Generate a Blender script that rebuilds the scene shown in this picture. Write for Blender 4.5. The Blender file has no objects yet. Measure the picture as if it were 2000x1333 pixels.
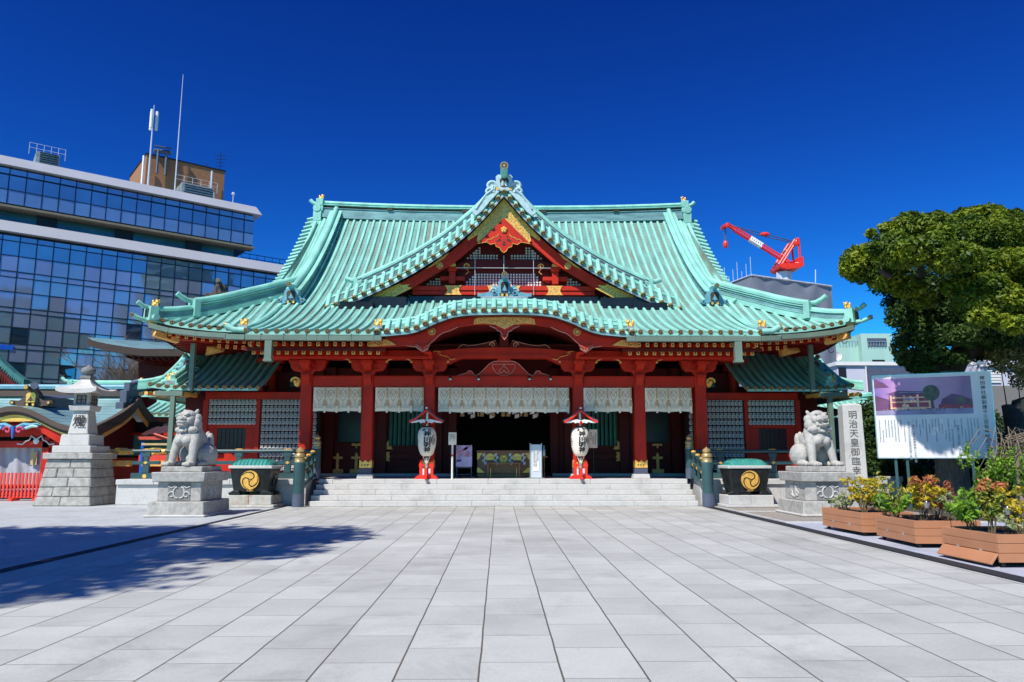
import bpy, math, random
from mathutils import Vector, Matrix, noise
random.seed(7)
R = math.radians
C = bpy.context.scene.collection
sc = bpy.context.scene

# ---------------------------------------------------------------- camera
FPX, CH = 1460.0, 1.56
TH = math.atan(228.5/FPX); YW = math.atan(25/(FPX/math.cos(TH)))
cam = bpy.data.cameras.new('camera'); camo = bpy.data.objects.new('camera', cam); C.objects.link(camo)
cam.sensor_width = 36; cam.lens = 36*FPX/2000; cam.clip_end = 3000; cam.clip_start = .1
camo.location = (0, 0, CH); camo.rotation_euler = (math.pi/2+TH, 0, -YW)
sc.camera = camo

# ---------------------------------------------------------------- sky, sun, exposure
SUN_EL, SUN_AZ = R(50), R(215)
w = bpy.data.worlds.new('World'); sc.world = w; w.use_nodes = True
nt = w.node_tree; nt.nodes.clear()
sky = nt.nodes.new('ShaderNodeTexSky'); sky.sky_type = 'NISHITA'; sky.sun_disc = False
sky.sun_elevation = SUN_EL; sky.sun_rotation = SUN_AZ
sky.air_density = 1.0; sky.dust_density = .1; sky.ozone_density = 4.0; sky.altitude = 0
hs = nt.nodes.new('ShaderNodeHueSaturation'); hs.inputs['Saturation'].default_value = 1.3
bg = nt.nodes.new('ShaderNodeBackground'); bg.inputs[1].default_value = .1
wo = nt.nodes.new('ShaderNodeOutputWorld')
sep = nt.nodes.new('ShaderNodeSeparateColor'); cmb = nt.nodes.new('ShaderNodeCombineColor')      # deep polarised blue
def wmath(op, a, b):
    n = nt.nodes.new('ShaderNodeMath'); n.operation = op
    for i, x in enumerate((a, b)):
        if isinstance(x, (int, float)): n.inputs[i].default_value = x
        else: nt.links.new(x, n.inputs[i])
    return n.outputs[0]
nt.links.new(sky.outputs[0], hs.inputs['Color']); nt.links.new(hs.outputs[0], sep.inputs[0])
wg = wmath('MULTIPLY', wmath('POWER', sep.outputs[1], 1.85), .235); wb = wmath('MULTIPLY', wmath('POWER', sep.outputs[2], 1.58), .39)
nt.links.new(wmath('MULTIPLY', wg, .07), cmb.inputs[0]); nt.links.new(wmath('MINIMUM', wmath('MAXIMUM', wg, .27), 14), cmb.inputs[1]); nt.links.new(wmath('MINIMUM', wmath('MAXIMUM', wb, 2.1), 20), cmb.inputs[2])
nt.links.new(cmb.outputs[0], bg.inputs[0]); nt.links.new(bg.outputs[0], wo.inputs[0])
sl = bpy.data.lights.new('sun', 'SUN'); sl.energy = 4.4; sl.angle = R(.7); sl.color = (1, .95, .88)
so = bpy.data.objects.new('sun', sl); C.objects.link(so)
sv = Vector((math.sin(SUN_AZ)*math.cos(SUN_EL), math.cos(SUN_AZ)*math.cos(SUN_EL), math.sin(SUN_EL)))
so.rotation_euler = sv.to_track_quat('Z', 'Y').to_euler(); so.location = (-20, -20, 40)
sc.view_settings.view_transform = 'Standard'; sc.view_settings.look = 'None'
sc.view_settings.exposure = .35; sc.view_settings.gamma = 1
try:
    sc.cycles.max_bounces = 8; sc.cycles.transparent_max_bounces = 8
    sc.cycles.use_adaptive_sampling = True; sc.cycles.adaptive_threshold = .02
except Exception: pass

# ---------------------------------------------------------------- measuring helpers (photo pixel + real distance -> metres)
_F = (math.sin(YW)*math.cos(TH), math.cos(YW)*math.cos(TH), math.sin(TH))
_R = (math.cos(YW), -math.sin(YW), 0)
_U = (-math.sin(YW)*math.sin(TH), -math.cos(YW)*math.sin(TH), math.cos(TH))
def ray(px, py):
    a = (px-1000)/FPX; b = (666.5-py)/FPX
    return [_F[i]+a*_R[i]+b*_U[i] for i in range(3)]
def P(px, py, D):
    r = ray(px, py); t = D/r[1]
    return Vector((r[0]*t, D, CH+r[2]*t))
def G(px, py, z=0):
    r = ray(px, py); t = (z-CH)/r[2]
    return Vector((r[0]*t, r[1]*t, z))
def lerp(a, b, t): return a+(b-a)*t
def interp(pts, x):
    if x <= pts[0][0]:
        a, b = pts[0], pts[1]
        return a[1]+(b[1]-a[1])*(x-a[0])/(b[0]-a[0])
    for a, b in zip(pts, pts[1:]):
        if x <= b[0]: return lerp(a[1], b[1], (x-a[0])/(b[0]-a[0]))
    a, b = pts[-2], pts[-1]
    return a[1]+(b[1]-a[1])*(x-a[0])/(b[0]-a[0])
def smooth_pts(pts, n=6):
    out = []
    for i in range(len(pts)-1):
        p0 = pts[max(i-1, 0)]; p1 = pts[i]; p2 = pts[i+1]; p3 = pts[min(i+2, len(pts)-1)]
        for k in range(n):
            t = k/n
            out.append(tuple(.5*((2*b)+(-a+c)*t+(2*a-5*b+4*c-d)*t*t+(-a+3*b-3*c+d)*t**3) for a, b, c, d in zip(p0, p1, p2, p3)))
    out.append(tuple(pts[-1]))
    return out

# ---------------------------------------------------------------- objects helpers
WL = {}
def tag(o, label=None, cat=None, group=None, kind=None):
    if label: o['label'] = label
    if cat: o['category'] = cat
    if group: o['group'] = group
    if kind: o['kind'] = kind
    return o
def thing(name, label, cat, loc=(0, 0, 0), group=None):
    o = bpy.data.objects.new(name, None); C.objects.link(o); o.location = loc; o.empty_display_size = .3
    WL[o] = Vector(loc); return tag(o, label, cat, group)
def copy_tree(o, parent=None):
    c = o.copy(); C.objects.link(c)
    if parent: c.parent = parent
    for ch in list(o.children): copy_tree(ch, c)
    return c

class MB:
    def __init__(s): s.v = []; s.f = []; s.m = []
    def add(s, vs, fs, mi=0):
        n = len(s.v); s.v.extend([tuple(v) for v in vs])
        for f in fs: s.f.append([i+n for i in f]); s.m.append(mi)
        return s
    def box(s, x0, x1, y0, y1, z0, z1, mi=0):
        return s.hexa([(x0, y0, z0), (x1, y0, z0), (x1, y1, z0), (x0, y1, z0)], [(x0, y0, z1), (x1, y0, z1), (x1, y1, z1), (x0, y1, z1)], mi)
    def hexa(s, b, t, mi=0):
        n = len(b)
        fs = [list(range(n-1, -1, -1)), list(range(n, 2*n))]+[[i, (i+1) % n, n+(i+1) % n, n+i] for i in range(n)]
        return s.add(list(b)+list(t), fs, mi)
    def beam(s, a, b, w, h, mi=0, up=(0, 0, 1)):
        a, b = Vector(a), Vector(b); d = (b-a).normalized(); sd = d.cross(Vector(up)).normalized()*w/2; u = sd.cross(d).normalized()*h/2
        return s.hexa([a-sd-u, a+sd-u, a+sd+u, a-sd+u][::-1], [b-sd-u, b+sd-u, b+sd+u, b-sd+u][::-1], mi)
    def plate(s, poly, y0, y1, mi=0):          # outline in x,z standing between two depths
        return s.hexa([(x, y0, z) for x, z in poly], [(x, y1, z) for x, z in poly], mi)
    def tube(s, pts, r, n=8, mi=0, cap=True, sq=1.0):
        pts = [Vector(p) for p in pts]; L = len(pts)
        rs = r if isinstance(r, (list, tuple)) else [r]*L
        vs = []; fs = []; up = None
        for i, p in enumerate(pts):
            d = (pts[min(i+1, L-1)]-pts[max(i-1, 0)])
            d = d.normalized() if d.length > 1e-9 else Vector((0, 0, 1))
            if up is None: up = Vector((0, 0, 1)) if abs(d.z) < .9 else Vector((0, 1, 0))
            x = d.cross(up); x = x.normalized() if x.length > 1e-6 else Vector((1, 0, 0)); u = x.cross(d).normalized(); up = u
            for k in range(n):
                a = 2*math.pi*k/n
                vs.append(p+x*math.cos(a)*rs[i]*sq+u*math.sin(a)*rs[i])
        for i in range(L-1):
            for k in range(n):
                fs.append([i*n+k, i*n+(k+1) % n, (i+1)*n+(k+1) % n, (i+1)*n+k])
        if cap: fs.append(list(range(n-1, -1, -1))); fs.append([(L-1)*n+k for k in range(n)])
        return s.add(vs, fs, mi)
    def lathe(s, prof, c=(0, 0, 0), n=16, mi=0, axis='z', sx=1, sy=1):
        vs = []; fs = []; L = len(prof); c = Vector(c)
        for r, z in prof:
            for k in range(n):
                a = 2*math.pi*k/n; p = (r*math.cos(a)*sx, r*math.sin(a)*sy, z)
                if axis == 'y': p = (p[0], p[2], p[1])
                vs.append(c+Vector(p))
        for i in range(L-1):
            for k in range(n): fs.append([i*n+k, i*n+(k+1) % n, (i+1)*n+(k+1) % n, (i+1)*n+k])
        fs.append(list(range(n-1, -1, -1))); fs.append([(L-1)*n+k for k in range(n)])
        return s.add(vs, fs, mi)
    def disc(s, c, r, y0, y1, n=20, mi=0):
        return s.plate([(c[0]+r*math.cos(2*math.pi*k/n), c[1]+r*math.sin(2*math.pi*k/n)) for k in range(n)], y0, y1, mi)
    def sph(s, c, rad, n=12, mi=0, rot=None):
        if not isinstance(rad, (list, tuple)): rad = (rad,)*3
        vs = []; fs = []; m = n//2+1; c = Vector(c)
        for i in range(m+1):
            t = math.pi*(i+.001)/(m+.002)
            for k in range(n):
                a = 2*math.pi*k/n; p = Vector((rad[0]*math.sin(t)*math.cos(a), rad[1]*math.sin(t)*math.sin(a), rad[2]*math.cos(t)))
                if rot: p = rot @ p
                vs.append(c+p)
        for i in range(m):
            for k in range(n): fs.append([(i+1)*n+k, (i+1)*n+(k+1) % n, i*n+(k+1) % n, i*n+k])
        return s.add(vs, fs, mi)
    def grid(s, fn, nu, nv, mi=0, flip=False):
        vs = [fn(i/nu, j/nv) for j in range(nv+1) for i in range(nu+1)]
        fs = []
        for j in range(nv):
            for i in range(nu):
                a = j*(nu+1)+i; q = [a, a+1, a+nu+2, a+nu+1]; fs.append(q[::-1] if flip else q)
        return s.add(vs, fs, mi)
    def xf(s, M):
        s.v = [tuple(M @ Vector(v)) for v in s.v]; return s
    def build(s, name, mats, parent=None, smooth=False, bevel=0, label=None, **kw):
        me = bpy.data.meshes.new(name)
        if not isinstance(mats, (list, tuple)): mats = [mats]
        o0 = WL.get(parent, Vector((0, 0, 0))) if parent else Vector((0, 0, 0))
        if parent is None and s.v and kw.get('base', True):
            xs = [v[0] for v in s.v]; ys = [v[1] for v in s.v]; o0 = Vector(((min(xs)+max(xs))/2, (min(ys)+max(ys))/2, min(v[2] for v in s.v)))
        me.from_pydata([(v[0]-o0.x, v[1]-o0.y, v[2]-o0.z) for v in s.v], [], s.f)
        for m in mats: me.materials.append(m)
        me.polygons.foreach_set('material_index', s.m)
        if smooth:
            me.polygons.foreach_set('use_smooth', [True]*len(s.f))
            try: me.set_sharp_from_angle(angle=R(45))
            except Exception: pass
        me.update()
        o = bpy.data.objects.new(name, me); C.objects.link(o)
        if parent: o.parent = parent; WL[o] = o0
        else: o.location = o0; WL[o] = o0
        if bevel:
            b = o.modifiers.new('bevel', 'BEVEL'); b.width = bevel; b.segments = 1; b.limit_method = 'ANGLE'; b.angle_limit = R(50)
        if label: o['label'] = label
        return o

# ---------------------------------------------------------------- materials
def mat(name, col, rough=.6, metal=0, var=.12, vs=3.0, bump=0, bs=20.0, stain=None, sscale=1.0, samt=.5, stretch=None, spec=.5, emit=None, estr=0, coat=0):
    m = bpy.data.materials.new(name); m.use_nodes = True; t = m.node_tree; N = t.nodes; L = t.links
    b = N['Principled BSDF']; b.inputs['Roughness'].default_value = rough; b.inputs['Metallic'].default_value = metal
    b.inputs['Specular IOR Level'].default_value = spec
    if coat: b.inputs['Coat Weight'].default_value = coat
    tc = N.new('ShaderNodeTexCoord'); mp = N.new('ShaderNodeMapping'); L.new(tc.outputs['Object'], mp.inputs[0])
    if stretch: mp.inputs['Scale'].default_value = stretch
    n1 = N.new('ShaderNodeTexNoise'); n1.inputs['Scale'].default_value = vs; n1.inputs['Detail'].default_value = 6; L.new(mp.outputs[0], n1.inputs[0])
    cr = N.new('ShaderNodeMapRange'); cr.inputs[1].default_value = .3; cr.inputs[2].default_value = .7; cr.inputs[3].default_value = 1-var; cr.inputs[4].default_value = 1+var
    L.new(n1.outputs[0], cr.inputs[0])
    mx = N.new('ShaderNodeVectorMath'); mx.operation = 'SCALE'; mx.inputs[0].default_value = col[:3]; L.new(cr.outputs[0], mx.inputs['Scale'])
    out = mx.outputs[0]
    if stain:
        n2 = N.new('ShaderNodeTexNoise'); n2.inputs['Scale'].default_value = sscale; n2.inputs['Detail'].default_value = 8; n2.inputs['Roughness'].default_value = .65
        mp2 = N.new('ShaderNodeMapping'); L.new(tc.outputs['Object'], mp2.inputs[0]); mp2.inputs['Location'].default_value = (3.1, 7.7, 1.3)
        if stretch: mp2.inputs['Scale'].default_value = stretch
        L.new(mp2.outputs[0], n2.inputs[0])
        r2 = N.new('ShaderNodeMapRange'); r2.inputs[1].default_value = .5; r2.inputs[2].default_value = .68; r2.inputs[3].default_value = 0; r2.inputs[4].default_value = samt
        L.new(n2.outputs[0], r2.inputs[0])
        mm = N.new('ShaderNodeMix'); mm.data_type = 'RGBA'; L.new(r2.outputs[0], mm.inputs[0]); L.new(out, mm.inputs[6]); mm.inputs[7].default_value = (*stain, 1)
        out = mm.outputs[2]
    L.new(out, b.inputs['Base Color'])
    if bump:
        n3 = N.new('ShaderNodeTexNoise'); n3.inputs['Scale'].default_value = bs; n3.inputs['Detail'].default_value = 5; L.new(tc.outputs['Object'], n3.inputs[0])
        bp = N.new('ShaderNodeBump'); bp.inputs['Strength'].default_value = bump; bp.inputs['Distance'].default_value = .02; L.new(n3.outputs[0], bp.inputs['Height']); L.new(bp.outputs[0], b.inputs['Normal'])
    if emit: b.inputs['Emission Color'].default_value = (*emit, 1); b.inputs['Emission Strength'].default_value = estr
    return m
M = {}
M['patina'] = mat('copper_patina', (.27, .60, .50), .5, 0, .18, 2.2, .2, 40, stain=(.20, .40, .34), sscale=2.2, samt=.5, stretch=(1, .35, .35), spec=.35)
M['pan'] = mat('copper_patina_pan', (.19, .36, .31), .65, 0, .32, 2.4, .4, 60, stain=(.20, .16, .10), sscale=1.1, samt=.75, stretch=(1.8, .3, .3), spec=.3)
M['ridgeband'] = mat('weathered_ridge_copper', (.17, .33, .33), .5, .1, .3, 3, .2, 20, stain=(.08, .17, .17), sscale=2, samt=.7, stretch=(.4, 1, 2))
M['patina_dark'] = mat('dark_patina', (.05, .19, .17), .5, 0, .25, 3)
M['pale_patina'] = mat('pale_patina', (.42, .60, .60), .5, 0, .15, 6, stain=(.3, .45, .45), sscale=3)
M['blue_patina'] = mat('blue_patina', (.13, .34, .42), .5, 0, .2, 6)
M['lead'] = mat('grey_sheet_metal', (.33, .38, .38), .4, .2, .25, 3, .2, 12)
M['cap'] = mat('bronze_tile_cap', (.36, .27, .12), .4, .4, .25, 20)
M['capdark'] = mat('bronze_cap_hollow', (.07, .05, .025), .6, .2, .2, 20)
M['red'] = mat('vermilion_paint', (.53, .026, .010), .5, 0, .14, 1.5, .06, 8, stain=(.30, .022, .012), sscale=1.1, samt=.5, spec=.25)
M['shadered'] = mat('shaded_vermilion', (.26, .014, .008), .6, 0, .15, 2, spec=.2)  # vermilion darkened to paint in the shade under the side eaves
M['brass'] = mat('aged_brass', (.60, .43, .19), .35, .6, .2, 10, .15, 30)
M['redpale'] = mat('faded_vermilion', (.62, .09, .055), .55, 0, .15, 2)
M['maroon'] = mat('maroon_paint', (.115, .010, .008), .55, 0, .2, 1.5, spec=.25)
M['edge'] = mat('pink_edge_line', (.65, .32, .25), .6)
M['gold'] = mat('gilded_metal', (1.0, .56, .12), .35, .35, .2, 14, .15, 40)
M['golddull'] = mat('dull_gilding', (.92, .47, .12), .5, .12, .25, 14, .2, 40)
M['golddark'] = mat('pierced_gilding', (.10, .055, .02), .7)
M['black'] = mat('black_lacquer', (.012, .012, .013), .25, 0, .2, 5)
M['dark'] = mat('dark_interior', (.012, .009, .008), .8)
M['gutter'] = mat('green_gutter_paint', (.15, .215, .165), .4, 0, .12, 1.5, stain=(.14, .2, .16), sscale=2, samt=.5)
M['teal'] = mat('dark_green_paint', (.035, .085, .09), .4, 0, .15, 3)
M['teallight'] = mat('green_slat_paint', (.06, .24, .19), .5, 0, .15, 3)
M['stone'] = mat('pale_granite', (.55, .54, .51), .75, 0, .12, 30, .25, 60, stain=(.34, .33, .30), sscale=1.6, samt=.5)
M['stoneold'] = mat('weathered_granite', (.42, .405, .37), .85, 0, .2, 9, .6, 30, stain=(.18, .165, .145), sscale=4.2, samt=.5)
M['statue'] = mat('statue_stone', (.44, .425, .385), .85, 0, .14, 12, .5, 45, stain=(.26, .25, .21), sscale=5.0, samt=.45)
M['stonedark'] = mat('dark_granite', (.20, .20, .19), .8, 0, .25, 20, .3, 50)
M['rock'] = mat('dark_rock', (.022, .028, .03), .85, 0, .5, 5, 1.0, 9)
M['white'] = mat('white_paint', (.78, .78, .76), .5, 0, .04, 3)
M['cloth'] = mat('white_cloth', (.97, .86, .66), .85, 0, .06, 4)
M['clothmark'] = mat('curtain_print_brown', (.36, .24, .19), .85)
M['clothgreen'] = mat('curtain_print_green', (.26, .30, .25), .85)
M['clothribbon'] = mat('curtain_ribbon_tan', (.62, .42, .24), .8)
M['straw'] = mat('straw_tassel', (.55, .42, .20), .9)
M['paper'] = mat('lantern_paper', (.72, .71, .68), .8, 0, .05, 8)
M['paperwarm'] = mat('warm_lantern_paper', (.84, .76, .63), .8, 0, .05, 8)
M['ink'] = mat('black_ink', (.015, .015, .017), .7)
M['steel'] = mat('stainless_steel', (.55, .57, .58), .3, .7)
M['greyalu'] = mat('aluminium_cladding', (.62, .64, .68), .35, .15, .04, .5)
M['wood'] = mat('brown_lacquered_wood', (.28, .10, .035), .35, 0, .3, 5, stretch=(1, 1, 6))
M['bark'] = mat('tree_bark', (.055, .046, .038), .95, 0, .35, 12, 1.0, 25, stretch=(1, 1, .3))
M['roofbrown'] = mat('brown_bark_edge', (.09, .06, .045), .7, 0, .2, 6, stretch=(.2, 1, 8))
M['soil'] = mat('planter_soil', (.06, .045, .03), .95, 0, .4, 20, 1, 30)
M['planter'] = mat('terracotta_planter_board', (.47, .205, .10), .6, 0, .06, 3, .1, 40)
M['tarp'] = mat('grey_scaffold_sheet', (.21, .225, .265), .6, 0, .1, .25, .9, .6)
M['mint'] = mat('mint_wall', (.38, .62, .54), .7, 0, .06, .6, stain=(.30, .50, .42), sscale=.5, samt=.4, stretch=(1, 1, .2))
M['lilac'] = mat('pale_wall', (.55, .57, .66), .6, 0, .04, .5)
M['slate'] = mat('slate_blue_wall', (.08, .10, .15), .6)
M['cranered'] = mat('crane_red', (.78, .03, .012), .45)
M['blue'] = mat('blue_plastic', (.01, .10, .55), .4)
M['bronze'] = mat('dark_bronze', (.03, .035, .035), .35, .5, .3, 6, .3, 20)
M['net'] = mat('green_net', (.03, .26, .22), .8)
M['glassdark'] = mat('dark_glass', (.012, .016, .018), .35, 0, .2, 2)
M['brown'] = mat('brown_sheet', (.10, .045, .04), .35, .3)
M['brick'] = mat('orange_brick_tile', (.33, .155, .07), .8, 0, .12, 4)

def add_ribs(m, scale, strength=.5, dist=.02, axis='Z', dark=None):
    """fine seams running across a slope"""
    t = m.node_tree; N = t.nodes; L = t.links; b = N['Principled BSDF']
    tc = N.new('ShaderNodeTexCoord'); sp = N.new('ShaderNodeSeparateXYZ'); L.new(tc.outputs['Object'], sp.inputs[0])
    mu = N.new('ShaderNodeMath'); mu.operation = 'MULTIPLY'; mu.inputs[1].default_value = scale; L.new(sp.outputs[axis], mu.inputs[0])
    fr = N.new('ShaderNodeMath'); fr.operation = 'FRACT'; L.new(mu.outputs[0], fr.inputs[0])
    bp = N.new('ShaderNodeBump'); bp.inputs['Strength'].default_value = strength; bp.inputs['Distance'].default_value = dist; L.new(fr.outputs[0], bp.inputs['Height'])
    old = b.inputs['Normal'].links
    if old: L.new(old[0].from_socket, bp.inputs['Normal'])
    L.new(bp.outputs[0], b.inputs['Normal'])
    if dark is not None:
        lt = N.new('ShaderNodeMath'); lt.operation = 'LESS_THAN'; lt.inputs[1].default_value = dark[0]; L.new(fr.outputs[0], lt.inputs[0])
        mm = N.new('ShaderNodeMix'); mm.data_type = 'RGBA'; src = b.inputs['Base Color'].links[0].from_socket
        am = N.new('ShaderNodeMath'); am.operation = 'MULTIPLY'; am.inputs[1].default_value = dark[2] if len(dark) > 2 else .8; L.new(lt.outputs[0], am.inputs[0])
        L.new(am.outputs[0], mm.inputs[0]); L.new(src, mm.inputs[6]); mm.inputs[7].default_value = (*dark[1], 1); L.new(mm.outputs[2], b.inputs['Base Color'])
add_ribs(M['pan'], 9, .6, .03, 'Z', (.14, (.06, .17, .15), .75))
add_ribs(M['patina'], 5, .15, .01, 'Z')
M['shingle'] = mat('copper_shingle', (.27, .47, .47), .35, .25, .15, 1.2, .15, 8, stain=(.17, .30, .27), sscale=.7, samt=.5)
add_ribs(M['shingle'], 7.5, .6, .03, 'Z', (.1, (.04, .08, .08), .8))
add_ribs(M['brick'], 3.2, .3, .02, 'Z', (.14, (.30, .17, .09), .6))

def paving(name, col, lane, length, jw, jcol, off=(0, 0), tone=.05, rot=0, joint=1.0):
    m = bpy.data.materials.new(name); m.use_nodes = True; t = m.node_tree; N = t.nodes; L = t.links; b = N['Principled BSDF']
    b.inputs['Roughness'].default_value = .7; b.inputs['Specular IOR Level'].default_value = .3
    def mth(op, a, bb=None, c=None):
        n = N.new('ShaderNodeMath'); n.operation = op
        for i, x in enumerate((a, bb, c)):
            if x is None: continue
            if isinstance(x, (int, float)): n.inputs[i].default_value = x
            else: L.new(x, n.inputs[i])
        return n.outputs[0]
    tc = N.new('ShaderNodeTexCoord'); mp = N.new('ShaderNodeMapping'); L.new(tc.outputs['Object'], mp.inputs[0]); mp.inputs['Location'].default_value = (off[0], off[1], 0); mp.inputs['Rotation'].default_value = (0, 0, rot)
    sp = N.new('ShaderNodeSeparateXYZ'); L.new(mp.outputs[0], sp.inputs[0])
    # slight waviness so joints are not ruler-straight
    nz = N.new('ShaderNodeTexNoise'); nz.inputs['Scale'].default_value = 1.3; nz.inputs['Detail'].default_value = 4; L.new(tc.outputs['Object'], nz.inputs[0])
    wob = mth('MULTIPLY', mth('SUBTRACT', nz.outputs[0], .5), .02)
    u = mth('DIVIDE', mth('ADD', sp.outputs[0], wob), lane); lu = mth('FLOOR', u); fu = mth('SUBTRACT', u, lu)
    v0 = mth('DIVIDE', mth('ADD', sp.outputs[1], wob), length); sh = mth('MULTIPLY', mth('MODULO', mth('ABSOLUTE', lu), 2), .5)
    v = mth('ADD', v0, sh); lv = mth('FLOOR', v); fv = mth('SUBTRACT', v, lv)
    du = mth('MULTIPLY', mth('MINIMUM', fu, mth('SUBTRACT', 1, fu)), lane); dv = mth('MULTIPLY', mth('MINIMUM', fv, mth('SUBTRACT', 1, fv)), length)
    ju = mth('LESS_THAN', du, jw); jv = mth('MULTIPLY', mth('LESS_THAN', dv, jw*.72), .85); j = mth('MULTIPLY', mth('MAXIMUM', ju, jv), joint)
    cb = N.new('ShaderNodeCombineXYZ'); L.new(lu, cb.inputs[0]); L.new(lv, cb.inputs[1])
    wn = N.new('ShaderNodeTexWhiteNoise'); L.new(cb.outputs[0], wn.inputs[0])
    n1 = N.new('ShaderNodeTexNoise'); n1.inputs['Scale'].default_value = 1.1; n1.inputs['Detail'].default_value = 8; L.new(tc.outputs['Object'], n1.inputs[0])
    n2 = N.new('ShaderNodeTexNoise'); n2.inputs['Scale'].default_value = 130; n2.inputs['Detail'].default_value = 2; L.new(tc.outputs['Object'], n2.inputs[0])
    k = mth('ADD', mth('MULTIPLY', mth('SUBTRACT', wn.outputs[0], .5), tone*2), 1)
    k = mth('ADD', k, mth('MULTIPLY', mth('SUBTRACT', n1.outputs[0], .5), .42)); k = mth('ADD', k, mth('MULTIPLY', mth('SUBTRACT', n2.outputs[0], .5), 1.15))
    n5 = N.new('ShaderNodeTexNoise'); n5.inputs['Scale'].default_value = .55; n5.inputs['Detail'].default_value = 10; n5.inputs['Roughness'].default_value = .7; n5.inputs['Distortion'].default_value = .6; L.new(tc.outputs['Object'], n5.inputs[0])
    st = N.new('ShaderNodeMapRange'); st.inputs[1].default_value = .52; st.inputs[2].default_value = .72; st.inputs[3].default_value = 0; st.inputs[4].default_value = .30; L.new(n5.outputs[0], st.inputs[0]); k = mth('MULTIPLY', k, mth('SUBTRACT', 1, st.outputs[0]))
    n6 = N.new('ShaderNodeTexNoise'); n6.inputs['Scale'].default_value = 22; n6.inputs['Detail'].default_value = 8; n6.inputs['Roughness'].default_value = .75; L.new(tc.outputs['Object'], n6.inputs[0]); k = mth('MULTIPLY', k, mth('ADD', .78, mth('MULTIPLY', n6.outputs[0], .44)))
    vo = N.new('ShaderNodeTexVoronoi'); vo.inputs['Scale'].default_value = 1.7; L.new(tc.outputs['Object'], vo.inputs[0]); sp5 = mth('LESS_THAN', vo.outputs['Distance'], .022); k = mth('MULTIPLY', k, mth('SUBTRACT', 1, mth('MULTIPLY', sp5, .5)))
    sc_ = N.new('ShaderNodeVectorMath'); sc_.operation = 'SCALE'; sc_.inputs[0].default_value = col; L.new(k, sc_.inputs['Scale'])
    mm = N.new('ShaderNodeMix'); mm.data_type = 'RGBA'; L.new(j, mm.inputs[0]); L.new(sc_.outputs[0], mm.inputs[6]); mm.inputs[7].default_value = (*jcol, 1); L.new(mm.outputs[2], b.inputs['Base Color'])
    bp = N.new('ShaderNodeBump'); bp.inputs['Strength'].default_value = .35; bp.inputs['Distance'].default_value = .01
    hgt = mth('SUBTRACT', mth('MULTIPLY', n2.outputs[0], .4), j); L.new(hgt, bp.inputs['Height']); L.new(bp.outputs[0], b.inputs['Normal'])
    return m
LN = .6075
M['pave'] = paving('granite_slab_paving', (.475, .485, .45), LN, .885, .0074, (.12, .105, .085), (.144, .10), .095)
M['pave_left'] = paving('pale_blue_paving', (.45, .48, .48), .9, .9, .005, (.25, .26, .30), (.1, .2), .03, R(0), .7)
M['pave_right'] = paving('bluish_paving', (.42, .45, .52), .3, .3, .004, (.2, .21, .25), (0, 0), .06, 0, .6)
M['earth'] = mat('dark_earth', (.06, .05, .035), .95, 0, .4, 6, 1, 20)
M['asphalt'] = mat('grey_ground', (.20, .20, .20), .9, 0, .2, 2)

def text_mesh(body, size, mat_, parent, loc, name='lettering', line=1.0, bold=.0, ext=.004, rot=(math.pi/2, 0, 0), wrapcyl=None, label=None, sx=1):
    cu = bpy.data.curves.new('txt', 'FONT'); cu.body = body; cu.align_x = 'CENTER'; cu.align_y = 'TOP'; cu.size = size; cu.space_line = line; cu.offset = bold; cu.extrude = ext
    cu.resolution_u = 2
    ob = bpy.data.objects.new('txt', cu); C.objects.link(ob)
    bpy.context.view_layer.update()
    me = bpy.data.meshes.new_from_object(ob.evaluated_get(bpy.context.evaluated_depsgraph_get()))
    C.objects.unlink(ob); bpy.data.objects.remove(ob); bpy.data.curves.remove(cu)
    from mathutils import Euler
    mb = MB(); E3 = Euler(rot).to_matrix()
    vs = []
    for v in me.vertices:
        c = Vector((v.co.x*sx, v.co.y, v.co.z))
        if wrapcyl: c = Vector(wrapcyl(c))
        else: c = E3 @ c + Vector(loc)
        vs.append(c)
    mb.add(vs, [list(p.vertices) for p in me.polygons]); bpy.data.meshes.remove(me)
    return mb.build(name, mat_, parent, label=label)
def vert(s): return '\n'.join(s)

# ================================================================ THE SETTING: ground
BX = .165; ZP = .84
def sheet(name, poly, z, m, th=0):
    mb = MB(); mb.add([(x, y, z) for x, y in poly], [list(range(len(poly)))])
    return tag(mb.build(name, m, base=False), kind='structure')
sheet('ground', [(-1500, -300), (1500, -300), (1500, 2500), (-1500, 2500)], -.012, M['asphalt'])
sheet('plaza', [(-6.83, -6), (6.62, -6), (6.62, 24.95), (-6.83, 24.95)], 0, M['pave'])
sheet('left_path', [(-60, -6), (-7.1, -6), (-7.1, 45), (-60, 45)], -.002, M['pave_left'])
sheet('right_path', [(6.98, -6), (20, -6), (20, 18.6), (6.98, 18.6)], -.002, M['pave_right'])
gr = bpy.data.materials.new('gravel'); M['gravel'] = mat('gravel_bed', (.33, .30, .26), .95, 0, .45, 26, 1.0, 40, stain=(.12, .10, .08), sscale=18, samt=.7)
sheet('gravel', [(6.98, 18.62), (16, 18.62), (16, 25.6), (6.98, 25.6)], -.004, M['gravel'])
sheet('planting_bed', [(12.2, 18.64), (60, 18.64), (60, 70), (12.2, 70)], .004, M['earth'])
M['grate'] = mat('drain_grate', (.06, .065, .07), .5, .4, .2, 20)
add_ribs(M['grate'], 22, .8, .03, 'Y', (.4, (.012, .012, .012), .8))
sheet('drain_channel', [(-7.08, -6), (-6.86, -6), (-6.86, 24.9), (-7.08, 24.9)], .002, M['grate'])
sheet('drain_channel', [(6.66, -6), (6.95, -6), (6.95, 24.6), (6.66, 24.6)], .002, M['grate'])
M['kerbstone'] = mat('white_kerb_stone', (.62, .62, .60), .6, 0, .08, 4)
sheet('kerb_strip', [(-6.85, 18), (-6.72, 18), (-6.72, 24.9), (-6.85, 24.9)], .005, M['kerbstone'])
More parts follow.
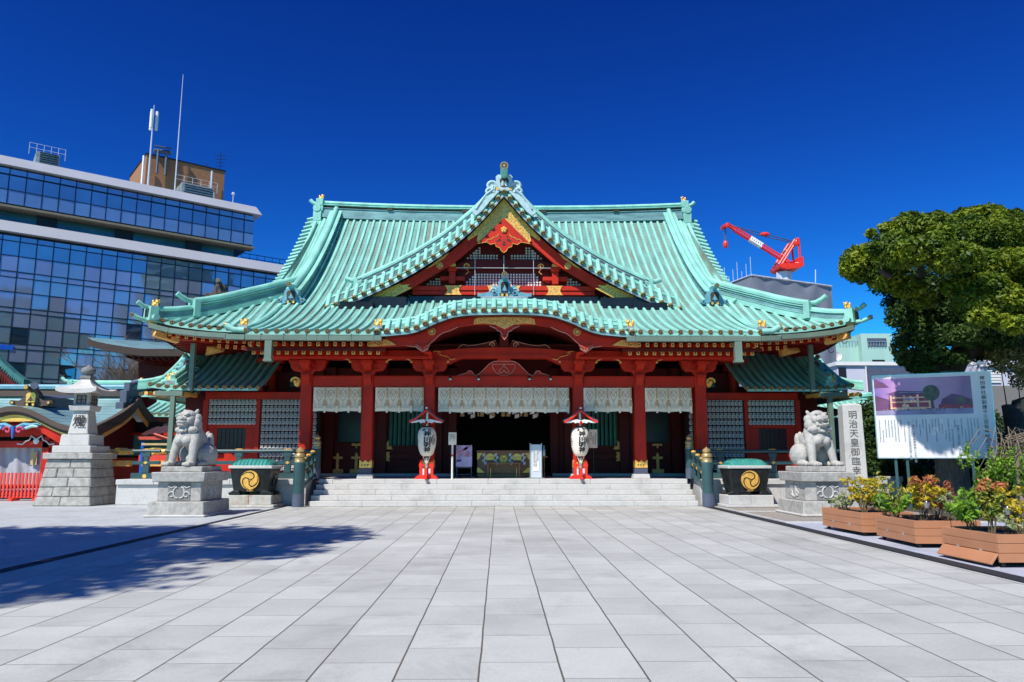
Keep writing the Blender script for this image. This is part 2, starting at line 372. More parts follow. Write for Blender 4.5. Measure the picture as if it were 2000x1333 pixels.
mb = MB(); mb.box(6.97, 12.2, 18.55, 18.68, -.01, .025); mb.box(6.97, 8.6, 22.4, 22.5, -.01, .02); mb.box(6.97, 7.07, 18.7, 24.6, -.01, .022)
tag(mb.build('kerb', M['stone'], base=False), kind='structure')

# ---- raised platform and steps
def arc_jitter(a): return a*(random.random()-.5)
pl = thing('stone_platform', 'pale granite platform raised about five low steps that carries the whole shrine hall', 'platform', (BX, 26, 0))
mb = MB(); mb.box(-6.6+BX, 6.6+BX, 27.45, 60, 0, ZP-.002); mb.build('floor_slab', M['stone'], pl)
for x0, x1 in ((-12.9, -6.62), (6.62, 13.4)):
    mb = MB(); x = x0+BX
    mb.box(x0+BX, x1+BX, 25.56, 60, -.01, ZP-.14)
    n = int((x1-x0)/1.35); st = (x1-x0)/n
    for i in range(n): mb.box(x+i*st+.004, x+(i+1)*st-.004, 25.545, 25.7, .03, ZP-.17)
    mb.build('retaining_wall', M['stone'], pl, bevel=.006)
    mb = MB(); n = int((x1-x0)/1.1); st = (x1-x0)/n
    for i in range(n): mb.box(x+i*st+.003, x+(i+1)*st-.003, 25.46, 26.9, ZP-.155, ZP+.012)
    mb.build('coping', M['stone'], pl, bevel=.01)
sp = thing('stone_steps', 'five broad pale granite steps running the full width of the hall front', 'steps', (BX, 25, 0))
for k in range(5):
    y = 24.94+.34*k; mb = MB(); half = 6.38
    off = [0, .9, .3, 1.1, .5][k]; xs = [-half]; q = -half+(off or 1.75)
    while q < half-.3: xs.append(q+arc_jitter(.04)); q += 1.78
    xs.append(half)
    for a, b in zip(xs, xs[1:]): mb.box(BX+a+.0035, BX+b-.0035, y, y+.42 if k < 4 else y+1.14, .168*k+.003, .168*(k+1))
    mb.build('step', M['stone'], sp, bevel=.012)
    mb = MB(); mb.box(BX-half+.01, BX+half-.01, y+.012, y+.4, .168*k+.006, .168*(k+1)-.012); mb.build('step_bed', M['stonedark'], sp)

# ================================================================ tile roof helpers
def roll_cap(mb, p, d, r, mi=2, md=3):
    p = Vector(p); d = Vector(d).normalized()
    mb.tube([p-d*.03, p+d*.05], r*1.16, 12, mi)
    mb.tube([p-d*.034, p-d*.029], r*.85, 10, md)
    mb.tube([p-d*.04, p-d*.03], r*.42, 8, mi)
def slope(mb, O, e, g, ss, dlim, z, r=.069, n=12, cap=True, rolls=True, pan=0, roll=1, thick=0):
    O, e, g = Vector(O), Vector(e), Vector(g)
    def pt(s, d, dz=0): p = O+e*s+g*d; return Vector((p.x, p.y, z(s, d)+dz))
    for i, s in enumerate(ss):
        a, b = dlim(s)
        if b-a < .12: continue
        k = max(2, int((b-a)/.45)); k = min(k, 26)
        if rolls:
            pts = [pt(s, a+(b-a)*j/k, r*.45) for j in range(k+1)]
            mb.tube(pts, r, 8, roll)
            if cap: roll_cap(mb, pts[0], (pts[1]-pts[0]), r)
        if i+1 < len(ss):
            s2 = ss[i+1]; a2, b2 = dlim(s2)
            if b2-a2 < .1: b2 = a2 = min(a2, b)
            vs = []; fs = []
            for j in range(k+1):
                vs += [pt(s, a+(b-a)*j/k), pt(s2, a2+(b2-a2)*j/k)]
            for j in range(k): fs.append([2*j, 2*j+1, 2*j+3, 2*j+2])
            mb.add(vs, fs, pan)
            # small eave tile lip
            m0, m1 = pt(s, a, -.09), pt(s2, a2, -.09); n0, n1 = pt(s, a, .0), pt(s2, a2, .0)
            mb.add([m0, m1, n1, n0], [[0, 1, 2, 3]], roll)
RM = lambda: [M['pan'], M['patina'], M['cap'], M['capdark'], M['ridgeband']]
def ridge(mb, path, tiers, rr, mi=1, rm=1, rollz=None, nrm=None):
    path = [Vector(p) for p in path]
    for tr in tiers:
        hw, z0, z1 = tr[:3]; tm = tr[3] if len(tr) > 3 else mi
        vs = []; fs = []
        for i, p in enumerate(path):
            d = path[min(i+1, len(path)-1)]-path[max(i-1, 0)]; n = Vector((-d.y, d.x, 0))
            n = n.normalized()*hw
            for a, zz in ((-1, z0), (1, z0), (1, z1), (-1, z1)): vs.append(p+n*a+Vector((0, 0, zz)))
        for i in range(len(path)-1):
            for k in range(4): fs.append([4*i+k, 4*i+(k+1) % 4, 4*i+4+(k+1) % 4, 4*i+4+k])
        fs.append([3, 2, 1, 0]); L = 4*(len(path)-1); fs.append([L, L+1, L+2, L+3]); mb.add(vs, fs, tm)
    if rr: mb.tube([p+Vector((0, 0, rollz if rollz is not None else tiers[-1][2]+rr*.3)) for p in path], rr, 10, rm)
def arc(c, r, a0, a1, n=8, k=1.0):
    return [(c[0]+lerp(r, r*k, i/n)*math.cos(R(lerp(a0, a1, i/n))), c[1]+lerp(r, r*k, i/n)*math.sin(R(lerp(a0, a1, i/n)))) for i in range(n+1)]
def inpoly(x, y, poly):
    c = False; j = len(poly)-1
    for i in range(len(poly)):
        a, b = poly[i], poly[j]
        if (a[1] > y) != (b[1] > y) and x < (b[0]-a[0])*(y-a[1])/(b[1]-a[1])+a[0]: c = not c
        j = i
    return c
def filigree(mb, poly, y, sz=.1, mi=0, margin=.6):
    """pierced scrollwork: little crescents cut through a gilded plate"""
    rnd = random.Random(int(abs(poly[0][0]*100)))
    x0 = min(p[0] for p in poly); x1 = max(p[0] for p in poly); z0 = min(p[1] for p in poly); z1 = max(p[1] for p in poly)
    row = 0; z = z0+sz*.5
    while z < z1:
        x = x0+(sz*.6 if row % 2 else 0)
        while x < x1:
            if all(inpoly(x+a*sz*margin, z+b*sz*margin, poly) for a, b in ((-1, 0), (1, 0), (0, 1), (0, -1))):
                a0 = rnd.choice((20, 110, 200, 290))+rnd.uniform(-25, 25); r = sz*.40
                o = arc((x, z), r, a0, a0+210, 7); inn = arc((x+r*.22*math.cos(R(a0+105)), z+r*.22*math.sin(R(a0+105))), r*.62, a0+210, a0, 7)
                # mirror across the centre line of the hall for symmetry of style
                mb.plate(o+inn, y-.004, y+.002, mi)
            x += sz*1.12
        z += sz*.86; row += 1
def X(px, py, D):        # offset from hall axis, height
    p = P(px, py, D); return (p.x-BX, p.z)
def sym(pts): return [(-x, z) for x, z in pts]+[(x, z) for x, z in reversed(pts)]
def wx(poly, s=1): return [(BX+s*x, z) for x, z in poly]
def scroll(mb, c, r, s, y0, y1, mi):
    pts = [(c[0]+s*r*(1-.8*t)*math.cos(t*7.5), y0, c[1]+r*(1-.8*t)*math.sin(t*7.5)) for t in [i/14 for i in range(15)]]
    mb.tube(pts, [r*.22*(1-.5*i/14) for i in range(15)], 6, mi)

def onigawara(parent, c, sx, sz, m=None, md=None, yd=.16, roll=True, wings=1.0, name='ridge_end_tile', ang=0, rolllen=.35):
    """demon tile with arched niche, side scrolls and a roll on top; faces the yard"""
    m = m or M['blue_patina']; md = md or M['capdark']; mb = MB()
    body = [(-.30, .18), (-.34, .75), (-.22, .95), (.22, .95), (.34, .75), (.30, .18)]
    y0, y1 = -yd, yd
    mb.plate([(x*sx, z*sz) for x, z in body][::-1], y0, y1, 0)
    for s in (-1, 1):
        wg = [(.25, .15), (.30, .62), (.42, .42), (.52, .32), (.62*wings, .36), (.66*wings, .20), (.60*wings, .06), (.42, -.02), (.25, .02)]
        q = [(s*x*sx, z*sz) for x, z in wg]
        mb.plate(q if s < 0 else q[::-1], y0+.03, y1-.03, 0)
        mb.tube([(s*.55*wings*sx, y0-.02, .2*sz), (s*.55*wings*sx, y1+.02, .2*sz)], .13*sz, 10, 0)
        mb.tube([(s*.55*wings*sx, y0-.03, .2*sz), (s*.55*wings*sx, y0-.01, .2*sz)], .07*sz, 8, 1)
    mb.plate([(x*sx, z*sz) for x, z in [(-.19, .22), (-.21, .70), (-.12, .82), (.12, .82), (.21, .70), (.19, .22)]][::-1], y0-.012, y0+.01, 1)
    mb.plate([(x*sx, z*sz) for x, z in [(0, .66), (.05, .5), (.14, .3), (.06, .34), (0, .26), (-.06, .34), (-.14, .3), (-.05, .5)]], y0-.03, y0, 0)
    for s in (-1, 1): mb.disc((s*.13*sx, .08*sz), .08*sz, y0-.03, y0, 8, 2)
    if roll:
        mb.tube([(0, y1+.1, .95*sz), (0, y0-.05, 1.0*sz), (0, y0-rolllen, 1.12*sz)], [.095*sz+.02, .1*sz+.02, .12*sz+.02], 10, 0)
        roll_cap(mb, (0, y0-rolllen-.01, 1.12*sz), (0, 1, 0), .11*sz+.01, 3, 1)
    mb.xf(Matrix.Translation(Vector(c)) @ Matrix.Rotation(ang, 4, 'Z'))
    return mb.build(name, [m, md, M['gold'], M['cap']], parent, smooth=True)
def gold_lion(parent, c, s=1.0, f=1):
    mb = MB(); c = Vector(c)
    mb.box(c.x-.15*s, c.x+.15*s, c.y-.15*s, c.y+.15*s, c.z-.06*s, c.z+.05*s, 1)
    for o, r in (((.03, 0, .13), (.15, .12, .10)), ((-.07, -.04, .23), (.09, .10, .09)), ((-.1, -.1, .22), (.05, .05, .05)), ((.13, .03, .24), (.045, .05, .09)), ((-.1, -.07, .1), (.04, .04, .07)), ((-.03, -.05, .32), (.03, .03, .03)), ((-.12, .03, .31), (.03, .03, .03)), ((.05, -.1, .08), (.06, .05, .05))):
        mb.sph((c.x+f*o[0]*s, c.y+o[1]*s, c.z+o[2]*s), tuple(q*s for q in r), 10, 0)
    return mb.build('gold_lion_finial', [M['gold'], M['lead']], parent, smooth=True)

# ================================================================ THE SHRINE HALL
hall = thing('shrine_hall', 'large vermilion shrine hall under a sweeping green copper tile roof with front gable', 'shrine hall', (BX, 30, 0))
YE, WE, YR = 25.9, 12.48, 36.0       # main eave, half width, ridge
def kz(t): return 5.58+.231*t+.0343*t*t
def mainz(d):
    return kz(d+2) if d > 2.55 else interp([(0, 5.98), (.6, 6.25), (1.3, 6.60), (2.0, 7.0), (2.56, kz(4.56))], d)
def lift(ax, c=WE):                   # upturn towards the corners
    t = max(0, (ax-(c-3.6))/3.2); return .33*t**2.2
def front_z(s, d):
    ax = abs(s); l = lift(ax)*math.exp(-max(d, 0)/1.6)
    k = max(0, min(1, (8.75-ax)/.2))
    if ax < 8.6 and d < 2.56: return kz(max(d, -2)+2)
    return mainz(d)+l
def X(px, py, D):        # offset from hall axis, height
    p = P(px, py, D); return (p.x-BX, p.z)
KC = [X(735.8, 649, 23.9), X(755.4, 648, 23.9), X(775.4, 646.3, 23.9), X(794.4, 644.5, 23.9), X(813.7, 640.4, 23.9), X(831.3, 633, 23.9), X(849.1, 624.4, 23.9), X(867.3, 617.4, 23.9), X(885.9, 611.5, 23.9), X(906, 608.7, 23.9), X(925.5, 607, 23.9), X(945, 606.7, 23.9), X(964.6, 606.5, 23.9), (0, X(985, 606, 23.9)[1])]
def kcz(x):
    return interp(sorted([(a, b) for a, b in KC]), -abs(x))
PITCH = .327
mb = MB(); half = [PITCH*(i+.5) for i in range(39)]
ss = sorted([-a for a in half if a < WE-.1]+[a for a in half if a < WE-.1])
def dl(s):
    ax = abs(s); a = -2.0 if ax < 8.5 else 0
    if ax < 3.95:
        a = -1.9
        while kz(a+2) < kcz(s)+.2 and a < 1.5: a += .05
    if ax > 9.3: return a, max(WE-ax, 0)
    if ax > 8.25 : return a, 10.1
    return a, 10.1
slope(mb, (BX, YE, 0), (1, 0, 0), (0, 1, 0), ss, dl, front_z)
# side slopes
for sg in (-1, 1):
    ys = [PITCH*(i+.5) for i in range(61)]
    def dls(s): return (0, min(s, 20.2-s, 3.3))
    def szf(s, d): return mainz(d)+lift(WE-min(s, 20.2-s))*math.exp(-d/1.6)
    slope(mb, (BX+sg*WE, YE, 0), (0, 1, 0), (-sg, 0, 0), ys, dls, szf)
# back slope (plain)
mb.grid(lambda u, v: (BX+lerp(-9.5, 9.5, u), YR+10.1*(1-v), mainz(10.1*v)), 4, 12, 0, flip=True)
mb.build('main_roof', RM(), hall, smooth=True)
# gable verge tiles on both sides
for sg in (-1, 1):
    mb = MB()
    dd = 10.0
    while dd > 3.1:
        z = mainz(dd)+.06; a = .22
        p0 = Vector((BX+sg*9.2, YE+dd+.10, z+.06)); p1 = Vector((BX+sg*9.72, YE+dd-.02, z-.12))
        mb.tube([p0, p1], .085, 8, 1)
        dd -= .29
    mb.tube([(BX+sg*9.18, YE+d, mainz(d)+.14) for d in [2.9+.35*i for i in range(20)]], .09, 8, 1)
    mb.grid(lambda u, v: (BX+sg*lerp(8.9, 9.68, u), YE+lerp(2.9, 10.1, v), mainz(lerp(2.9, 10.1, v))+lerp(.03, -.1, u)), 2, 14, 0, flip=sg < 0)
    mb.grid(lambda u, v: (BX+sg*9.68, YE+lerp(2.9, 10.1, v), mainz(lerp(2.9, 10.1, v))-.1-.5*u), 1, 14, 4, flip=sg > 0)
    mb.grid(lambda u, v: (BX+sg*9.0, YE+lerp(2.0, 10.1, v), lerp(6.6, mainz(lerp(2.0, 10.1, v))-.1, u)), 1, 14, 4, flip=sg > 0)
    mb.build('gable_verge', RM(), hall, smooth=True)
# main ridge
def rz(x): return .20*(abs(x)/9.0)**2.4
mb = MB(); path = [(BX+x, YR, 13.42+rz(x)) for x in [-8.95+17.9*i/24 for i in range(25)]]
ridge(mb, path, [(.34, -.3, .03), (.29, .03, .17), (.33, .17, .20), (.22, .20, .34, 3), (.34, .34, .38, 1), (.27, .38, .45, 1), (.31, .45, .48, 1)], .12, 4, 1, .53)  # narrow recessed tier coloured dark to paint the shadow below the top course
for x in (-5.6, -1.9, 2.0, 5.6): mb.box(BX+x-.13, BX+x+.13, YR-.42, YR-.2, 13.6+rz(x), 13.68+rz(x), 3)
mb.build('main_ridge', RM(), hall, smooth=True)
for sg in (-1, 1):
    mb = MB(); x = BX+sg*9.08
    prof = [(.0, 14.35), (.16, 14.35), (.16, 14.0), (.26, 13.95), (.26, 13.75), (.16, 13.7), (.20, 13.5), (.20, 13.05), (.30, 12.95), (.30, 12.75), (.05, 12.62), (0, 12.7)]
    for i, (z0, z1, hw, o) in enumerate([(13.9, 14.26, .17, 0), (13.62, 13.88, .24, .06), (13.1, 13.62, .2, .09), (12.72, 13.1, .26, .13)]):
        mb.box(x-sg*.0-hw+sg*o, x+hw+sg*o, YR-.42, YR+.42, z0, z1, 1)
    mb.tube([(x+sg*.1, YR-.46, 13.76), (x+sg*.1, YR+.46, 13.76)], .2, 12, 1)
    mb.tube([(x+sg*.13, YR-.46, 12.85), (x+sg*.13, YR+.46, 12.85)], .2, 12, 1)
    mb.tube([(x-sg*.2, YR, 14.06), (x+sg*.25, YR, 14.09), (x+sg*.42, YR, 14.16), (x+sg*.56, YR, 14.30)], [.10, .10, .10, .11], 10, 1)
    mb.build('ridge_end_tile', RM(), hall, smooth=True, bevel=.02)
    gold_lion(hall, (x+sg*.0, YR, 14.30), .85, sg)
# descending ridges on the front slope
for sg in (-1, 1):
    mb = MB(); ds = [2.95+(10.05-2.95)*i/22 for i in range(23)]
    path = [(BX+sg*8.27, YE+d, mainz(d)) for d in ds]
    ridge(mb, path, [(.30, -.05, .10), (.22, .10, .52, 4), (.30, .52, .57)], .12, 1, 1, .63)
    ridge(mb, [(p[0], p[1], p[2]) for p in path], [(.235, .18, .20), (.235, .28, .30), (.235, .38, .40), (.25, .46, .48)], 0, 4, 1)
    for dx in (.55,): mb.tube([(p[0]-sg*.0+sg*dx, p[1], p[2]+.05) for p in path], .1, 8, 1)
    mb.build('descending_ridge', RM(), hall, smooth=True)
    onigawara(hall, (BX+sg*8.27, YE+2.82, mainz(2.85)-.02), .82, .62)
# corner (hip) ridges, two tiers, upturned
for sg in (-1, 1):
    def hp(d, dz=0): return Vector((BX+sg*(WE-d), YE+d, mainz(d)+lift(WE-d)*math.exp(-d/1.6)*.75+dz))
    mb = MB(); up = [hp(d) for d in [1.15+(4.05-1.15)*i/14 for i in range(15)]]
    for i, p in enumerate(up): p.z += .06*((14-i)/14)**3
    ridge(mb, up, [(.26, -.05, .14), (.19, .14, .42, 4), (.26, .42, .46), (.2, .46, .50, 4), (.24, .50, .54)], .12, 1, 1, .60)
    ridge(mb, up, [(.215, .17, .19), (.215, .38, .40), (.225, .34, .36)], 0, 1, 1)
    e = up[0]; dr = Vector((sg, -1, 0)).normalized()
    mb.tube([e+Vector((0, 0, .57))-dr*.1, e+dr*.28+Vector((0, 0, .59)), e+dr*.5+Vector((0, 0, .68)), e+dr*.66+Vector((0, 0, .78))], [.09, .09, .09, .095], 10, 1)
    mb.beam(e-dr*.1+Vector((0, 0, .3)), e+dr*.12+Vector((0, 0, .3)), .62, .62, 1)
    lo = [hp(.1+1.15*i/6) for i in range(7)]
    ridge(mb, lo, [(.22, -.02, .12), (.17, .12, .34, 4), (.22, .34, .39)], .1, 1, 1, .43)
    e = lo[0]
    mb.beam(e-dr*.12+Vector((0, 0, .22)), e+dr*.16+Vector((0, 0, .24)), .62, .5, 1)
    mb.tube([e+Vector((sg*.30, .30, .08)), e+Vector((-sg*.36, -.36, .08))], .11, 10, 1)
    mb.beam(e+dr*.16+Vector((0, 0, .26)), e+dr*.18+Vector((0, 0, .26)), .3, .3, 3)
    mb.tube([e+dr*.05+Vector((0, 0, .45)), e+dr*.32+Vector((0, 0, .5)), e+dr*.5+Vector((0, 0, .62))], [.075, .08, .085], 10, 1)
    mb.tube([e+Vector((0, 0, .02))-dr*.2, e+dr*.35+Vector((0, 0, .03)), e+dr*.66+Vector((0, 0, .13))], [.07, .07, .075], 10, 1)
    roll_cap(mb, e+dr*.67+Vector((0, 0, .13)), -dr, .07)
    mb.build('corner_ridge', RM(), hall, smooth=True)
    gold_lion(hall, e-dr*.12+Vector((0, 0, .50)), .85, sg)
# canopy side ends: verge roll, lions, closing board
for sg in (-1, 1):
    mb = MB()
    mb.tube([(BX+sg*8.62, YE+d, kz(d+2)+.05) for d in (-1.9, -1.2, -.6, 0, .8, 1.8, 2.5)], .1, 8, 1)
    mb.tube([(BX+sg*8.4, YE-1.95, 5.64), (BX+sg*8.75, YE-1.95, 5.66), (BX+sg*9.0, YE-1.95, 5.80)], [.1, .1, .11], 10, 1)
    roll_cap(mb, (BX+sg*9.02, YE-1.95, 5.81), (-sg, 0, -.3), .09)
    mb.grid(lambda u, v: (BX+sg*8.68, YE-2+lerp(0, 4.4, v), kz(lerp(0, 4.4, v))-.34*u), 1, 8, 4, flip=sg > 0)
    mb.build('canopy_verge', RM(), hall, smooth=True)
    gold_lion(hall, (BX+sg*8.45, YE-1.85, 5.76), .85, sg)
    gold_lion(hall, (BX+sg*4.1, YE-1.85, 5.76), .85, sg)

# ---- karahafu: the curved canopy gable
KX = sorted({round(a, 4) for a, b in KC} | {round(-a, 4) for a, b in KC})
mb = MB()
for i, x in enumerate(KX):
    z = kcz(x); p0 = Vector((BX+x, 23.88, z)); p1 = Vector((BX+x, 24.33, z+.44))
    mb.tube([p0, p0.lerp(p1, .5), p1], .088, 8, 1); roll_cap(mb, p0, p1-p0, .088)
mb.grid(lambda u, v: (BX+lerp(KX[0], KX[-1], u), 23.9+.45*v, kcz(lerp(KX[0], KX[-1], u))-.05+.45*v), 60, 4, 1)
for off in (.12, .18, .24, .30): mb.tube([(BX+lerp(KX[0], KX[-1], i/60), 23.89+off*1.0, kcz(lerp(KX[0], KX[-1], i/60))-.035+off) for i in range(61)], .012, 4, 4)
mb.grid(lambda u, v: (BX+lerp(KX[0], KX[-1], u), 23.9, kcz(lerp(KX[0], KX[-1], u))-.05-.10*v), 60, 1, 4)
mb.tube([(BX+lerp(KX[0], KX[-1], i/60), 24.40, kcz(lerp(KX[0], KX[-1], i/60))+.43) for i in range(61)], .07, 8, 1)
mb.grid(lambda u, v: (BX+lerp(KX[0], KX[-1], u), lerp(24.38, 29, v), kcz(lerp(KX[0], KX[-1], u))+.37), 60, 1, 0)
mb.grid(lambda u, v: (BX+lerp(KX[0], KX[-1], u), lerp(24.0, 28, v), kcz(lerp(KX[0], KX[-1], u))-.15), 60, 1, 5)
add = mb.build('canopy_gable_roof', [M['patina'], M['patina'], M['cap'], M['capdark'], M['ridgeband'], M['maroon']], hall, smooth=True)
mb = MB(); z0 = kcz(0)+.34
mb.box(BX-.86, BX+.86, 24.5, 27, z0, z0+.14, 0); mb.box(BX-.80, BX+.80, 24.55, 27, z0+.14, z0+.26, 0); mb.box(BX-.3, BX+.3, 24.9, 28, z0+.26, z0+.5, 0)
mb.build('canopy_gable_ridge', M['lead'], hall, bevel=.015)
onigawara(hall, (BX, 24.75, z0+.27), .62, .62, M['blue_patina'], M['ink'], .12, True, 1.0, rolllen=.3)
mb = MB()
for s in (-1, 1):
    q = [(.2, 0), (.2, .3), (.3, .42), (.42, .36), (.42, .22), (.58, .16), (.8, .12), (.9, .14), (.92, .03), (.7, 0)]
    q = [(BX+s*x, z0+.27+z) for x, z in q]; mb.plate(q if s < 0 else q[::-1], 24.7, 24.8, 0); scroll(mb, (BX+s*.36, z0+.27+.2), .12, s, 24.69, 24.7, 1)
mb.build('ridge_scrollwork', [M['blue_patina'], M['pale_patina']], hall, smooth=True)

# bargeboard of the curved gable, gold plates, pendants, crests
YB = 24.40
low = [X(720, 676, YB), X(757, 677.5, YB), X(775, 676.3, YB), X(794, 675.5, YB), X(812, 678, YB), X(817, 682, YB), X(826, 688, YB), X(836, 682, YB), X(838, 673, YB), X(845, 667, YB), X(851, 662, YB), X(858, 655, YB), X(866, 650, YB), X(878, 646.6, YB), X(894.5, 639, YB), X(927.5, 634, YB), X(960, 634, YB), (0, X(985, 634, YB)[1])]
upk = [(x, kcz(x)-.14) for x in [-3.98+3.98*i/22 for i in range(23)]]
mb = MB()
lw = interp
for i in range(60):
    xa = lerp(-4.2, 0, i/60); xb = lerp(-4.2, 0, (i+1)/60); L = [(a, b) for a, b in low]
    for s in (-1, 1):
        qa = [(s*xa, lw(L, xa)), (s*xb, lw(L, xb)), (s*xb, kcz(xb)-.12), (s*xa, kcz(xa)-.12)]
        q = [(BX+x, z) for x, z in qa]
        mb.plate(q if s > 0 else q[::-1], YB, YB+.12, 0)
        q2 = [(BX+s*xa, lw(L, xa)+.19), (BX+s*xb, lw(L, xb)+.19), (BX+s*xb, kcz(xb)-.12), (BX+s*xa, kcz(xa)-.12)]
        if q2[0][1] < q2[3][1]-.05 and q2[1][1] < q2[2][1]-.05: mb.plate(q2 if s > 0 else q2[::-1], YB-.03, YB, 0)
mb.build('canopy_bargeboard', M['red'], hall)
for s in (-1, 1):
    mb = MB(); mb.tube([(BX+s*a, YB-.005, b) for a, b in low[3:15]], .012, 5, 0); mb.tube([(BX+s*a, YB-.03, b+.03) for a, b in low[4:8]], .012, 5, 0)
    mb.build('edge_line', M['edge'], hall)
def goldplate(name, poly, y, sz=.1, m=None, s=1, both=True, th=.02):
    out = []
    for sg in ((1, -1) if both else (1,)):
        q = [(BX+sg*x, z) for x, z in poly]
        if sg < 0: q = q[::-1]
        mb = MB(); mb.plate(q, y-th, y, 0); filigree(mb, q, y-th, sz, 1)
        out.append(mb.build(name, [m or M['golddull'], M['golddark']], hall))
    return out
yg = YB-.03
cpl = [X(902, 614, yg), X(930, 617, yg), X(938, 620, yg), X(927, 624, yg), X(925, 634, yg), X(945, 632, yg), X(968, 635, yg), X(985, 643.5, yg)]
cpl = cpl[:-1]+[(0, cpl[-1][1])]; top = [(0, kcz(0)-.13), X(940, 612, yg)]
goldplate('gold_plate', sym(cpl[:1]+cpl[1:])+[(0, kcz(0)-.14)], yg, .105, both=False)
goldplate('gold_plate', [X(723, 654, yg), X(752, 655, yg), X(748, 660, yg), X(756, 664, yg), X(764, 668, yg), X(774, 674, yg), X(724, 678, yg)][::-1], yg, .1)
goldplate('gold_strip', [X(819, 649, yg), X(858, 631, yg), X(853, 634, yg), X(846, 639, yg), X(830, 646, yg)], yg, .05, M['golddull'])
for s in (-1, 1):
    c = X(843.5, 648, yg); mb = MB(); mb.disc((BX+s*c[0], c[1]), .125, yg-.03, yg, 24, 0); mb.disc((BX+s*c[0], c[1]), .085, yg-.035, yg-.03, 16, 1); mb.disc((BX+s*c[0], c[1]), .06, yg-.045, yg-.035, 12, 0)
    for k in range(12): mb.disc((BX+s*c[0]+.105*math.cos(k*math.pi/6), c[1]+.105*math.sin(k*math.pi/6)), .012, yg-.034, yg-.03, 6, 1)
    mb.build('gold_crest', [M['golddull'], M['golddark']], hall)
def pendant(c, sc_, y, name='carved_pendant'):
    mb = MB(); h = [(-.52, .30), (-.40, .24), (-.30, .20), (-.24, .12), (-.15, .10), (-.10, .02), (-.10, -.06), (0, -.20)]
    q = [(c[0]+x*sc_, c[1]+z*sc_) for x, z in h]+[(c[0]-x*sc_, c[1]+z*sc_) for x, z in h[-2::-1]]
    mb.plate(q, y-.05, y, 0)
    mb.tube([(x, y-.055, z) for x, z in q], .012*sc_+.002, 5, 1)
    for x, z in ((-.07, .06), (.07, .06), (0, -.06)): mb.disc((c[0]+x*sc_, c[1]+z*sc_), .022*sc_, y-.056, y-.05, 8, 2)
    return mb.build(name, [M['red'], M['edge'], M['ink']], hall)
c = X(985, 650, YB); pendant((BX, c[1]-.06), .95, YB+.02)
for s in (-1, 1): c = X(826, 682, YB); pendant((BX+s*c[0], c[1]), .45, YB-.02)

# ---- gutters and downpipes
for s in (-1, 1):
    mb = MB(); pts = [(BX+s*x, y, z) for x, y, z in ((3.95, 23.8, 5.36), (6, 23.8, 5.36), (8.3, 23.8, 5.38), (8.95, 23.95, 5.42), (9.6, 25.6, 5.72), (10.6, 25.7, 5.80), (11.6, 25.72, 5.92), (12.3, 25.75, 6.10))]
    for a, b in zip(pts, pts[1:]): mb.beam(a, b, .16, .17, 0)
    for k in range(11):
        x = 4.2+k*.72; y = interp([(8.3, 23.7), (9.6, 25.5), (12, 25.62)], x) if x > 8.3 else 23.7; z = interp([(0, 5.36), (8.3, 5.38), (9.6, 5.72), (12.3, 6.1)], x)
        if x > 8.3: continue
        mb.box(BX+s*x-.012, BX+s*x+.012, 23.705, 23.9, z-.1, z+.13)
    mb.build('gutter', M['gutter'], hall, bevel=.01)
    mb = MB(); p = X(520, 700, 23.9); mb.box(BX+s*7.55-.115, BX+s*7.55+.115, 23.72, 23.92, 4.67, 5.28); mb.box(BX+s*7.55-.14, BX+s*7.55+.14, 23.7, 23.94, 4.6, 4.68)
    mb.build('downpipe', M['gutter'], hall, bevel=.008)
# ---- rafters and soffits
x = 4.15
xs = []
while x < 8.4: xs.append(x); x += .277
def rafter(a, b, w_, h_, tipz, name='rafter'):
    mb = MB(); mb.beam(a, b, w_, h_); o = mb.build(name, M['red'], hall)
    g = MB(); x, y = a[0], a[1]; t = w_*.52; g.box(x-t, x+t, y-.03, y-.002, tipz-h_*.54, tipz+h_*.54, 0); g.box(x-.022, x+.022, y-.034, y-.029, tipz-.03, tipz+.03, 1)
    g.build('gold_tip', [M['golddull'], M['golddark']], o)
for s in (-1, 1):
    for x in xs:
        rafter((BX+s*x, 24.25, 5.235), (BX+s*x, 26.6, 5.53), .10, .12, 5.235)
        rafter((BX+s*(x+.09), 24.95, 5.06), (BX+s*(x+.09), 27.6, 5.40), .11, .13, 5.06)
    mb = MB()
    mb.grid(lambda u, v: (BX+s*lerp(3.9, 8.66, u), lerp(23.98, 27.8, v), lerp(5.36, 5.85, v)), 1, 1, 0, flip=s < 0)
    mb.box(BX+(3.95 if s > 0 else -8.66), BX+(8.66 if s > 0 else -3.95), 23.96, 24.04, 5.30, 5.50, 0)
    mb.box(BX+(3.95 if s > 0 else -8.66), BX+(8.66 if s > 0 else -3.95), 24.7, 24.86, 5.09, 5.2, 0)
    mb.build('canopy_soffit', M['maroon'], hall)
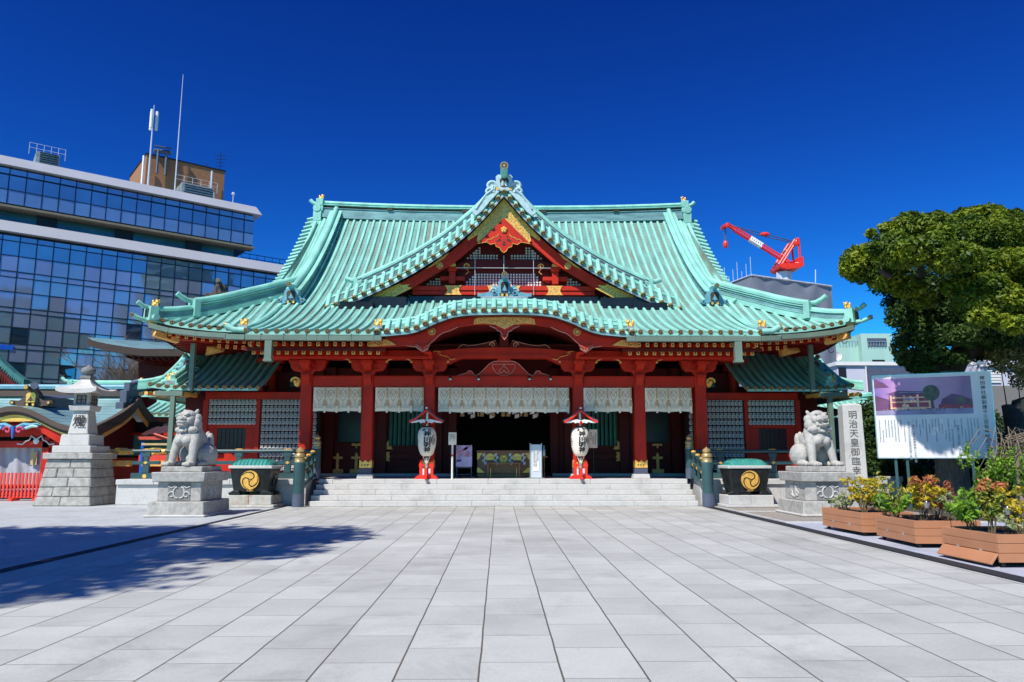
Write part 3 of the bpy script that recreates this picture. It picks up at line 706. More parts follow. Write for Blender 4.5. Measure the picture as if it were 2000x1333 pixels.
for s in (-1, 1):
    for k in range(13):
        x = 8.85+.29*k; zz = 5.60+lift(x)*1.0
        rafter((BX+s*x, 26.15, zz), (BX+s*x, 29.9, zz+.5-lift(x)*.8), .10, .12, zz)
        if k < 6: rafter((BX+s*(x+.1), 27.2, zz-.06), (BX+s*(x+.1), 29.9, zz+.25), .11, .13, zz-.06)
    mb = MB(); ge = MB()
    for k in range(62):
        y = 26.3+.29*k; l = lift(WE-min(y-YE, 46.1-y))
        d0 = 12.2; zz = 5.62+l
        inn = max(9.0, 12.1-(y-26.0)) if y < 29.2 else 9.0
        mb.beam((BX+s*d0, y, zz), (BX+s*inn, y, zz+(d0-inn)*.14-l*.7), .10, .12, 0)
    tag(mb.build('side_rafters', M['shadered'], hall), kind='stuff')
    mb = MB()
    mb.grid(lambda u, v: (BX+s*lerp(8.6, 12.4, u), lerp(26.0, 30.2, v), 5.72+lift(lerp(8.6, 12.4, u))*(1-v*.7)+.42*v), 10, 4, 0, flip=s < 0)
    mb.grid(lambda u, v: (BX+s*lerp(12.4, 8.9, u), lerp(26.0, 45, v), 5.73+lift(WE-min(lerp(.1, 19.1, v), 20))*(1-u)+.42*u), 4, 30, 0, flip=s > 0)
    mb.grid(lambda u, v: (BX+s*(8.6+3.85*u), 25.99, lerp(5.62, 5.92, v)+lift(8.6+3.85*u)), 12, 1, 1)
    mb.grid(lambda u, v: (BX+s*12.42, lerp(26.0, 46, u), lerp(5.62, 5.92, v)+lift(WE-min(20*u, 20-20*u))), 40, 1, 1)
    mb.build('eave_soffit', [M['maroon'], M['roofbrown']], hall)  # soffit boards coloured dark to paint the shaded gaps between rafters
    e = Vector((BX+s*12.2, 26.15, 5.88)); mb = MB(); mb.beam(e, (BX+s*9.0, 29.4, 5.9), .2, .26, 0); mb.build('hip_rafter', M['red'], hall)
    g2 = MB(); d = Vector((s, -1, 0)).normalized()
    g2.beam(e-d*.75+Vector((0, 0, -.1)), e+d*.12+Vector((0, 0, .06)), .27, .34, 0); g2.beam(e-d*.3+Vector((0, 0, .26)), e+d*.3+Vector((0, 0, .38)), .25, .22, 0)
    g2.build('gilded_corner_beam', [M['golddull'], M['golddark']], hall, bevel=.02)
    g3 = MB(); yy, zz, xx = 27.35, 5.42, 10.65
    g3.hexa([(BX+s*xx-.3, yy, zz-.14), (BX+s*xx+.3, yy-.2, zz+.02), (BX+s*xx+.3, yy, zz+.2), (BX+s*xx-.3, yy+.1, zz+.2)], [(BX+s*xx-.3, yy+.3, zz-.1), (BX+s*xx+.3, yy+.2, zz+.02), (BX+s*xx+.3, yy+.3, zz+.2), (BX+s*xx-.3, yy+.4, zz+.2)], 0)
    g3.build('gilded_bracket', [M['golddull']], hall)
    for k in range(6):
        hk = MB(); y = 26.6+1.15*k; pts = arc((0, 0), .10, 95, 350, 9)
        hk.tube([(BX+s*(12.36+a), y, 5.50+lift(WE-min(y-YE, 20))+b) for a, b in pts], .012, 5); hk.build('rain_hook', M['black'], hall)

# ---- canopy columns
YC = 27.0
CXS = [-7.07, -4.88, -2.68, 2.68, 4.88, 7.1]
def gold_shoe(mb, x, w, y):
    z0 = 1.22
    pts = [(-w-.012, z0), (-w-.012, z0+.28), (-w+.08, z0+.2), (-.09, z0+.19), (0, z0+.27), (.09, z0+.19), (w-.08, z0+.2), (w+.012, z0+.28), (w+.012, z0)]
    mb.plate([(x+a, z) for a, z in pts][::-1], y-w-.014, y-w-.002, 0)
    for s in (-1, 1):
        q = [(y-w-.01, z0), (y-w-.01, z0+.28), (y-w+.1, z0+.19), (y, z0+.26), (y+w-.1, z0+.19), (y+w+.01, z0+.26), (y+w+.01, z0)]
        mb.hexa([(x+s*w, a, z) for a, z in q], [(x+s*(w+.013), a, z) for a, z in q], 0)
    for a in (-.1, 0, .1): mb.plate([(x+a+c, z0+.09+d) for c, d in arc((0, 0), .045, 20, 250, 6)+arc((.01, 0), .025, 250, 20, 6)], y-w-.018, y-w-.014, 1)
for i, cx in enumerate(CXS):
    x = BX+cx; w = .205
    mb = MB(); mb.box(x-w, x+w, YC-w, YC+w, 1.0, 4.62, 0); co = mb.build('column', M['red'], hall, bevel=.03)
    mb = MB(); mb.hexa([(x-.29, YC-.29, ZP), (x+.29, YC-.29, ZP), (x+.29, YC+.29, ZP), (x-.29, YC+.29, ZP)], [(x-.27, YC-.27, 1.0), (x+.27, YC-.27, 1.0), (x+.27, YC+.27, 1.0), (x-.27, YC+.27, 1.0)]); mb.build('base_stone', M['stone'], co, bevel=.015)
    if i not in (2, 3) or True:
        mb = MB()
        for k in range(14): mb.box(x-w-.02+k*.0315, x-w-.02+k*.0315+.026, YC-w-.02, YC+w+.02, 1.0, 1.2, 0)
        mb.build('ribbed_foot', M['slate'], co)
        mb = MB(); gold_shoe(mb, x, w, YC); mb.build('gold_shoe', [M['gold'], M['golddark']], co)
# header beam between columns
for a, b in zip(CXS, CXS[1:]):
    mb = MB(); mb.box(BX+a+.205, BX+b-.205, YC-.17, YC+.17, 4.08, 4.46); mb.box(BX+a+.205, BX+b-.205, YC-.2, YC+.2, 4.46, 4.485); mb.build('tie_beam', M['red'], hall, bevel=.02)
for s in (-1, 1):      # carved beam noses
    mb = MB(); x = BX+s*7.1
    mb.tube([(x+s*(.2+.03*i), YC-.02, 4.25+.1*math.sin(i*.9)) for i in range(10)], [.13-.009*i for i in range(10)], 8, 0); scroll(mb, (x+s*.36, 4.27), .17, s, YC-.2, YC-.19, 1)
    mb.sph((x+s*.37, YC-.2, 4.27), .06, 10, 1); mb.build('carved_beam_nose', [M['golddull'], M['gold']], hall, smooth=True)
# bracket complexes
def bracket(x, mb):
    y = YC
    def blk(x0, x1, z0, z1, y0=-.17, y1=.17, cut=.0, mi=0): mb.hexa([(x0+cut, y+y0, z0), (x1-cut, y+y0, z0), (x1-cut, y+y1, z0), (x0+cut, y+y1, z0)], [(x0, y+y0, z1), (x1, y+y0, z1), (x1, y+y1, z1), (x0, y+y1, z1)], mi)
    mb.hexa([(x-.13, y-.2, 4.14), (x+.13, y-.2, 4.14), (x+.13, y+.1, 4.14), (x-.13, y+.1, 4.14)], [(x-.14, y-.42, 4.42), (x+.14, y-.42, 4.42), (x+.14, y+.1, 4.42), (x-.14, y+.1, 4.42)])
    blk(x-.16, x+.16, 4.42, 4.52, -.44, .17)
    blk(x-.34, x+.34, 4.5, 4.74, -.2, .2, .16)
    for s in (-1, 1):   # boat arms
        pr = [(.12, 4.70), (.30, 4.64), (.50, 4.66), (.60, 4.78), (.64, 4.94), (.12, 4.94)]
        q = [(x+s*a, z) for a, z in pr]; mb.plate(q if s > 0 else q[::-1], y-.15, y+.15)
        blk(x+s*.47-.2, x+s*.47+.2, 4.94, 5.07, -.2, .2, .0); blk(x+s*.47-.15, x+s*.47+.15, 4.90, 4.945, -.16, .16)
    mb.hexa([(x-.14, y-.3, 4.62), (x+.14, y-.3, 4.62), (x+.14, y, 4.62), (x-.14, y, 4.62)], [(x-.15, y-.62, 4.86), (x+.15, y-.62, 4.86), (x+.15, y, 4.86), (x-.15, y, 4.86)])
    blk(x-.2, x+.2, 4.86, 5.0, -.66, .2); mb.hexa([(x-.15, y-.6, 5.0), (x+.15, y-.6, 5.0), (x+.15, y+.1, 5.0), (x-.15, y+.1, 5.0)], [(x-.13, y-1.0, 5.25), (x+.13, y-1.0, 5.25), (x+.13, y+.1, 5.25), (x-.13, y+.1, 5.25)])
for cx in CXS:
    mb = MB(); bracket(BX+cx, mb); mb.build('bracket_block', M['red'], hall, bevel=.015)
    mb = MB()
    for s in (-1, 1):
        for t in range(3): mb.tube([(BX+cx+s*(.62+.08*t), YC-.2, 5.0+.035*t), (BX+cx+s*(.72+.08*t), YC-.22, 5.06+.03*t)], .025, 6, 0)
        mb.sph((BX+cx+s*.66, YC-.22, 4.99), .05, 8, 0)
    if abs(cx) < 7: mb.build('gold_cloud_carving', M['golddull'], hall, smooth=True)
# upper beams
for s in (-1, 1):
    mb = MB(); x0, x1 = sorted((BX+s*2.68, BX+s*8.4))
    mb.box(x0, x1, YC-.16, YC+.16, 5.07, 5.42); mb.box(x0, x1, YC-.9, YC-.7, 5.02, 5.12); mb.build('eave_beam', M['red'], hall, bevel=.015)
    mb = MB()
    for k in range(6):       # bow shaped undersides between brackets
        pass
    for a, b in ((2.68, 4.88), (4.88, 7.1)):
        c = (a+b)/2; hw = (b-a)/2
        n_ = 14
        for i in range(n_):
            u0, u1 = -1+2*i/n_, -1+2*(i+1)/n_
            f = lambda u: 5.07-.16*max(0, abs(u)-.42)/.58*1.4 if abs(u) > .42 else 5.07
            q = [(BX+s*(c+u0*hw), f(u0)), (BX+s*(c+u1*hw), f(u1)), (BX+s*(c+u1*hw), 5.08), (BX+s*(c+u0*hw), 5.08)]
            if min(f(u0), f(u1)) < 5.06: mb.plate(q if s > 0 else q[::-1], YC-.13, YC+.13)
            if (u1 > -.3 and u0 < -.1 or i == n_-1) and mb.v: mb.build('carved_beam_edge', M['red'], hall); mb = MB()
# central rainbow beam
mb = MB(); nn = 24; Lx = 2.62
def rb_top(x): return 5.52-.16*(abs(x)/Lx)**2.2
def rb_bot(x):
    a = abs(x)/Lx; return 5.12 if a < .62 else 5.12-.20*(a-.62)/.1 if a < .72 else 4.92+.02*(a-.72)
for i in range(nn):
    a, b = lerp(-Lx, Lx, i/nn), lerp(-Lx, Lx, (i+1)/nn)
    mb.plate([(BX+a, rb_bot(a)), (BX+b, rb_bot(b)), (BX+b, rb_top(b)), (BX+a, rb_top(a))], YC-.2, YC+.16)
    mb.plate([(BX+a, rb_bot(a)+.02), (BX+b, rb_bot(b)+.02), (BX+b, rb_bot(b)+.14), (BX+a, rb_bot(a)+.14)], YC-.24, YC-.2)
mb.build('rainbow_beam', M['red'], hall)
for s in (-1, 1):
    mb = MB(); mb.tube([(BX+s*x, YC-.245, z) for x, z in ((1.75, 5.1), (1.9, 5.06), (2.05, 5.18), (2.25, 5.22), (2.4, 5.3), (2.35, 5.36), (2.28, 5.33), (2.45, 5.38), (2.55, 5.36))], .014, 5, 0)
    mb.build('edge_line', M['golddull'], hall)
    mb = MB(); q = [(.12, 5.5), (.3, 5.78), (.5, 5.74), (.72, 5.68), (1.0, 5.62), (1.3, 5.60), (1.5, 5.64), (1.58, 5.60), (1.7, 5.48)]
    q = [(BX+s*x, z) for x, z in q]; mb.plate(q if s < 0 else q[::-1], YC-.1, YC+.05); mb.tube([(x, YC-.11, z) for x, z in q[1:]], .012, 5, 1)
    scroll(mb, (BX+s*.42, 5.62), .11, s, YC-.11, YC-.1, 1); mb.build('wave_carving', [M['maroon'], M['edge']], hall)
mb = MB(); mb.box(BX-.16, BX+.16, YC-.14, YC+.1, 5.5, 6.3); mb.build('king_post', M['maroon'], hall)
# frog-leg strut over the header
mb = MB(); hf = [(0, 5.03), (.30, 5.03), (.42, 5.0), (.55, 4.92), (.66, 4.80), (.74, 4.72), (.9, 4.56), (1.05, 4.5), (1.1, 4.56), (1.16, 4.66), (1.28, 4.68), (1.34, 4.60), (1.5, 4.55), (1.62, 4.52), (1.7, 4.485)]
q = [(BX-x, z) for x, z in hf[::-1]]+[(BX+x, z) for x, z in hf[1:]]
mb.plate(q[::-1], YC-.1, YC+.08, 0); mb.tube([(x, YC-.105, z) for x, z in q], .013, 5, 1)
hh = [(0, 4.90), (-.06, 4.80), (-.17, 4.70), (-.17, 4.62), (-.09, 4.60), (-.03, 4.66), (0, 4.7)]
mb.tube([(BX+x, YC-.11, z) for x, z in hh]+[(BX-x, YC-.11, z) for x, z in hh[::-1]], .013, 5, 1)
bb = [(-.42, 4.92), (-.40, 4.78), (-.30, 4.62), (-.12, 4.52), (0, 4.51)]
mb.tube([(BX+x, YC-.11, z) for x, z in bb]+[(BX-x, YC-.11, z) for x, z in bb[::-1]]+[(BX-.42, YC-.11, 4.92)], .012, 5, 1)
mb.box(BX-.24, BX+.24, YC-.14, YC+.1, 5.03, 5.14, 0); mb.build('frog_leg_strut', [M['red'], M['edge']], hall)
for x in (880, 935, 1034, 1075):
    p = P(x, 739, YC-.35); mb = MB(); mb.sph(p, (.07, .1, .075), 10, 0); mb.tube([p+Vector((0, -.05, -.02)), p+Vector((0, -.13, -.05))], [.06, .075], 10, 0); mb.tube([p+Vector((0, .0, .05)), p+Vector((.0, .25, .12))], .012, 5, 0)
    mb.sph(p+Vector((0, -.13, -.05)), (.05, .012, .03), 8, 1); mb.build('floodlight', [M['black'], M['white']], hall, smooth=True)

# ---- hall front wall and interior
YW_ = 30.4
def wall_part(name, px0, px1, pz0, pz1, m, y=YW_, th=.12, by_px=True, bevel=0):
    mb = MB(); a = P(px0, 830, y).x; b = P(px1, 830, y).x; mb.box(a, b, y, y+th, pz0, pz1); return mb.build(name, m, hall, bevel=bevel)
for s in (-1, 1):
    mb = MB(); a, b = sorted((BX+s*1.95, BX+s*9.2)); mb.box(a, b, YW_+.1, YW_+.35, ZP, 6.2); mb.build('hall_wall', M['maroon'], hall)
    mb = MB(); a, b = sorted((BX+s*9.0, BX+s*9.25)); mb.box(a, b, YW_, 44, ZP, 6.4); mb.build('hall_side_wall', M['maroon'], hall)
    # corner column
    mb = MB(); mb.tube([(BX+s*9.25, 29.75, ZP), (BX+s*9.25, 29.75, 6.0)], .2, 14); mb.build('corner_column', M['red'], hall, smooth=True)
    mb = MB(); mb.box(BX+s*9.25-.35, BX+s*9.25+.35, 29.5, 30.0, 5.0, 5.22); mb.box(BX+s*9.25-.5, BX+s*9.25+.5, 29.5, 30.0, 5.3, 5.5); mb.box(BX+s*9.25-.14, BX+s*9.25+.14, 29.2, 30, 4.8, 5.0); mb.build('bracket_block', M['red'], hall, bevel=.02)
    x = BX+s*7.0; mb = MB(); mb.box(min(BX+s*7.2, BX+s*9.2), max(BX+s*7.2, BX+s*9.2), 29.9, 30.0, 4.15, 4.95, 0); mb.build('upper_wall', M['maroon'], hall)
    mb = MB(); c0 = BX+s*8.1
    mb.box(c0-.42, c0+.42, 29.86, 29.9, 4.35, 4.75, 0)
    for k in range(7): mb.box(c0-.42+k*.14-.012, c0-.42+k*.14+.012, 29.84, 29.86, 4.35, 4.75, 1)
    for k in range(4): mb.box(c0-.42, c0+.42, 29.845, 29.865, 4.35+k*.133-.012, 4.35+k*.133+.012, 1)
    mb.build('lattice_window', [M['teallight'], M['dark']], hall)
    # inner columns flanking the opening
    for cx in (2.05, 2.62):
        mb = MB(); mb.box(BX+s*cx-.17, BX+s*cx+.17, YW_-.12, YW_+.2, ZP, 5.2); mb.build('inner_column', M['maroon'], hall, bevel=.02)
    for cx in (4.88, 7.0):
        mb = MB(); mb.box(BX+s*cx-.2, BX+s*cx+.2, YW_-.12, YW_+.2, ZP, 5.2); mb.build('inner_column', M['maroon'], hall, bevel=.02)
    # green slat window
    a, b = sorted((BX+s*3.05, BX+s*4.62)); mb = MB(); mb.box(a, b, YW_+.05, YW_+.1, 2.05, 3.95, 0)
    fr = mb.build('window', M['dark'], hall)
    mb = MB(); mb.box(a-.08, b+.08, YW_-.0, YW_+.08, 1.93, 2.06); mb.box(a-.08, a, YW_, YW_+.08, 2.05, 4); mb.box(b, b+.08, YW_, YW_+.08, 2.05, 4); mb.build('window_frame', M['maroon'], fr)
    mb = MB(); n_ = 9
    for k in range(n_): xx = lerp(a, b, (k+.5)/n_); mb.beam((xx, YW_, 2.06), (xx, YW_, 3.95), .085, .085, 0, up=(1, 1, 0))
    mb.build('window_slat', M['teallight'], fr)
    mb = MB(); mb.box(a-.1, b+.1, YW_-.06, YW_+.1, 1.50, 1.74); mb.build('lower_rail', M['maroon'], hall, bevel=.01)
    for xx, sg in ((a-.1, 1), (b+.1, -1)):
        mb = MB(); z = 1.44; mb.plate([(xx, z), (xx+sg*.2, z), (xx+sg*.14, z+.09), (xx+sg*.2, z+.17), (xx+sg*.14, z+.26), (xx+sg*.2, z+.36), (xx, z+.36)][::sg], YW_-.09, YW_-.062); mb.build('gold_plate', M['golddull'], hall)
        z = 1.9; mb = MB(); mb.plate([(xx, z), (xx+sg*.3, z), (xx+sg*.22, z+.06), (xx+sg*.26, z+.12), (xx+sg*.12, z+.14), (xx+sg*.12, z+.36), (xx+sg*.05, z+.3), (xx, z+.34)][::sg], YW_-.04, YW_-.01); mb.build('gold_plate', M['golddull'], hall)
    # doors with hinges
    a, b = sorted((BX+s*5.35, BX+s*6.75)); mb = MB(); mb.box(a, b, YW_+.0, YW_+.09, ZP+.1, 2.15); dr_ = mb.build('door', M['maroon'], hall)
    mb = MB(); mb.box(a+.1, b-.05, YW_+.02, YW_+.095, 2.2, 3.5); mb.build('door_glass', M['glassdark'], dr_)
    mb = MB()
    for xx in (a+.12, lerp(a, b, .62)):
        mb.plate([(xx-.055, .98), (xx+.055, .98), (xx+.055, 1.7), (xx, 1.78), (xx-.055, 1.7)], YW_-.03, YW_, 0)
        mb.plate([(xx-.2, 1.52), (xx+.2, 1.52), (xx+.2, 1.62), (xx-.2, 1.62)], YW_-.035, YW_-.031, 0); mb.plate([(xx-.24, .96), (xx+.24, .96), (xx+.24, 1.12), (xx-.24, 1.12)], YW_-.04, YW_-.036, 0)
    xx = lerp(a, b, .62); mb.plate([(xx-.2, 2.05), (xx+.2, 2.05), (xx+.2, 2.13), (xx-.2, 2.13)], YW_-.03, YW_, 0); mb.tube([(xx, YW_-.06, 2.1), (xx, YW_-.06, 1.95)], .035, 8, 0)
    mb.build('gold_hinge', M['golddull'], dr_)
    mb = MB(); a, b = sorted((BX+s*1.95, BX+s*7.2)); mb.box(a, b, 30.0, 30.9, ZP, ZP+.115); mb.build('threshold_stone', M['stone'], hall, bevel=.01)
mb = MB(); mb.box(BX-2, BX+2, YW_, YW_+.3, 3.62, 6.2); mb.build('lintel', M['maroon'], hall)
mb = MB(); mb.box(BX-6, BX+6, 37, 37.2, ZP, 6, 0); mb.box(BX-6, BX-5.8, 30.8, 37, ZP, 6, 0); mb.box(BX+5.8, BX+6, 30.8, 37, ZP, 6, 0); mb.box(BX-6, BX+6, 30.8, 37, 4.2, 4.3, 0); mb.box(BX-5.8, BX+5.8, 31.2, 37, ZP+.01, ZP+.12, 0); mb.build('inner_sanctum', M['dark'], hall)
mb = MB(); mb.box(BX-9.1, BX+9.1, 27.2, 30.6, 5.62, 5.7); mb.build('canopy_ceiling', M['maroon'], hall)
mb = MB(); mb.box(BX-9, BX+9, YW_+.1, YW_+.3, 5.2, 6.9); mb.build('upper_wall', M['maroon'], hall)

# ================= the big front gable (part of the roof)
YD = 28.2
DL = [(275, 1058), (337, 1036), (400, 1015), (465, 990), (528, 962), (590, 934), (651, 907), (713, 877), (771, 845), (831, 814), (892, 780), (947, 745), (1005, 709), (1062, 672), (1117, 630), (1169, 590), (1219, 545), (1271, 502), (1318, 457), (1363, 409), (1407, 360), (1449, 310), (1490, 265)]
DC = [X(560+a/3.507, 300+b/3.507, YD) for a, b in DL]; DC[-1] = (0, DC[-1][1])
def dz(x): return interp(DC, -abs(x))
mb = MB()
for x, z in DC:
    for s in ((-1, 1) if x else (1,)):
        p0 = Vector((BX+s*x, YD-.02, z)); p1 = Vector((BX+s*x, YD+.46, z+.62))
        mb.tube([p0, p1], .088, 8, 1); roll_cap(mb, p0, p1-p0, .09)
X0 = DC[0][0]
def dn(x):    # outward normal of the curve
    e_ = .05; t = Vector((2*e_, dz(x+e_)-dz(x-e_))).normalized(); return Vector((-t.y, t.x))
for s in (-1, 1):
    def fx(u): return X0*(1-u)
    mb.grid(lambda u, v: (BX+s*fx(u), YD+.03+.46*v, dz(fx(u))-.06+.64*v), 46, 3, 1, flip=s > 0)
    mb.grid(lambda u, v: (BX+s*fx(u), YD+.03, dz(fx(u))-.06-.10*v), 46, 1, 4)
    for off, r_ in ((.14, .03), (.50, .035)):
        mb.tube([(BX+s*fx(i/40), YD+.02+off*.72, dz(fx(i/40))-.03+off) for i in range(41)], r_, 6, 1)
    for off in (.2, .26, .32, .38, .44): mb.tube([(BX+s*fx(i/40), YD+.02+off*.72, dz(fx(i/40))-.045+off) for i in range(41)], .014, 4, 4)
    mb.grid(lambda u, v: (BX+s*fx(u), lerp(YD+.46, 36, v), dz(fx(u))+.55), 40, 2, 0)
    # raking ridge
    pth = [(BX+s*lerp(-5.75, -.1, i/30), YD+.72, dz(lerp(-5.75, -.1, i/30))+.52) for i in range(31)]
    ridge(mb, pth, [(.17, .0, .12), (.12, .12, .30, 4), (.17, .30, .34)], .10, 1, 1, .40)
    ridge(mb, pth, [(.18, .19, .21)], 0, 4, 1)
    e = Vector(pth[0]); mb.tube([e+Vector((0, 0, .38)), e+Vector((-s*-.28 if s < 0 else -.28, 0, .33))], .1, 8, 1)
    mb.tube([e+Vector((s*-.05, 0, .40)), e+Vector((-.25 if s > 0 else .25, 0, .34)), e+Vector((-.5 if s > 0 else .5, 0, .42))], .1, 10, 1)
    mb.box(e.x-.16, e.x+.16, YD+.55, YD+1.1, e.z-.1, e.z+.42, 1)
mb.build('front_gable_roof', [M['patina'], M['patina'], M['cap'], M['capdark'], M['lead']], hall, smooth=True)
# bargeboards
mb = MB(); YG = YD+.46
lowb = [X(745, 592, YG), X(805, 562, YG), X(888, 512, YG), X(933, 474, YG), (0, X(985, 424, YG)[1])]
nn = 40
for s in (-1, 1):
    for i in range(nn):
        xa, xb = lerp(lowb[0][0], 0, i/nn), lerp(lowb[0][0], 0, (i+1)/nn)
        q = [(BX+s*xa, interp(lowb, xa)), (BX+s*xb, interp(lowb, xb)), (BX+s*xb, dz(xb)-.14), (BX+s*xa, dz(xa)-.14)]
        mb.plate(q if s > 0 else q[::-1], YG, YG+.14)
        q = [(BX+s*xa, lerp(interp(lowb, xa), dz(xa)-.14, .5)), (BX+s*xb, lerp(interp(lowb, xb), dz(xb)-.14, .5)), (BX+s*xb, dz(xb)-.14), (BX+s*xa, dz(xa)-.14)]
        mb.plate(q if s > 0 else q[::-1], YG-.05, YG)
    q = [(BX+s*lowb[0][0], lowb[0][1]), (BX+s*lowb[0][0], dz(lowb[0][0])-.14), (BX+s*DC[0][0], DC[0][1]-.14), (BX+s*(DC[0][0]-.05), DC[0][1]-.2)]
    mb.plate(q if s < 0 else q[::-1], YG, YG+.14)
mb.build('gable_bargeboard', M['red'], hall)
yp = YG-.055
goldplate('gold_plate', [X(660, 601, yp), X(745, 592.5, yp), X(775, 578, yp), X(805, 562.5, yp), X(795, 561, yp), X(800, 556, yp), X(786, 557, yp), X(782, 553.5, yp), X(700, 590, yp)], yp, .12, M['gold'])
goldplate('gold_plate', [(0, X(985, 388, yp)[1]), X(950, 428, yp), X(913, 465, yp), X(914, 471, yp), X(934, 458, yp), X(931, 470, yp), X(937, 477, yp), (0, X(985, 428, yp)[1])], yp, .12, M['gold'])
goldplate('gold_strip', [X(832, 526, yp), X(868, 499, yp), X(877, 494, yp), X(868, 505, yp), X(858, 511, yp), X(845, 520, yp)], yp, .06, M['golddull'])
for s in (-1, 1):
    c = X(859, 519, yp); mb = MB(); mb.disc((BX+s*c[0], c[1]), .13, yp-.03, yp, 20, 0)
    for rr in (.1, .06): mb.tube([(BX+s*c[0]+a, yp-.032, c[1]+b) for a, b in arc((0, 0), rr, 0, 330, 12)], .008, 5, 1)
    mb.build('gold_crest', [M['golddull'], M['golddark']], hall)
gp = [(0, X(985, 427, yp)[1]), X(937, 473, yp), X(933, 477, yp), X(951, 474, yp), X(958, 479, yp), X(966.8, 476.5, yp), X(969, 483, yp), X(975.8, 485, yp), X(979, 491, yp)]
tip = (0, X(985, 495, yp)[1])
mb = MB(); q = [(BX+x, z) for x, z in gp]+[(BX, tip[1])]+[(BX-x, z) for x, z in gp[:0:-1]]
mb.plate(q, yp-.06, yp, 0); mb.tube([(x, yp-.065, z) for x, z in q[1:-1]], .012, 5, 1)
zc = X(985, 470, yp)[1]
for x, z, r_ in ((-.17, .0, .055), (.17, 0, .055), (-.26, -.05, .04), (.26, -.05, .04), (-.14, .13, .035), (.14, .13, .035), (0, -.1, .045), (-.04, -.19, .04), (.04, -.19, .04)): mb.disc((BX+x, zc+z), r_, yp-.066, yp-.06, 10, 2)
for k in range(5): mb.sph((BX+.07*math.cos(k*1.257+.3), yp-.08, zc+.42+.07*math.sin(k*1.257+.3)), .065, 8, 3)
mb.sph((BX, yp-.1, zc+.42), .05, 8, 3)
for s in (-1, 1):
    mb.tube([(BX+s*a, yp-.065, zc+b) for a, b in ((.2, .25), (.3, .12), (.42, .1), (.5, .02), (.62, .03), (.7, -.05))], .014, 5, 3)
mb.build('gable_pendant', [M['red'], M['gold'], M['ink'], M['gold']], hall)
# recessed gable wall
YX = 29.35
mb = MB(); L = [(X0+.6, dz(X0+.6)-.1)]+[(x, dz(x)-.1) for x, z in DC[3:]]
mb.plate([(BX+x, z) for x, z in L[::-1]]+[(BX-x, z) for x, z in L[:-1]], YX+.12, YX+.3, 0)
mb.build('gable_wall', M['maroon'], hall)
def lattice(polys, y=YX+.1, cell=.118, gap=.045):
    mb = MB()
    for poly in polys:
        x0 = min(p[0] for p in poly); x1 = max(p[0] for p in poly); z0 = min(p[1] for p in poly); z1 = max(p[1] for p in poly)
        nz = int((z1-z0)/(cell*.9))+1; nx = int((x1-x0)/cell)+1
        for i in range(nx):
            for j in range(nz):
                cx = x0+(i+.5)*cell; cz = z0+(j+.5)*cell*.9
                if inpoly(cx, cz, poly): mb.box(cx-cell/2+gap/2, cx+cell/2-gap/2, y, y+.012, cz-cell*.45+gap*.4, cz+cell*.45-gap*.4)
    return mb.build('white_lattice_panel', M['white'], hall)
def xp(*pts): return [(BX+X(a, b, YX)[0], X(a, b, YX)[1]) for a, b in pts]
def mir(poly): return [(2*BX-x, z) for x, z in poly][::-1]
q = xp((909, 558), (914, 545), (922, 536), (935, 532.5), (985, 532), (985, 558)); lattice([q[:-2]+[(2*BX-x, z) for x, z in q[:-2]][::-1]])
for poly in (xp((905, 506), (918, 496), (932, 485), (941, 478), (941, 498), (971, 498), (971, 506)), xp((832, 557), (840, 549), (850, 543), (860, 542), (861, 557))):
    lattice([poly]); lattice([mir(poly)])
mb = MB(); a, b = X(860, 558, YX), X(860, 514, YX)
mb.plate(xp((862, 532), (885, 517), (925, 511), (985, 509), (1045, 511), (1085, 517), (1108, 532), (1070, 530), (1040, 526), (985, 525), (930, 526), (900, 530))[::-1], YX-.15, YX+.05, 0); mb.build('gable_arch_beam', M['maroon'], hall)
for s in (-1, 1):
    c = X(884, 535, YX); mb = MB(); x = BX+s*c[0]
    zb, zt = X(884, 558, YX)[1], X(884, 520, YX)[1]
    mb.box(x-.13, x+.13, YX-.3, YX+.05, zb, zt-.3); mb.hexa([(x-.13, YX-.4, zt-.3), (x+.13, YX-.4, zt-.3), (x+.13, YX, zt-.3), (x-.13, YX, zt-.3)], [(x-.24, YX-.4, zt-.12), (x+.24, YX-.4, zt-.12), (x+.24, YX, zt-.12), (x-.24, YX, zt-.12)])
    mb.box(x-.5, x+.5, YX-.2, YX, zb+.16, zb+.34); mb.build('gable_strut', M['red'], hall, bevel=.02)
    mb = MB(); q = [(x-.14, zt-.12), (x+.14, zt-.12), (x+.14*s+.14*0, zt+.12), (x-.14, zt-.02)] ; mb.plate([(x-.14, zt-.12), (x+.14, zt-.12), (x+.14, zt+(.1 if s < 0 else -.02)), (x-.14, zt+(.1 if s > 0 else -.02))], YX-.43, YX-.4); mb.build('gold_plate', M['golddull'], hall)
    c = X(911, 523, YX); mb = MB(); scroll(mb, (BX+s*c[0], c[1]), .13, s, YX-.18, YX-.17, 0); mb.tube([(BX+s*(c[0]+.02), YX-.17, c[1]-.1), (BX+s*(c[0]+.1), YX-.17, c[1]-.22), (BX+s*(c[0]-.02), YX-.17, c[1]-.32)], .015, 5, 0); mb.build('gold_scroll', M['golddull'], hall)
zb, zt = X(985, 577, YX-.3)[1], X(985, 559, YX-.3)[1]
hx = X(805, 570, YX-.3)[0]
mb = MB(); mb.box(BX+hx, BX-hx, YX-.3, YX+.1, zb, lerp(zb, zt, .45), 0); mb.box(BX+hx, BX-hx, YX-.34, YX+.1, lerp(zb, zt, .47), zt, 0); mb.build('gable_base_beam', M['red'], hall, bevel=.02)
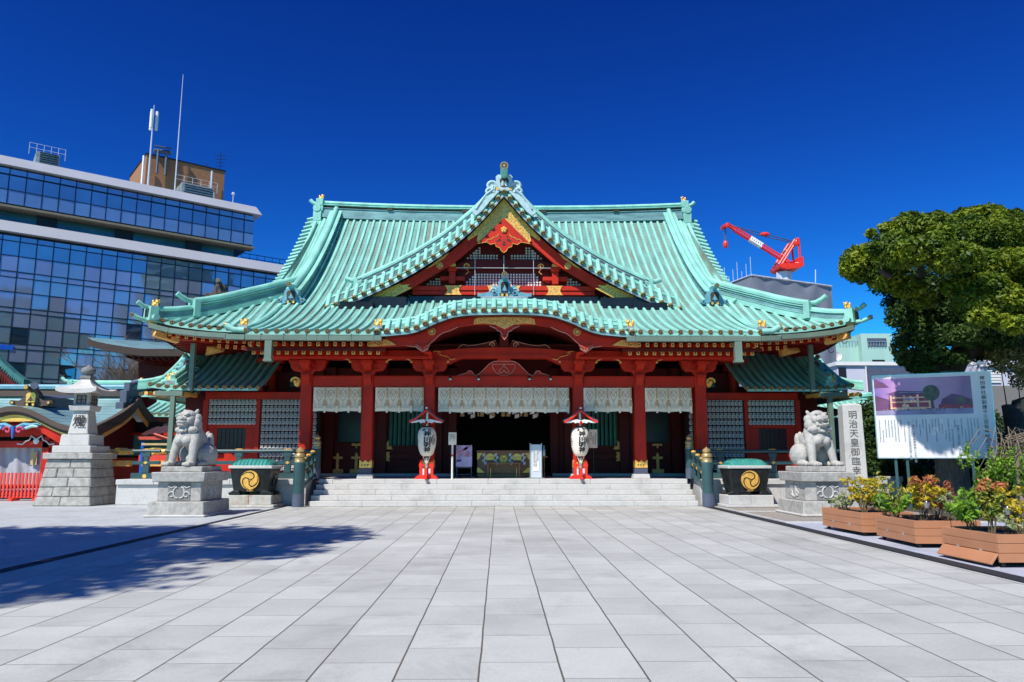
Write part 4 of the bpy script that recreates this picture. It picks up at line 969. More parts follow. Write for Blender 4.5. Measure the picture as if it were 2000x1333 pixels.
for x0, x1 in ((868, 902), (950, 985)):
    a, b = X(x0, 568, YX-.35)[0], X(x1, 568, YX-.35)[0]; h = (b-a)
    goldplate('gold_plate', [(a, zt), (a+.05, zt-.03), (a+.12, lerp(zb, zt, .5)), (a+.05, zb+.04), (a, zb), (b, zb), (b-.05, zb+.04), (b-.12, lerp(zb, zt, .5)), (b-.05, zt-.03), (b, zt)], YX-.345, .09, M['golddull'])
mb = MB()
zf0 = X(985, 579, 28.9)[1]
mb.box(BX-3.75, BX+3.75, 28.9, YX+.2, 7.3, zf0, 0)
for s in (-1, 1): mb.box(*sorted((BX+s*3.752, BX+s*5.6)), 28.32, YX+.2, 7.0, zf0-.16, 0); mb.box(*sorted((BX+s*5.0, BX+s*6.3)), 28.15, 28.5, 7.0, 7.48, 0)
mb.build('gable_flashing', [M['black'], M['slate']], hall, bevel=.02)
mb = MB()
for x, y0, y1 in ((1042, 490, 525), (928, 490, 525)): a, b = X(x, y0, YX-.4), X(x, 577, YX-.4); mb.tube([(BX+a[0], YX-.4, a[1]), (BX+a[0], YX-.4, b[1])], .012, 5)
a = X(892, 523.5, YX-.4); mb.tube([(BX+a[0], YX-.4, a[1]), (BX-a[0], YX-.4, a[1])], .012, 5); mb.tube([(BX, YX-.4, X(985, 505, YX)[1]), (BX, YX-.4, zt)], .014, 5)
mb.build('metal_rod', M['greyalu'], hall)
# apex ornament
zA = DC[-1][1]
def crown():
    mb = MB(); y0, y1 = YD-.05, YD+.2
    mb.plate([(BX+x, zA+z) for x, z in ((-.28, .05), (-.33, .62), (-.25, .70), (.25, .70), (.33, .62), (.28, .05))][::-1], y0, y1, 0)
    mb.plate([(BX+x, zA+z) for x, z in ((-.15, .24), (-.18, .48), (-.1, .58), (.1, .58), (.18, .48), (.15, .24), (0, .18))][::-1], y0-.02, y0+.01, 1)
    for s in (-1, 1):
        for (cx, cz, r) in ((.50, .24, .22), (.58, .0, .17)):
            mb.tube([(BX+s*(cx+r*(1-.75*t)*math.cos(math.pi*1.05-t*6.5)), y0+.06, zA+cz+r*(1-.75*t)*math.sin(math.pi*1.05-t*6.5)) for t in [i/16 for i in range(17)]], [.085*(1-.5*i/16) for i in range(17)], 8, 0)
            mb.disc((BX+s*cx, zA+cz), r*.8, y0+.04, y1, 14, 0)
        q = [(.3, .25), (.34, -.02), (.62, -.14), (.86, -.42), (1.12, -.74), (1.22, -.72), (1.24, -.86), (1.10, -.98), (.86, -.78), (.55, -.38), (.2, .0)]
        q = [(BX+s*x, zA+z) for x, z in q]; mb.plate(q if s < 0 else q[::-1], y0, y1-.05, 0)
        mb.tube([(BX+s*x, y0-.01, zA+z) for x, z in ((.42, .1), (.7, -.12), (.9, -.4), (1.1, -.72))], .04, 6, 0)
        mb.disc((BX+s*.25, zA+.12), .07, y0-.02, y0, 8, 2)
        mb.plate([(BX+s*x, zA+z) for x, z in ((.03, .24), (.12, .22), (.14, .32), (.05, .45), (.02, .38))][::-s], y0-.035, y0-.02, 0)
    mb.build('gable_crown', [M['pale_patina'], M['capdark'], M['gold']], hall, smooth=True)
    mb = MB(); mb.tube([(BX, YD+.6, zA+.6), (BX, YD-.1, zA+.68), (BX, YD-.30, zA+.74), (BX, YD-.40, zA+.88)], [.13, .14, .14, .15], 12, 0); roll_cap(mb, (BX, YD-.47, zA+.90), Vector((0, 1, .0)), .14, 1, 2); mb.sph((BX, YD-.36, zA+.89), .155, 12, 0)
    mb.build('crown_roll', [M['patina'], M['cap'], M['capdark']], hall, smooth=True)
crown()

# ================================================================ THINGS ON THE PORCH
ORD = ['first', 'second', 'third', 'fourth', 'fifth', 'sixth', 'seventh', 'eighth', 'ninth', 'tenth', 'eleventh', 'twelfth', 'thirteenth', 'fourteenth']
def strip(mb, a, b, y, wd, mi): mb.beam((a[0], y, a[1]), (b[0], y, b[1]), .004, wd, mi)
def curtain(x0, x1, zt, zb, y, label, tassels):
    t = thing('shrine_curtain', label, 'curtain', ((x0+x1)/2, y, zb), 'patterned curtains hanging between the columns')
    mb = MB(); W = x1-x0
    def wav(u): return .018*math.sin(u*W*9)+.012*math.sin(u*W*23+1)
    mb.grid(lambda u, v: (lerp(x0, x1, u)+.02*(1-v)*math.sin(u*7), y+wav(u)*(1.2-v), lerp(zb+.012*math.sin(u*W*6), zt, v)), int(W*14), 6, 0)
    mb.build('cloth', M['cloth'], t, smooth=True)
    mb = MB(); n = tassels; st = W/(n+.0)
    yy = y-.035
    for i in range(n):          # printed diamonds
        cx = x0+st*(i+.5); cz = lerp(zb, zt, .68); h = (zt-zb)*.26; hw = st*.30
        for a, b in (((0, h), (hw, 0)), ((hw, 0), (0, -h)), ((0, -h), (-hw, 0)), ((-hw, 0), (0, h))): strip(mb, (cx+a[0], cz+a[1]), (cx+b[0], cz+b[1]), yy, .013, 0)
        mb.tube([(cx+.38*hw*k*math.cos(8*k), yy, cz+.38*h*k*math.sin(8*k)) for k in [j/14+.2 for j in range(15)]], .007, 4, 0)
        for s in (-1, 1):       # dotted chevrons
            for r_ in range(3):
                for k in range(4):
                    x_ = cx+s*(hw*.55+k*st*.055+r_*.01); z_ = cz+h*(.95-.0*r_)-r_*.055-k*.0+k*.035*(-1 if r_ % 2 else 1)
                    if abs(x_-cx) < st*.47: mb.box(x_-.013, x_+.013, yy-.002, yy+.002, z_-.008, z_+.008, 0)
        cz2 = lerp(zb, zt, .20)
        for r_ in range(5):
            for k in range(-r_, r_+1, 1):
                if (k+r_) % 2 == 0: mb.box(cx+k*st*.065-.014, cx+k*st*.065+.014, yy-.002, yy+.002, cz2+.14-r_*.045-.009, cz2+.14-r_*.045+.009, 1)
    for i in range(n+1):
        cx = x0+st*i; cz = lerp(zb, zt, .27); h = (zt-zb)*.2; hw = st*.22
        for a, b in (((0, h), (hw, 0)), ((hw, 0), (0, -h)), ((0, -h), (-hw, 0)), ((-hw, 0), (0, h))):
            q0, q1 = cx+a[0], cx+b[0]
            if min(q0, q1) > x0-.01 and max(q0, q1) < x1+.01: strip(mb, (q0, cz+a[1]), (q1, cz+b[1]), yy, .013, 0)
    mb.build('printed_pattern', [M['clothmark'], M['clothgreen']], t)
    for i in range(n):
        cx = x0+st*(i+.5)+st*.5
        if i == n-1: cx -= st*.06
        if cx > x1-.02: cx = x1-.05
        mb = MB(); mb.box(cx-.028, cx+.028, y-.055, y-.045, lerp(zb, zt, .55), zt+.01, 0); mb.box(cx-.034, cx+.034, y-.053, y-.043, zb-.05, lerp(zb, zt, .56), 1)
        mb.plate([(cx-.06, lerp(zb, zt, .22)), (cx+.06, lerp(zb, zt, .22)), (cx+.035, lerp(zb, zt, .5)), (cx-.035, lerp(zb, zt, .5))], y-.06, y-.055, 0)
        mb.build('ribbon', [M['clothribbon'], M['cloth']], t)
    return t
yc = 26.76
for x0, x1, lab, n in ((612, 705, 'short white patterned curtain between the far left column and its neighbour', 4), (733, 827, 'short white patterned curtain left of the left big paper lantern', 4), (1140, 1233, 'short white patterned curtain right of the right big paper lantern', 4), (1260, 1350, 'short white patterned curtain at the far right of the hall front', 4)):
    a, b = P(x0, 780, yc).x, P(x1, 780, yc).x; curtain(a, b, 4.05, 3.20, yc, lab, n)
a, b = P(856, 780, yc).x, P(1111, 780, yc).x
curtain(a, b, 4.05, 3.18, yc, 'long white patterned curtain over the central entrance', 11)

# rope with paper streamers and straw tassels behind the middle curtain
t = thing('sacred_rope', 'straw rope with zigzag paper streamers and tassels above the open entrance', 'sacred rope', (BX, 29.0, 3.7))
mb = MB(); mb.tube([(BX-2.2+4.4*i/20, 29.0, 3.75-.05*math.sin(math.pi*i/20)) for i in range(21)], .06, 8); mb.build('rope', M['straw'], t, smooth=True)
def shide(parent, x, y, z, h, w_, name='paper_streamer', ang=0):
    mb = MB(); n = 4; hh = h/n
    for k in range(n):
        o = (k % 2)*w_*.45-w_*.2; zz = z-k*hh
        mb.plate([(x+o-w_*.3, zz-hh*1.25), (x+o+w_*.4, zz-hh*.95), (x+o+w_*.4, zz), (x+o-w_*.3, zz-hh*.3)], y-.002-k*.003, y+.002-k*.003)
    return mb.build(name, M['white'], parent)
for px in (920, 957, 1006, 1041): shide(t, P(px, 810, 29).x, 28.93, 3.72, .62, .24)
for px in (903, 934, 941, 963, 983, 993, 1018, 1027, 1050):
    x = P(px, 810, 29).x; mb = MB(); mb.tube([(x, 29, 3.72), (x, 28.98, 3.5), (x, 28.96, 3.15)], [.03, .06, .085] if px % 2 else [.02, .03, .035], 8); mb.build('straw_tassel', M['straw'], t)

# ---- big paper lanterns on red stands
def lantern_stand(px, label, first=True):
    x = P(px, 850, 26.42).x
    y = 26.42
    t = thing('lantern_stand', label, 'lantern', (x, y, ZP), 'paper lanterns on red stands')
    mb = MB()
    mb.box(x-.035, x+.035, y-.035, y+.035, ZP+.3, 3.15, 0); mb.build('post', M['steel'], t)
    mb = MB(); q = lambda s: 1
    for s in (-1, 1):
        mb.plate([(x+s*.02, ZP), (x+s*.40, ZP), (x+s*.40, ZP+.05), (x+s*.26, ZP+.14), (x+s*.02, ZP+.14)][::-s], y-.05, y+.05)
        mb.hexa([(x-.05, y+s*.02, ZP), (x+.05, y+s*.02, ZP), (x+.05, y+s*.02, ZP+.13), (x-.05, y+s*.02, ZP+.13)][::s], [(x-.05, y+s*.42, ZP), (x+.05, y+s*.42, ZP), (x+.05, y+s*.42, ZP+.05), (x-.05, y+s*.42, ZP+.05)][::s])
    mb.build('foot', M['cranered'], t, bevel=.008)
    mb = MB()
    for s in (-1, 1): mb.box(x+s*.19-.05, x+s*.19+.05, y-.04, y+.04, ZP+.1, 1.42); mb.tube([(x+s*.19, y, 1.42), (x+s*.19, y, 1.5)], [.06, .03], 4)
    mb.box(x-.05, x+.05, y-.22, y-.14, ZP+.1, 1.22)
    mb.box(x-.26, x+.26, y-.03, y+.03, 1.26, 1.35); mb.build('stand_frame', M['cranered'], t, bevel=.006)
    mb = MB()
    for s in (-1, 1): mb.box(x+s*.12-.045, x+s*.12+.045, y-.02, y+.0, ZP+.14, 1.2)
    mb.build('white_slat', M['white'], t)
    # body
    z0 = 1.62; H = 1.00; prof = [(.12, 0), (.19, .05), (.245, .15), (.295, .32), (.322, .52), (.330, .70), (.318, .84), (.29, .96), (.235, 1.05), (.16, 1.10)]
    pr = smooth_pts(prof, 4); ribs = []
    for i, (r, z) in enumerate(pr): ribs.append((r+(.004 if i % 2 else -.003), z0+z*H/1.1))
    mb = MB(); mb.lathe(ribs, (x, y, 0), 32); bo = mb.build('lantern_body', M['paperwarm'], t, smooth=True)
    mb = MB(); mb.lathe([(.14, z0+H-.01), (.15, z0+H+.05)], (x, y, 0), 20); mb.lathe([(.11, z0-.05), (.11, z0+.01)], (x, y, 0), 20); mb.build('rim', M['ink'], bo)
    mb = MB()
    for s in (-1, 1): mb.tube([(x+s*.12, y-.05, z0), (x+s*.07, y-.05, z0-.12), (x+s*.02, y-.1, z0-.24), (x, y-.1, z0-.12)], .012, 5)
    mb.build('cord', M['cloth'], t)
    prs = sorted((z0+z*H/1.1, r) for r, z in prof)
    def cyl(ox, oz, k=1.0):
        def f(c):
            z = oz+c.y; r = interp(prs, z)+.006+c.z; a = (ox+c.x)/interp(prs, z0+H*.65)
            return (x+r*math.sin(a), y-r*math.cos(a), z)
        return f
    text_mesh(vert('神田明神'), .20, M['ink'], bo, None, 'lettering', .92, .007, .002, wrapcyl=cyl(.04, z0+.86), sx=1.35)
    text_mesh('奉', .12, M['ink'], bo, None, 'lettering', 1, .004, .002, wrapcyl=cyl(-.10, z0+.95)); text_mesh('納', .12, M['ink'], bo, None, 'lettering', 1, .004, .002, wrapcyl=cyl(.13, z0+.95))
    for s in (-1, 1):          # swirl crest on the flanks
        mb = MB(); f = cyl(s*.36, z0+.56)
        for r0, wd, a0, a1 in ((.19, .034, 90, 270), (.13, .03, 95, 300), (.065, .04, 60, 330)):
            o = [(r0*math.cos(R(lerp(a0, a1, i/14))), r0*math.sin(R(lerp(a0, a1, i/14)))) for i in range(15)]
            inn = [((r0-wd*math.sin(math.pi*i/14)-.004)*math.cos(R(lerp(a0, a1, i/14))), (r0-wd*math.sin(math.pi*i/14)-.004)*math.sin(R(lerp(a0, a1, i/14)))) for i in range(15)]
            for i in range(14): mb.add([Vector(f(Vector((a, b, .002)))) for a, b in (o[i], o[i+1], inn[i+1], inn[i])], [[0, 1, 2, 3], [3, 2, 1, 0]])
        mb.build('swirl_crest', M['ink'], bo)
    # little roof
    mb = MB(); zr = 2.83
    prf = [(0, .40), (.14, .29), (.28, .17), (.43, .07), (.60, .0)]
    for s in (-1, 1):
        for (xa, za), (xb, zb) in zip(prf, prf[1:]):
            q = [(x+s*xa, zr+za), (x+s*xb, zr+zb), (x+s*xb, zr+zb+.035), (x+s*xa, zr+za+.035)]; mb.plate(q if s > 0 else q[::-1], y-.36, y+.3, 0)
            q = [(x+s*xa, zr+za-.07), (x+s*xb*.98, zr+zb-.07), (x+s*xb*.98, zr+zb), (x+s*xa, zr+za)]; mb.plate(q if s > 0 else q[::-1], y-.38, y-.29, 1)
    mb.box(x-.05, x+.05, y-.36, y+.3, zr+.36, zr+.42, 0); mb.sph((x, y-.33, zr+.45), .045, 8, 2)
    ro = mb.build('lantern_roof', [M['slate'], M['cranered'], M['white']], t)
    mb = MB()
    for s in (-1, 1):
        q = [(.0, .02), (.12, .06), (.3, .03), (.52, -.03), (.54, -.07), (.36, -.06), (.26, -.03), (.2, -.08), (.1, -.05), (0, -.10)]; q = [(x+s*a, zr+b) for a, b in q]; mb.plate(q if s < 0 else q[::-1], y-.34, y-.31, 0)
    mb.build('white_carving', [M['white']], ro)
    mb = MB(); mb.plate([(x, zr-.14), (x+.05, zr-.06), (x+.03, zr), (x-.03, zr), (x-.05, zr-.06)], y-.36, y-.34); mb.build('pendant', M['red'], ro)
lantern_stand(834, 'big white paper lantern with black lettering on the left red stand')
lantern_stand(1133, 'big white paper lantern with black lettering on the right red stand')

# small name sheets and brackets on two columns
# ---- signs, offering box, table
t = thing('pole_sign', 'white notice on a thin white pole left of the entrance', 'sign', (P(884, 930, 26.9).x, 26.6, ZP))
p = WL[t]; mb = MB(); mb.tube([(p.x, p.y, ZP), (p.x, p.y, 2.05)], .035, 8); mb.build('pole', M['white'], t); mb = MB(); mb.tube([(p.x, p.y, 1.62), (p.x, p.y, 1.68)], .04, 8); mb.build('red_band', M['cranered'], t)
mb = MB(); mb.box(p.x-.14, p.x+.14, p.y-.05, p.y-.02, 2.02, 2.45); o = mb.build('notice_board', M['cloth'], t, bevel=.004)
def fake_lines(parent, x0, x1, z0, z1, y, n, m=None, wd=.012, seed=1, name='lettering', chars='神社御創建千三百年記念事業奉賛会奉祝参拝者各位', size=None):
    rnd = random.Random(seed); cols = []
    st = (x1-x0)/n; size = size or st*.62; rows = int((z1-z0)/(size*1.0))
    for i in range(n):
        k = rnd.randint(int(rows*.5), rows); off = rnd.randint(0, max(0, rows-k)) if rnd.random() < .5 else 0
        s = vert('　'*off+''.join(rnd.choice(chars) for _ in range(k)))
        text_mesh(s, size, m or M['ink'], parent, (x1-st*(i+.5), y, z1), name, 1.0, 0, .0008)
fake_lines(o, p.x-.11, p.x+.11, 2.08, 2.40, p.y-.054, 5, size=.035)
t = thing('poster_easel', 'purple and pink picture poster on a dark easel left of the offering box', 'poster', (P(906, 930, 27.6).x, 27.6, ZP))
p = WL[t]; mb = MB()
for s in (-1, 1): mb.box(p.x+s*.27-.015, p.x+s*.27+.015, p.y, p.y+.03, ZP, 2.05); mb.beam((p.x+s*.27, p.y+.02, 1.6), (p.x+s*.25, p.y+.4, ZP), .03, .03)
mb.box(p.x-.27, p.x+.27, p.y, p.y+.03, .95, .98); mb.box(p.x-.27, p.x+.27, p.y, p.y+.03, 1.2, 1.23); mb.build('easel_frame', M['slate'], t)
M['postera'] = mat('poster_lilac', (.45, .36, .55), .5, 0, .5, 5, stain=(.6, .12, .2), sscale=4, samt=.8); M['posterb'] = mat('poster_pale', (.55, .5, .75), .5); M['posterc'] = mat('poster_navy', (.05, .05, .28), .5); M['posterd'] = mat('poster_pink', (.6, .2, .3), .5)
mb = MB(); mb.box(p.x-.29, p.x+.29, p.y-.02, p.y, 1.24, 2.02, 0); b0 = mb.build('poster', M['postera'], t)
mb = MB(); mb.plate([(p.x-.29, 1.5), (p.x+.29, 1.62), (p.x+.29, 1.26), (p.x-.29, 1.26)][::-1], p.y-.024, p.y-.021, 1); mb.plate([(p.x-.27, 1.4), (p.x-.05, 1.45), (p.x-.12, 1.52), (p.x-.27, 1.5)][::-1], p.y-.028, p.y-.025, 2); mb.plate([(p.x-.05, 1.85), (p.x+.12, 1.85), (p.x+.12, 2.0), (p.x-.05, 2.02)][::-1], p.y-.028, p.y-.025, 1); mb.plate([(p.x-.08, 1.3), (p.x+.12, 1.3), (p.x+.12, 1.62), (p.x-.08, 1.56)][::-1], p.y-.031, p.y-.028, 1); mb.plate([(p.x-.28, 1.72), (p.x+.1, 1.98), (p.x+.28, 1.99), (p.x-.05, 1.78)][::-1], p.y-.028, p.y-.025, 3)
mb.build('poster_picture', [M['postera'], M['posterb'], M['posterc'], M['posterd']], b0)
t = thing('offering_box', 'brown wooden offering box with gilded corners and round gold crest in the entrance', 'offering box', (BX, 28.6, ZP))
x0, x1 = P(932, 900, 28.3).x, P(1035, 900, 28.3).x; yb = 28.3; zt_ = P(985, 880, yb).z; zb_ = ZP
mb = MB(); mb.box(x0, x1, yb, yb+.9, ZP+.16, zt_-.05); mb.box(x0-.03, x1+.03, yb-.03, yb+.93, zt_-.08, zt_); mb.box(x0+.0, x1, yb+.03, yb+.85, ZP, ZP+.16)
bx_ = mb.build('box_body', M['wood'], t, bevel=.012)
mb = MB()
for s, xx in ((1, x0), (-1, x1)):
    mb.plate([(xx, zt_-.10), (xx+s*.22, zt_-.10), (xx+s*.13, zt_-.18), (xx+s*.08, zt_-.3), (xx, zt_-.36)][::s*-1], yb-.02, yb-.001); mb.plate([(xx, ZP+.18), (xx+s*.3, ZP+.18), (xx+s*.2, ZP+.25), (xx+s*.08, ZP+.36), (xx, ZP+.36)][::s], yb-.02, yb-.001)
    mb.plate([(xx+s*.26, zt_-.24), (xx+s*.70, zt_-.24), (xx+s*.60, zt_-.16), (xx+s*.48, zt_-.11), (xx+s*.36, zt_-.16)][::s], yb-.02, yb-.001); mb.box(xx+s*.48-.16, xx+s*.48+.16, yb-.02, yb-.001, zt_-.36, zt_-.25)
    mb.box(xx+s*.5-.02, xx+s*.5+.02, yb-.02, yb-.001, ZP, ZP+.36)
mb.build('gilded_fitting', M['gold'], bx_)
mb = MB(); cxx = (x0+x1)/2; mb.disc((cxx, 1.52), .155, yb-.03, yb, 24, 0); mb.tube([(cxx+a, yb-.032, 1.52+b) for a, b in arc((0, 0), .13, 0, 360, 20)], .01, 5, 1)
for k in range(3): mb.tube([(cxx+.08*(1-i/9)*math.cos(2.09*k+i*.35)+.0, yb-.034, 1.52+.08*(1-i/9)*math.sin(2.09*k+i*.35)) for i in range(8)], .012, 5, 1)
mb.build('gold_crest', [M['gold'], M['golddark']], bx_)
for px in (946, 969, 997, 1022): shide(bx_, P(px, 890, yb).x, yb-.04, zt_-.1, .42, .13)
t = thing('low_table', 'low dark wooden table in front of the offering box', 'table', (cxx, 27.8, ZP))
xa, xb_ = P(950, 920, 27.8).x, P(1017, 920, 27.8).x
mb = MB(); mb.box(xa, xb_, 27.75, 28.1, 1.33, 1.38); mb.build('table_top', M['wood'], t, bevel=.008)
for xx in (xa+.05, xb_-.05):
    for yy in (27.8, 28.05): mb = MB(); mb.box(xx-.03, xx+.03, yy-.03, yy+.03, ZP, 1.33); mb.build('leg', M['wood'], t)
t = thing('notice_stand', 'tall white notice stand with a grey frame right of the offering box', 'notice', (P(1047, 930, 26.9).x, 26.9, ZP))
p = WL[t]; mb = MB(); mb.box(p.x-.19, p.x+.19, p.y, p.y+.08, ZP+.03, 2.04, 0); mb.box(p.x-.3, p.x+.3, p.y-.25, p.y+.3, ZP, ZP+.03, 1); o = mb.build('stand_body', [M['greyalu'], M['steel']], t, bevel=.01)
mb = MB()
for s in (-1, 1): mb.tube([(p.x+s*.2, p.y, ZP+.03), (p.x+s*.2, p.y, 2.08)], .02, 8)
mb.build('side_rail', M['steel'], t)
mb = MB(); mb.box(p.x-.11, p.x+.11, p.y-.012, p.y-.001, 1.1, 1.84); pp = mb.build('paper_sheet', M['white'], t); fake_lines(pp, p.x-.1, p.x+.1, 1.2, 1.8, p.y-.014, 3, size=.05, seed=3)
t = thing('paper_notice', 'white paper notice with vertical black writing beside the right green window', 'notice', (P(1159, 860, 27.3).x, 27.3, 1.9))
p = WL[t]; xa, xb_ = P(1151, 860, 27.3).x, P(1166.5, 860, 27.3).x
mb = MB(); mb.box(xa, xb_, 27.3, 27.31, P(0, 875, 27.3).z, P(0, 838.5, 27.3).z); o = mb.build('sheet', M['cloth'], t); fake_lines(o, xa+.02, xb_-.02, P(0, 873, 27.3).z, P(0, 841, 27.3).z, 27.297, 3, size=.062, seed=5)
mb = MB(); mb.tube([(p.x, 27.32, ZP), (p.x, 27.32, 2.3)], .012, 6); mb.box(p.x-.1, p.x+.1, 27.25, 27.4, ZP, ZP+.02); mb.build('support', M['black'], t)
t = thing('sanitiser_bottle', 'clear bottle on a small dark stand just right of the tall notice stand', 'bottle', (P(1063, 930, 28).x, 28, ZP))
p = WL[t]; mb = MB(); mb.lathe([(.05, 1.62), (.06, 1.64), (.06, 1.85), (.02, 1.93), (.02, 2.02)], (p.x, p.y, 0), 12); mb.build('bottle', M['steel'], t, smooth=True); mb = MB(); mb.box(p.x-.12, p.x+.12, p.y-.1, p.y+.1, 1.58, 1.62); mb.tube([(p.x, p.y, ZP), (p.x, p.y, 1.6)], .02, 6); mb.box(p.x-.1, p.x+.1, p.y-.1, p.y+.1, ZP, ZP+.02); mb.build('bottle_stand', M['wood'], t)

# ---- stair rails and veranda rails
def giboshi(mb, x, y, z, r, mi=1):
    mb.lathe([(r*1.02, z-.02), (r*1.02, z+.05), (r*.97, z+.06), (r*1.0, z+.13), (r*.78, z+.15), (r*1.02, z+.17), (r*1.05, z+.24), (r*.85, z+.28), (r*.5, z+.31), (r*.75, z+.34), (r*.8, z+.39), (r*.55, z+.44), (r*.2, z+.47), (0.005, z+.51)], (x, y, 0), 16, mi)
for s, lab in ((-1, 'dark green stair railing with gold capped posts at the left end of the steps'), (1, 'dark green stair railing with gold capped posts at the right end of the steps')):
    t = thing('stair_railing', lab, 'railing', (BX+s*6.62, 25.5, 0), 'railings at the ends of the steps')
    xf, xr = BX+s*6.66, BX+s*6.52
    for (x, y, z0, z1, r) in ((xf, 24.78, 0, 1.42, .185), (xr, 26.45, ZP+.012, 1.88, .15)):
        mb = MB(); mb.tube([(x, y, z0), (x, y, z1)], r, 20, 0); giboshi(mb, x, y, z1, r*.93)
        mb.tube([(x, y, z0), (x, y, z0+(.42 if z0 == 0 else .35))], r*1.05, 20, 2)
        mb.build('post', [M['teal'], M['brass'], M['slate']], t, smooth=True)
    for a, b, w_, h_ in (((1.36), (1.82), .10, .12), ((.98), (1.45), .07, .14), ((.56), (1.05), .07, .12)):
        mb = MB(); mb.beam((xf, 24.78, a), (xr, 26.45, b), w_, h_); mb.build('rail', M['teal'], t)
    for k in (.25, .5, .75):
        mb = MB(); x = lerp(xf, xr, k); y = lerp(24.78, 26.45, k); mb.box(x-.035, x+.035, y-.05, y+.05, lerp(.56, 1.05, k), lerp(1.36, 1.82, k)); mb.build('baluster', M['teal'], t)
        mb = MB(); mb.sph((x, y, lerp(1.43, 1.89, k)), (.09, .1, .05), 8); mb.tube([(x-s*.05, y, lerp(.98, 1.45, k)), (x+-s*.06, y, lerp(.98, 1.45, k))], .06, 8); mb.build('gold_fitting', M['gold'], t)
def veranda(x0, x1, y, label, n, posts=True):
    t = thing('veranda_railing', label, 'railing', ((x0+x1)/2, y, ZP), 'veranda railings')
    mb = MB(); mb.tube([(x0, y, 1.80), (x1, y, 1.80)], .06, 10); mb.build('top_rail', M['teal'], t, smooth=True)
    mb = MB(); mb.box(x0, x1, y-.05, y+.05, 1.34, 1.46); mb.build('middle_rail', M['teal'], t); mb = MB(); mb.box(x0, x1, y-.07, y+.07, ZP+.015, 1.05); mb.build('bottom_rail', M['teal'], t)
    for i in range(n):
        x = lerp(x0, x1, (i+.5)/n); mb = MB(); mb.box(x-.09, x+.09, y-.045, y+.045, 1.46, 1.6); mb.box(x-.14, x+.14, y-.05, y+.05, 1.6, 1.74); mb.box(x-.12, x+.12, y-.045, y+.045, 1.05, 1.34); mb.build('baluster', M['teal'], t, bevel=.01)
        mb = MB(); mb.plate([(x, 1.34), (x+.07, 1.40), (x, 1.46), (x-.07, 1.40)], y-.065, y-.05); mb.sph((x, y, 1.86), (.15, .05, .025), 8); mb.disc((x+(.5 if n > 1 else 0), .94), .07, y-.08, y-.07, 12); mb.build('gold_fitting', M['gold'], t)
veranda(-11.6, BX-6.66, 26.45, 'dark green veranda railing between the left stone lion and the steps', 3)
veranda(BX+6.66, 12.4, 26.45, 'dark green veranda railing between the steps and the right stone lion', 3)
veranda(-12.7, -11.75, 26.45, 'short dark green veranda railing just right of the stone lantern', 1)

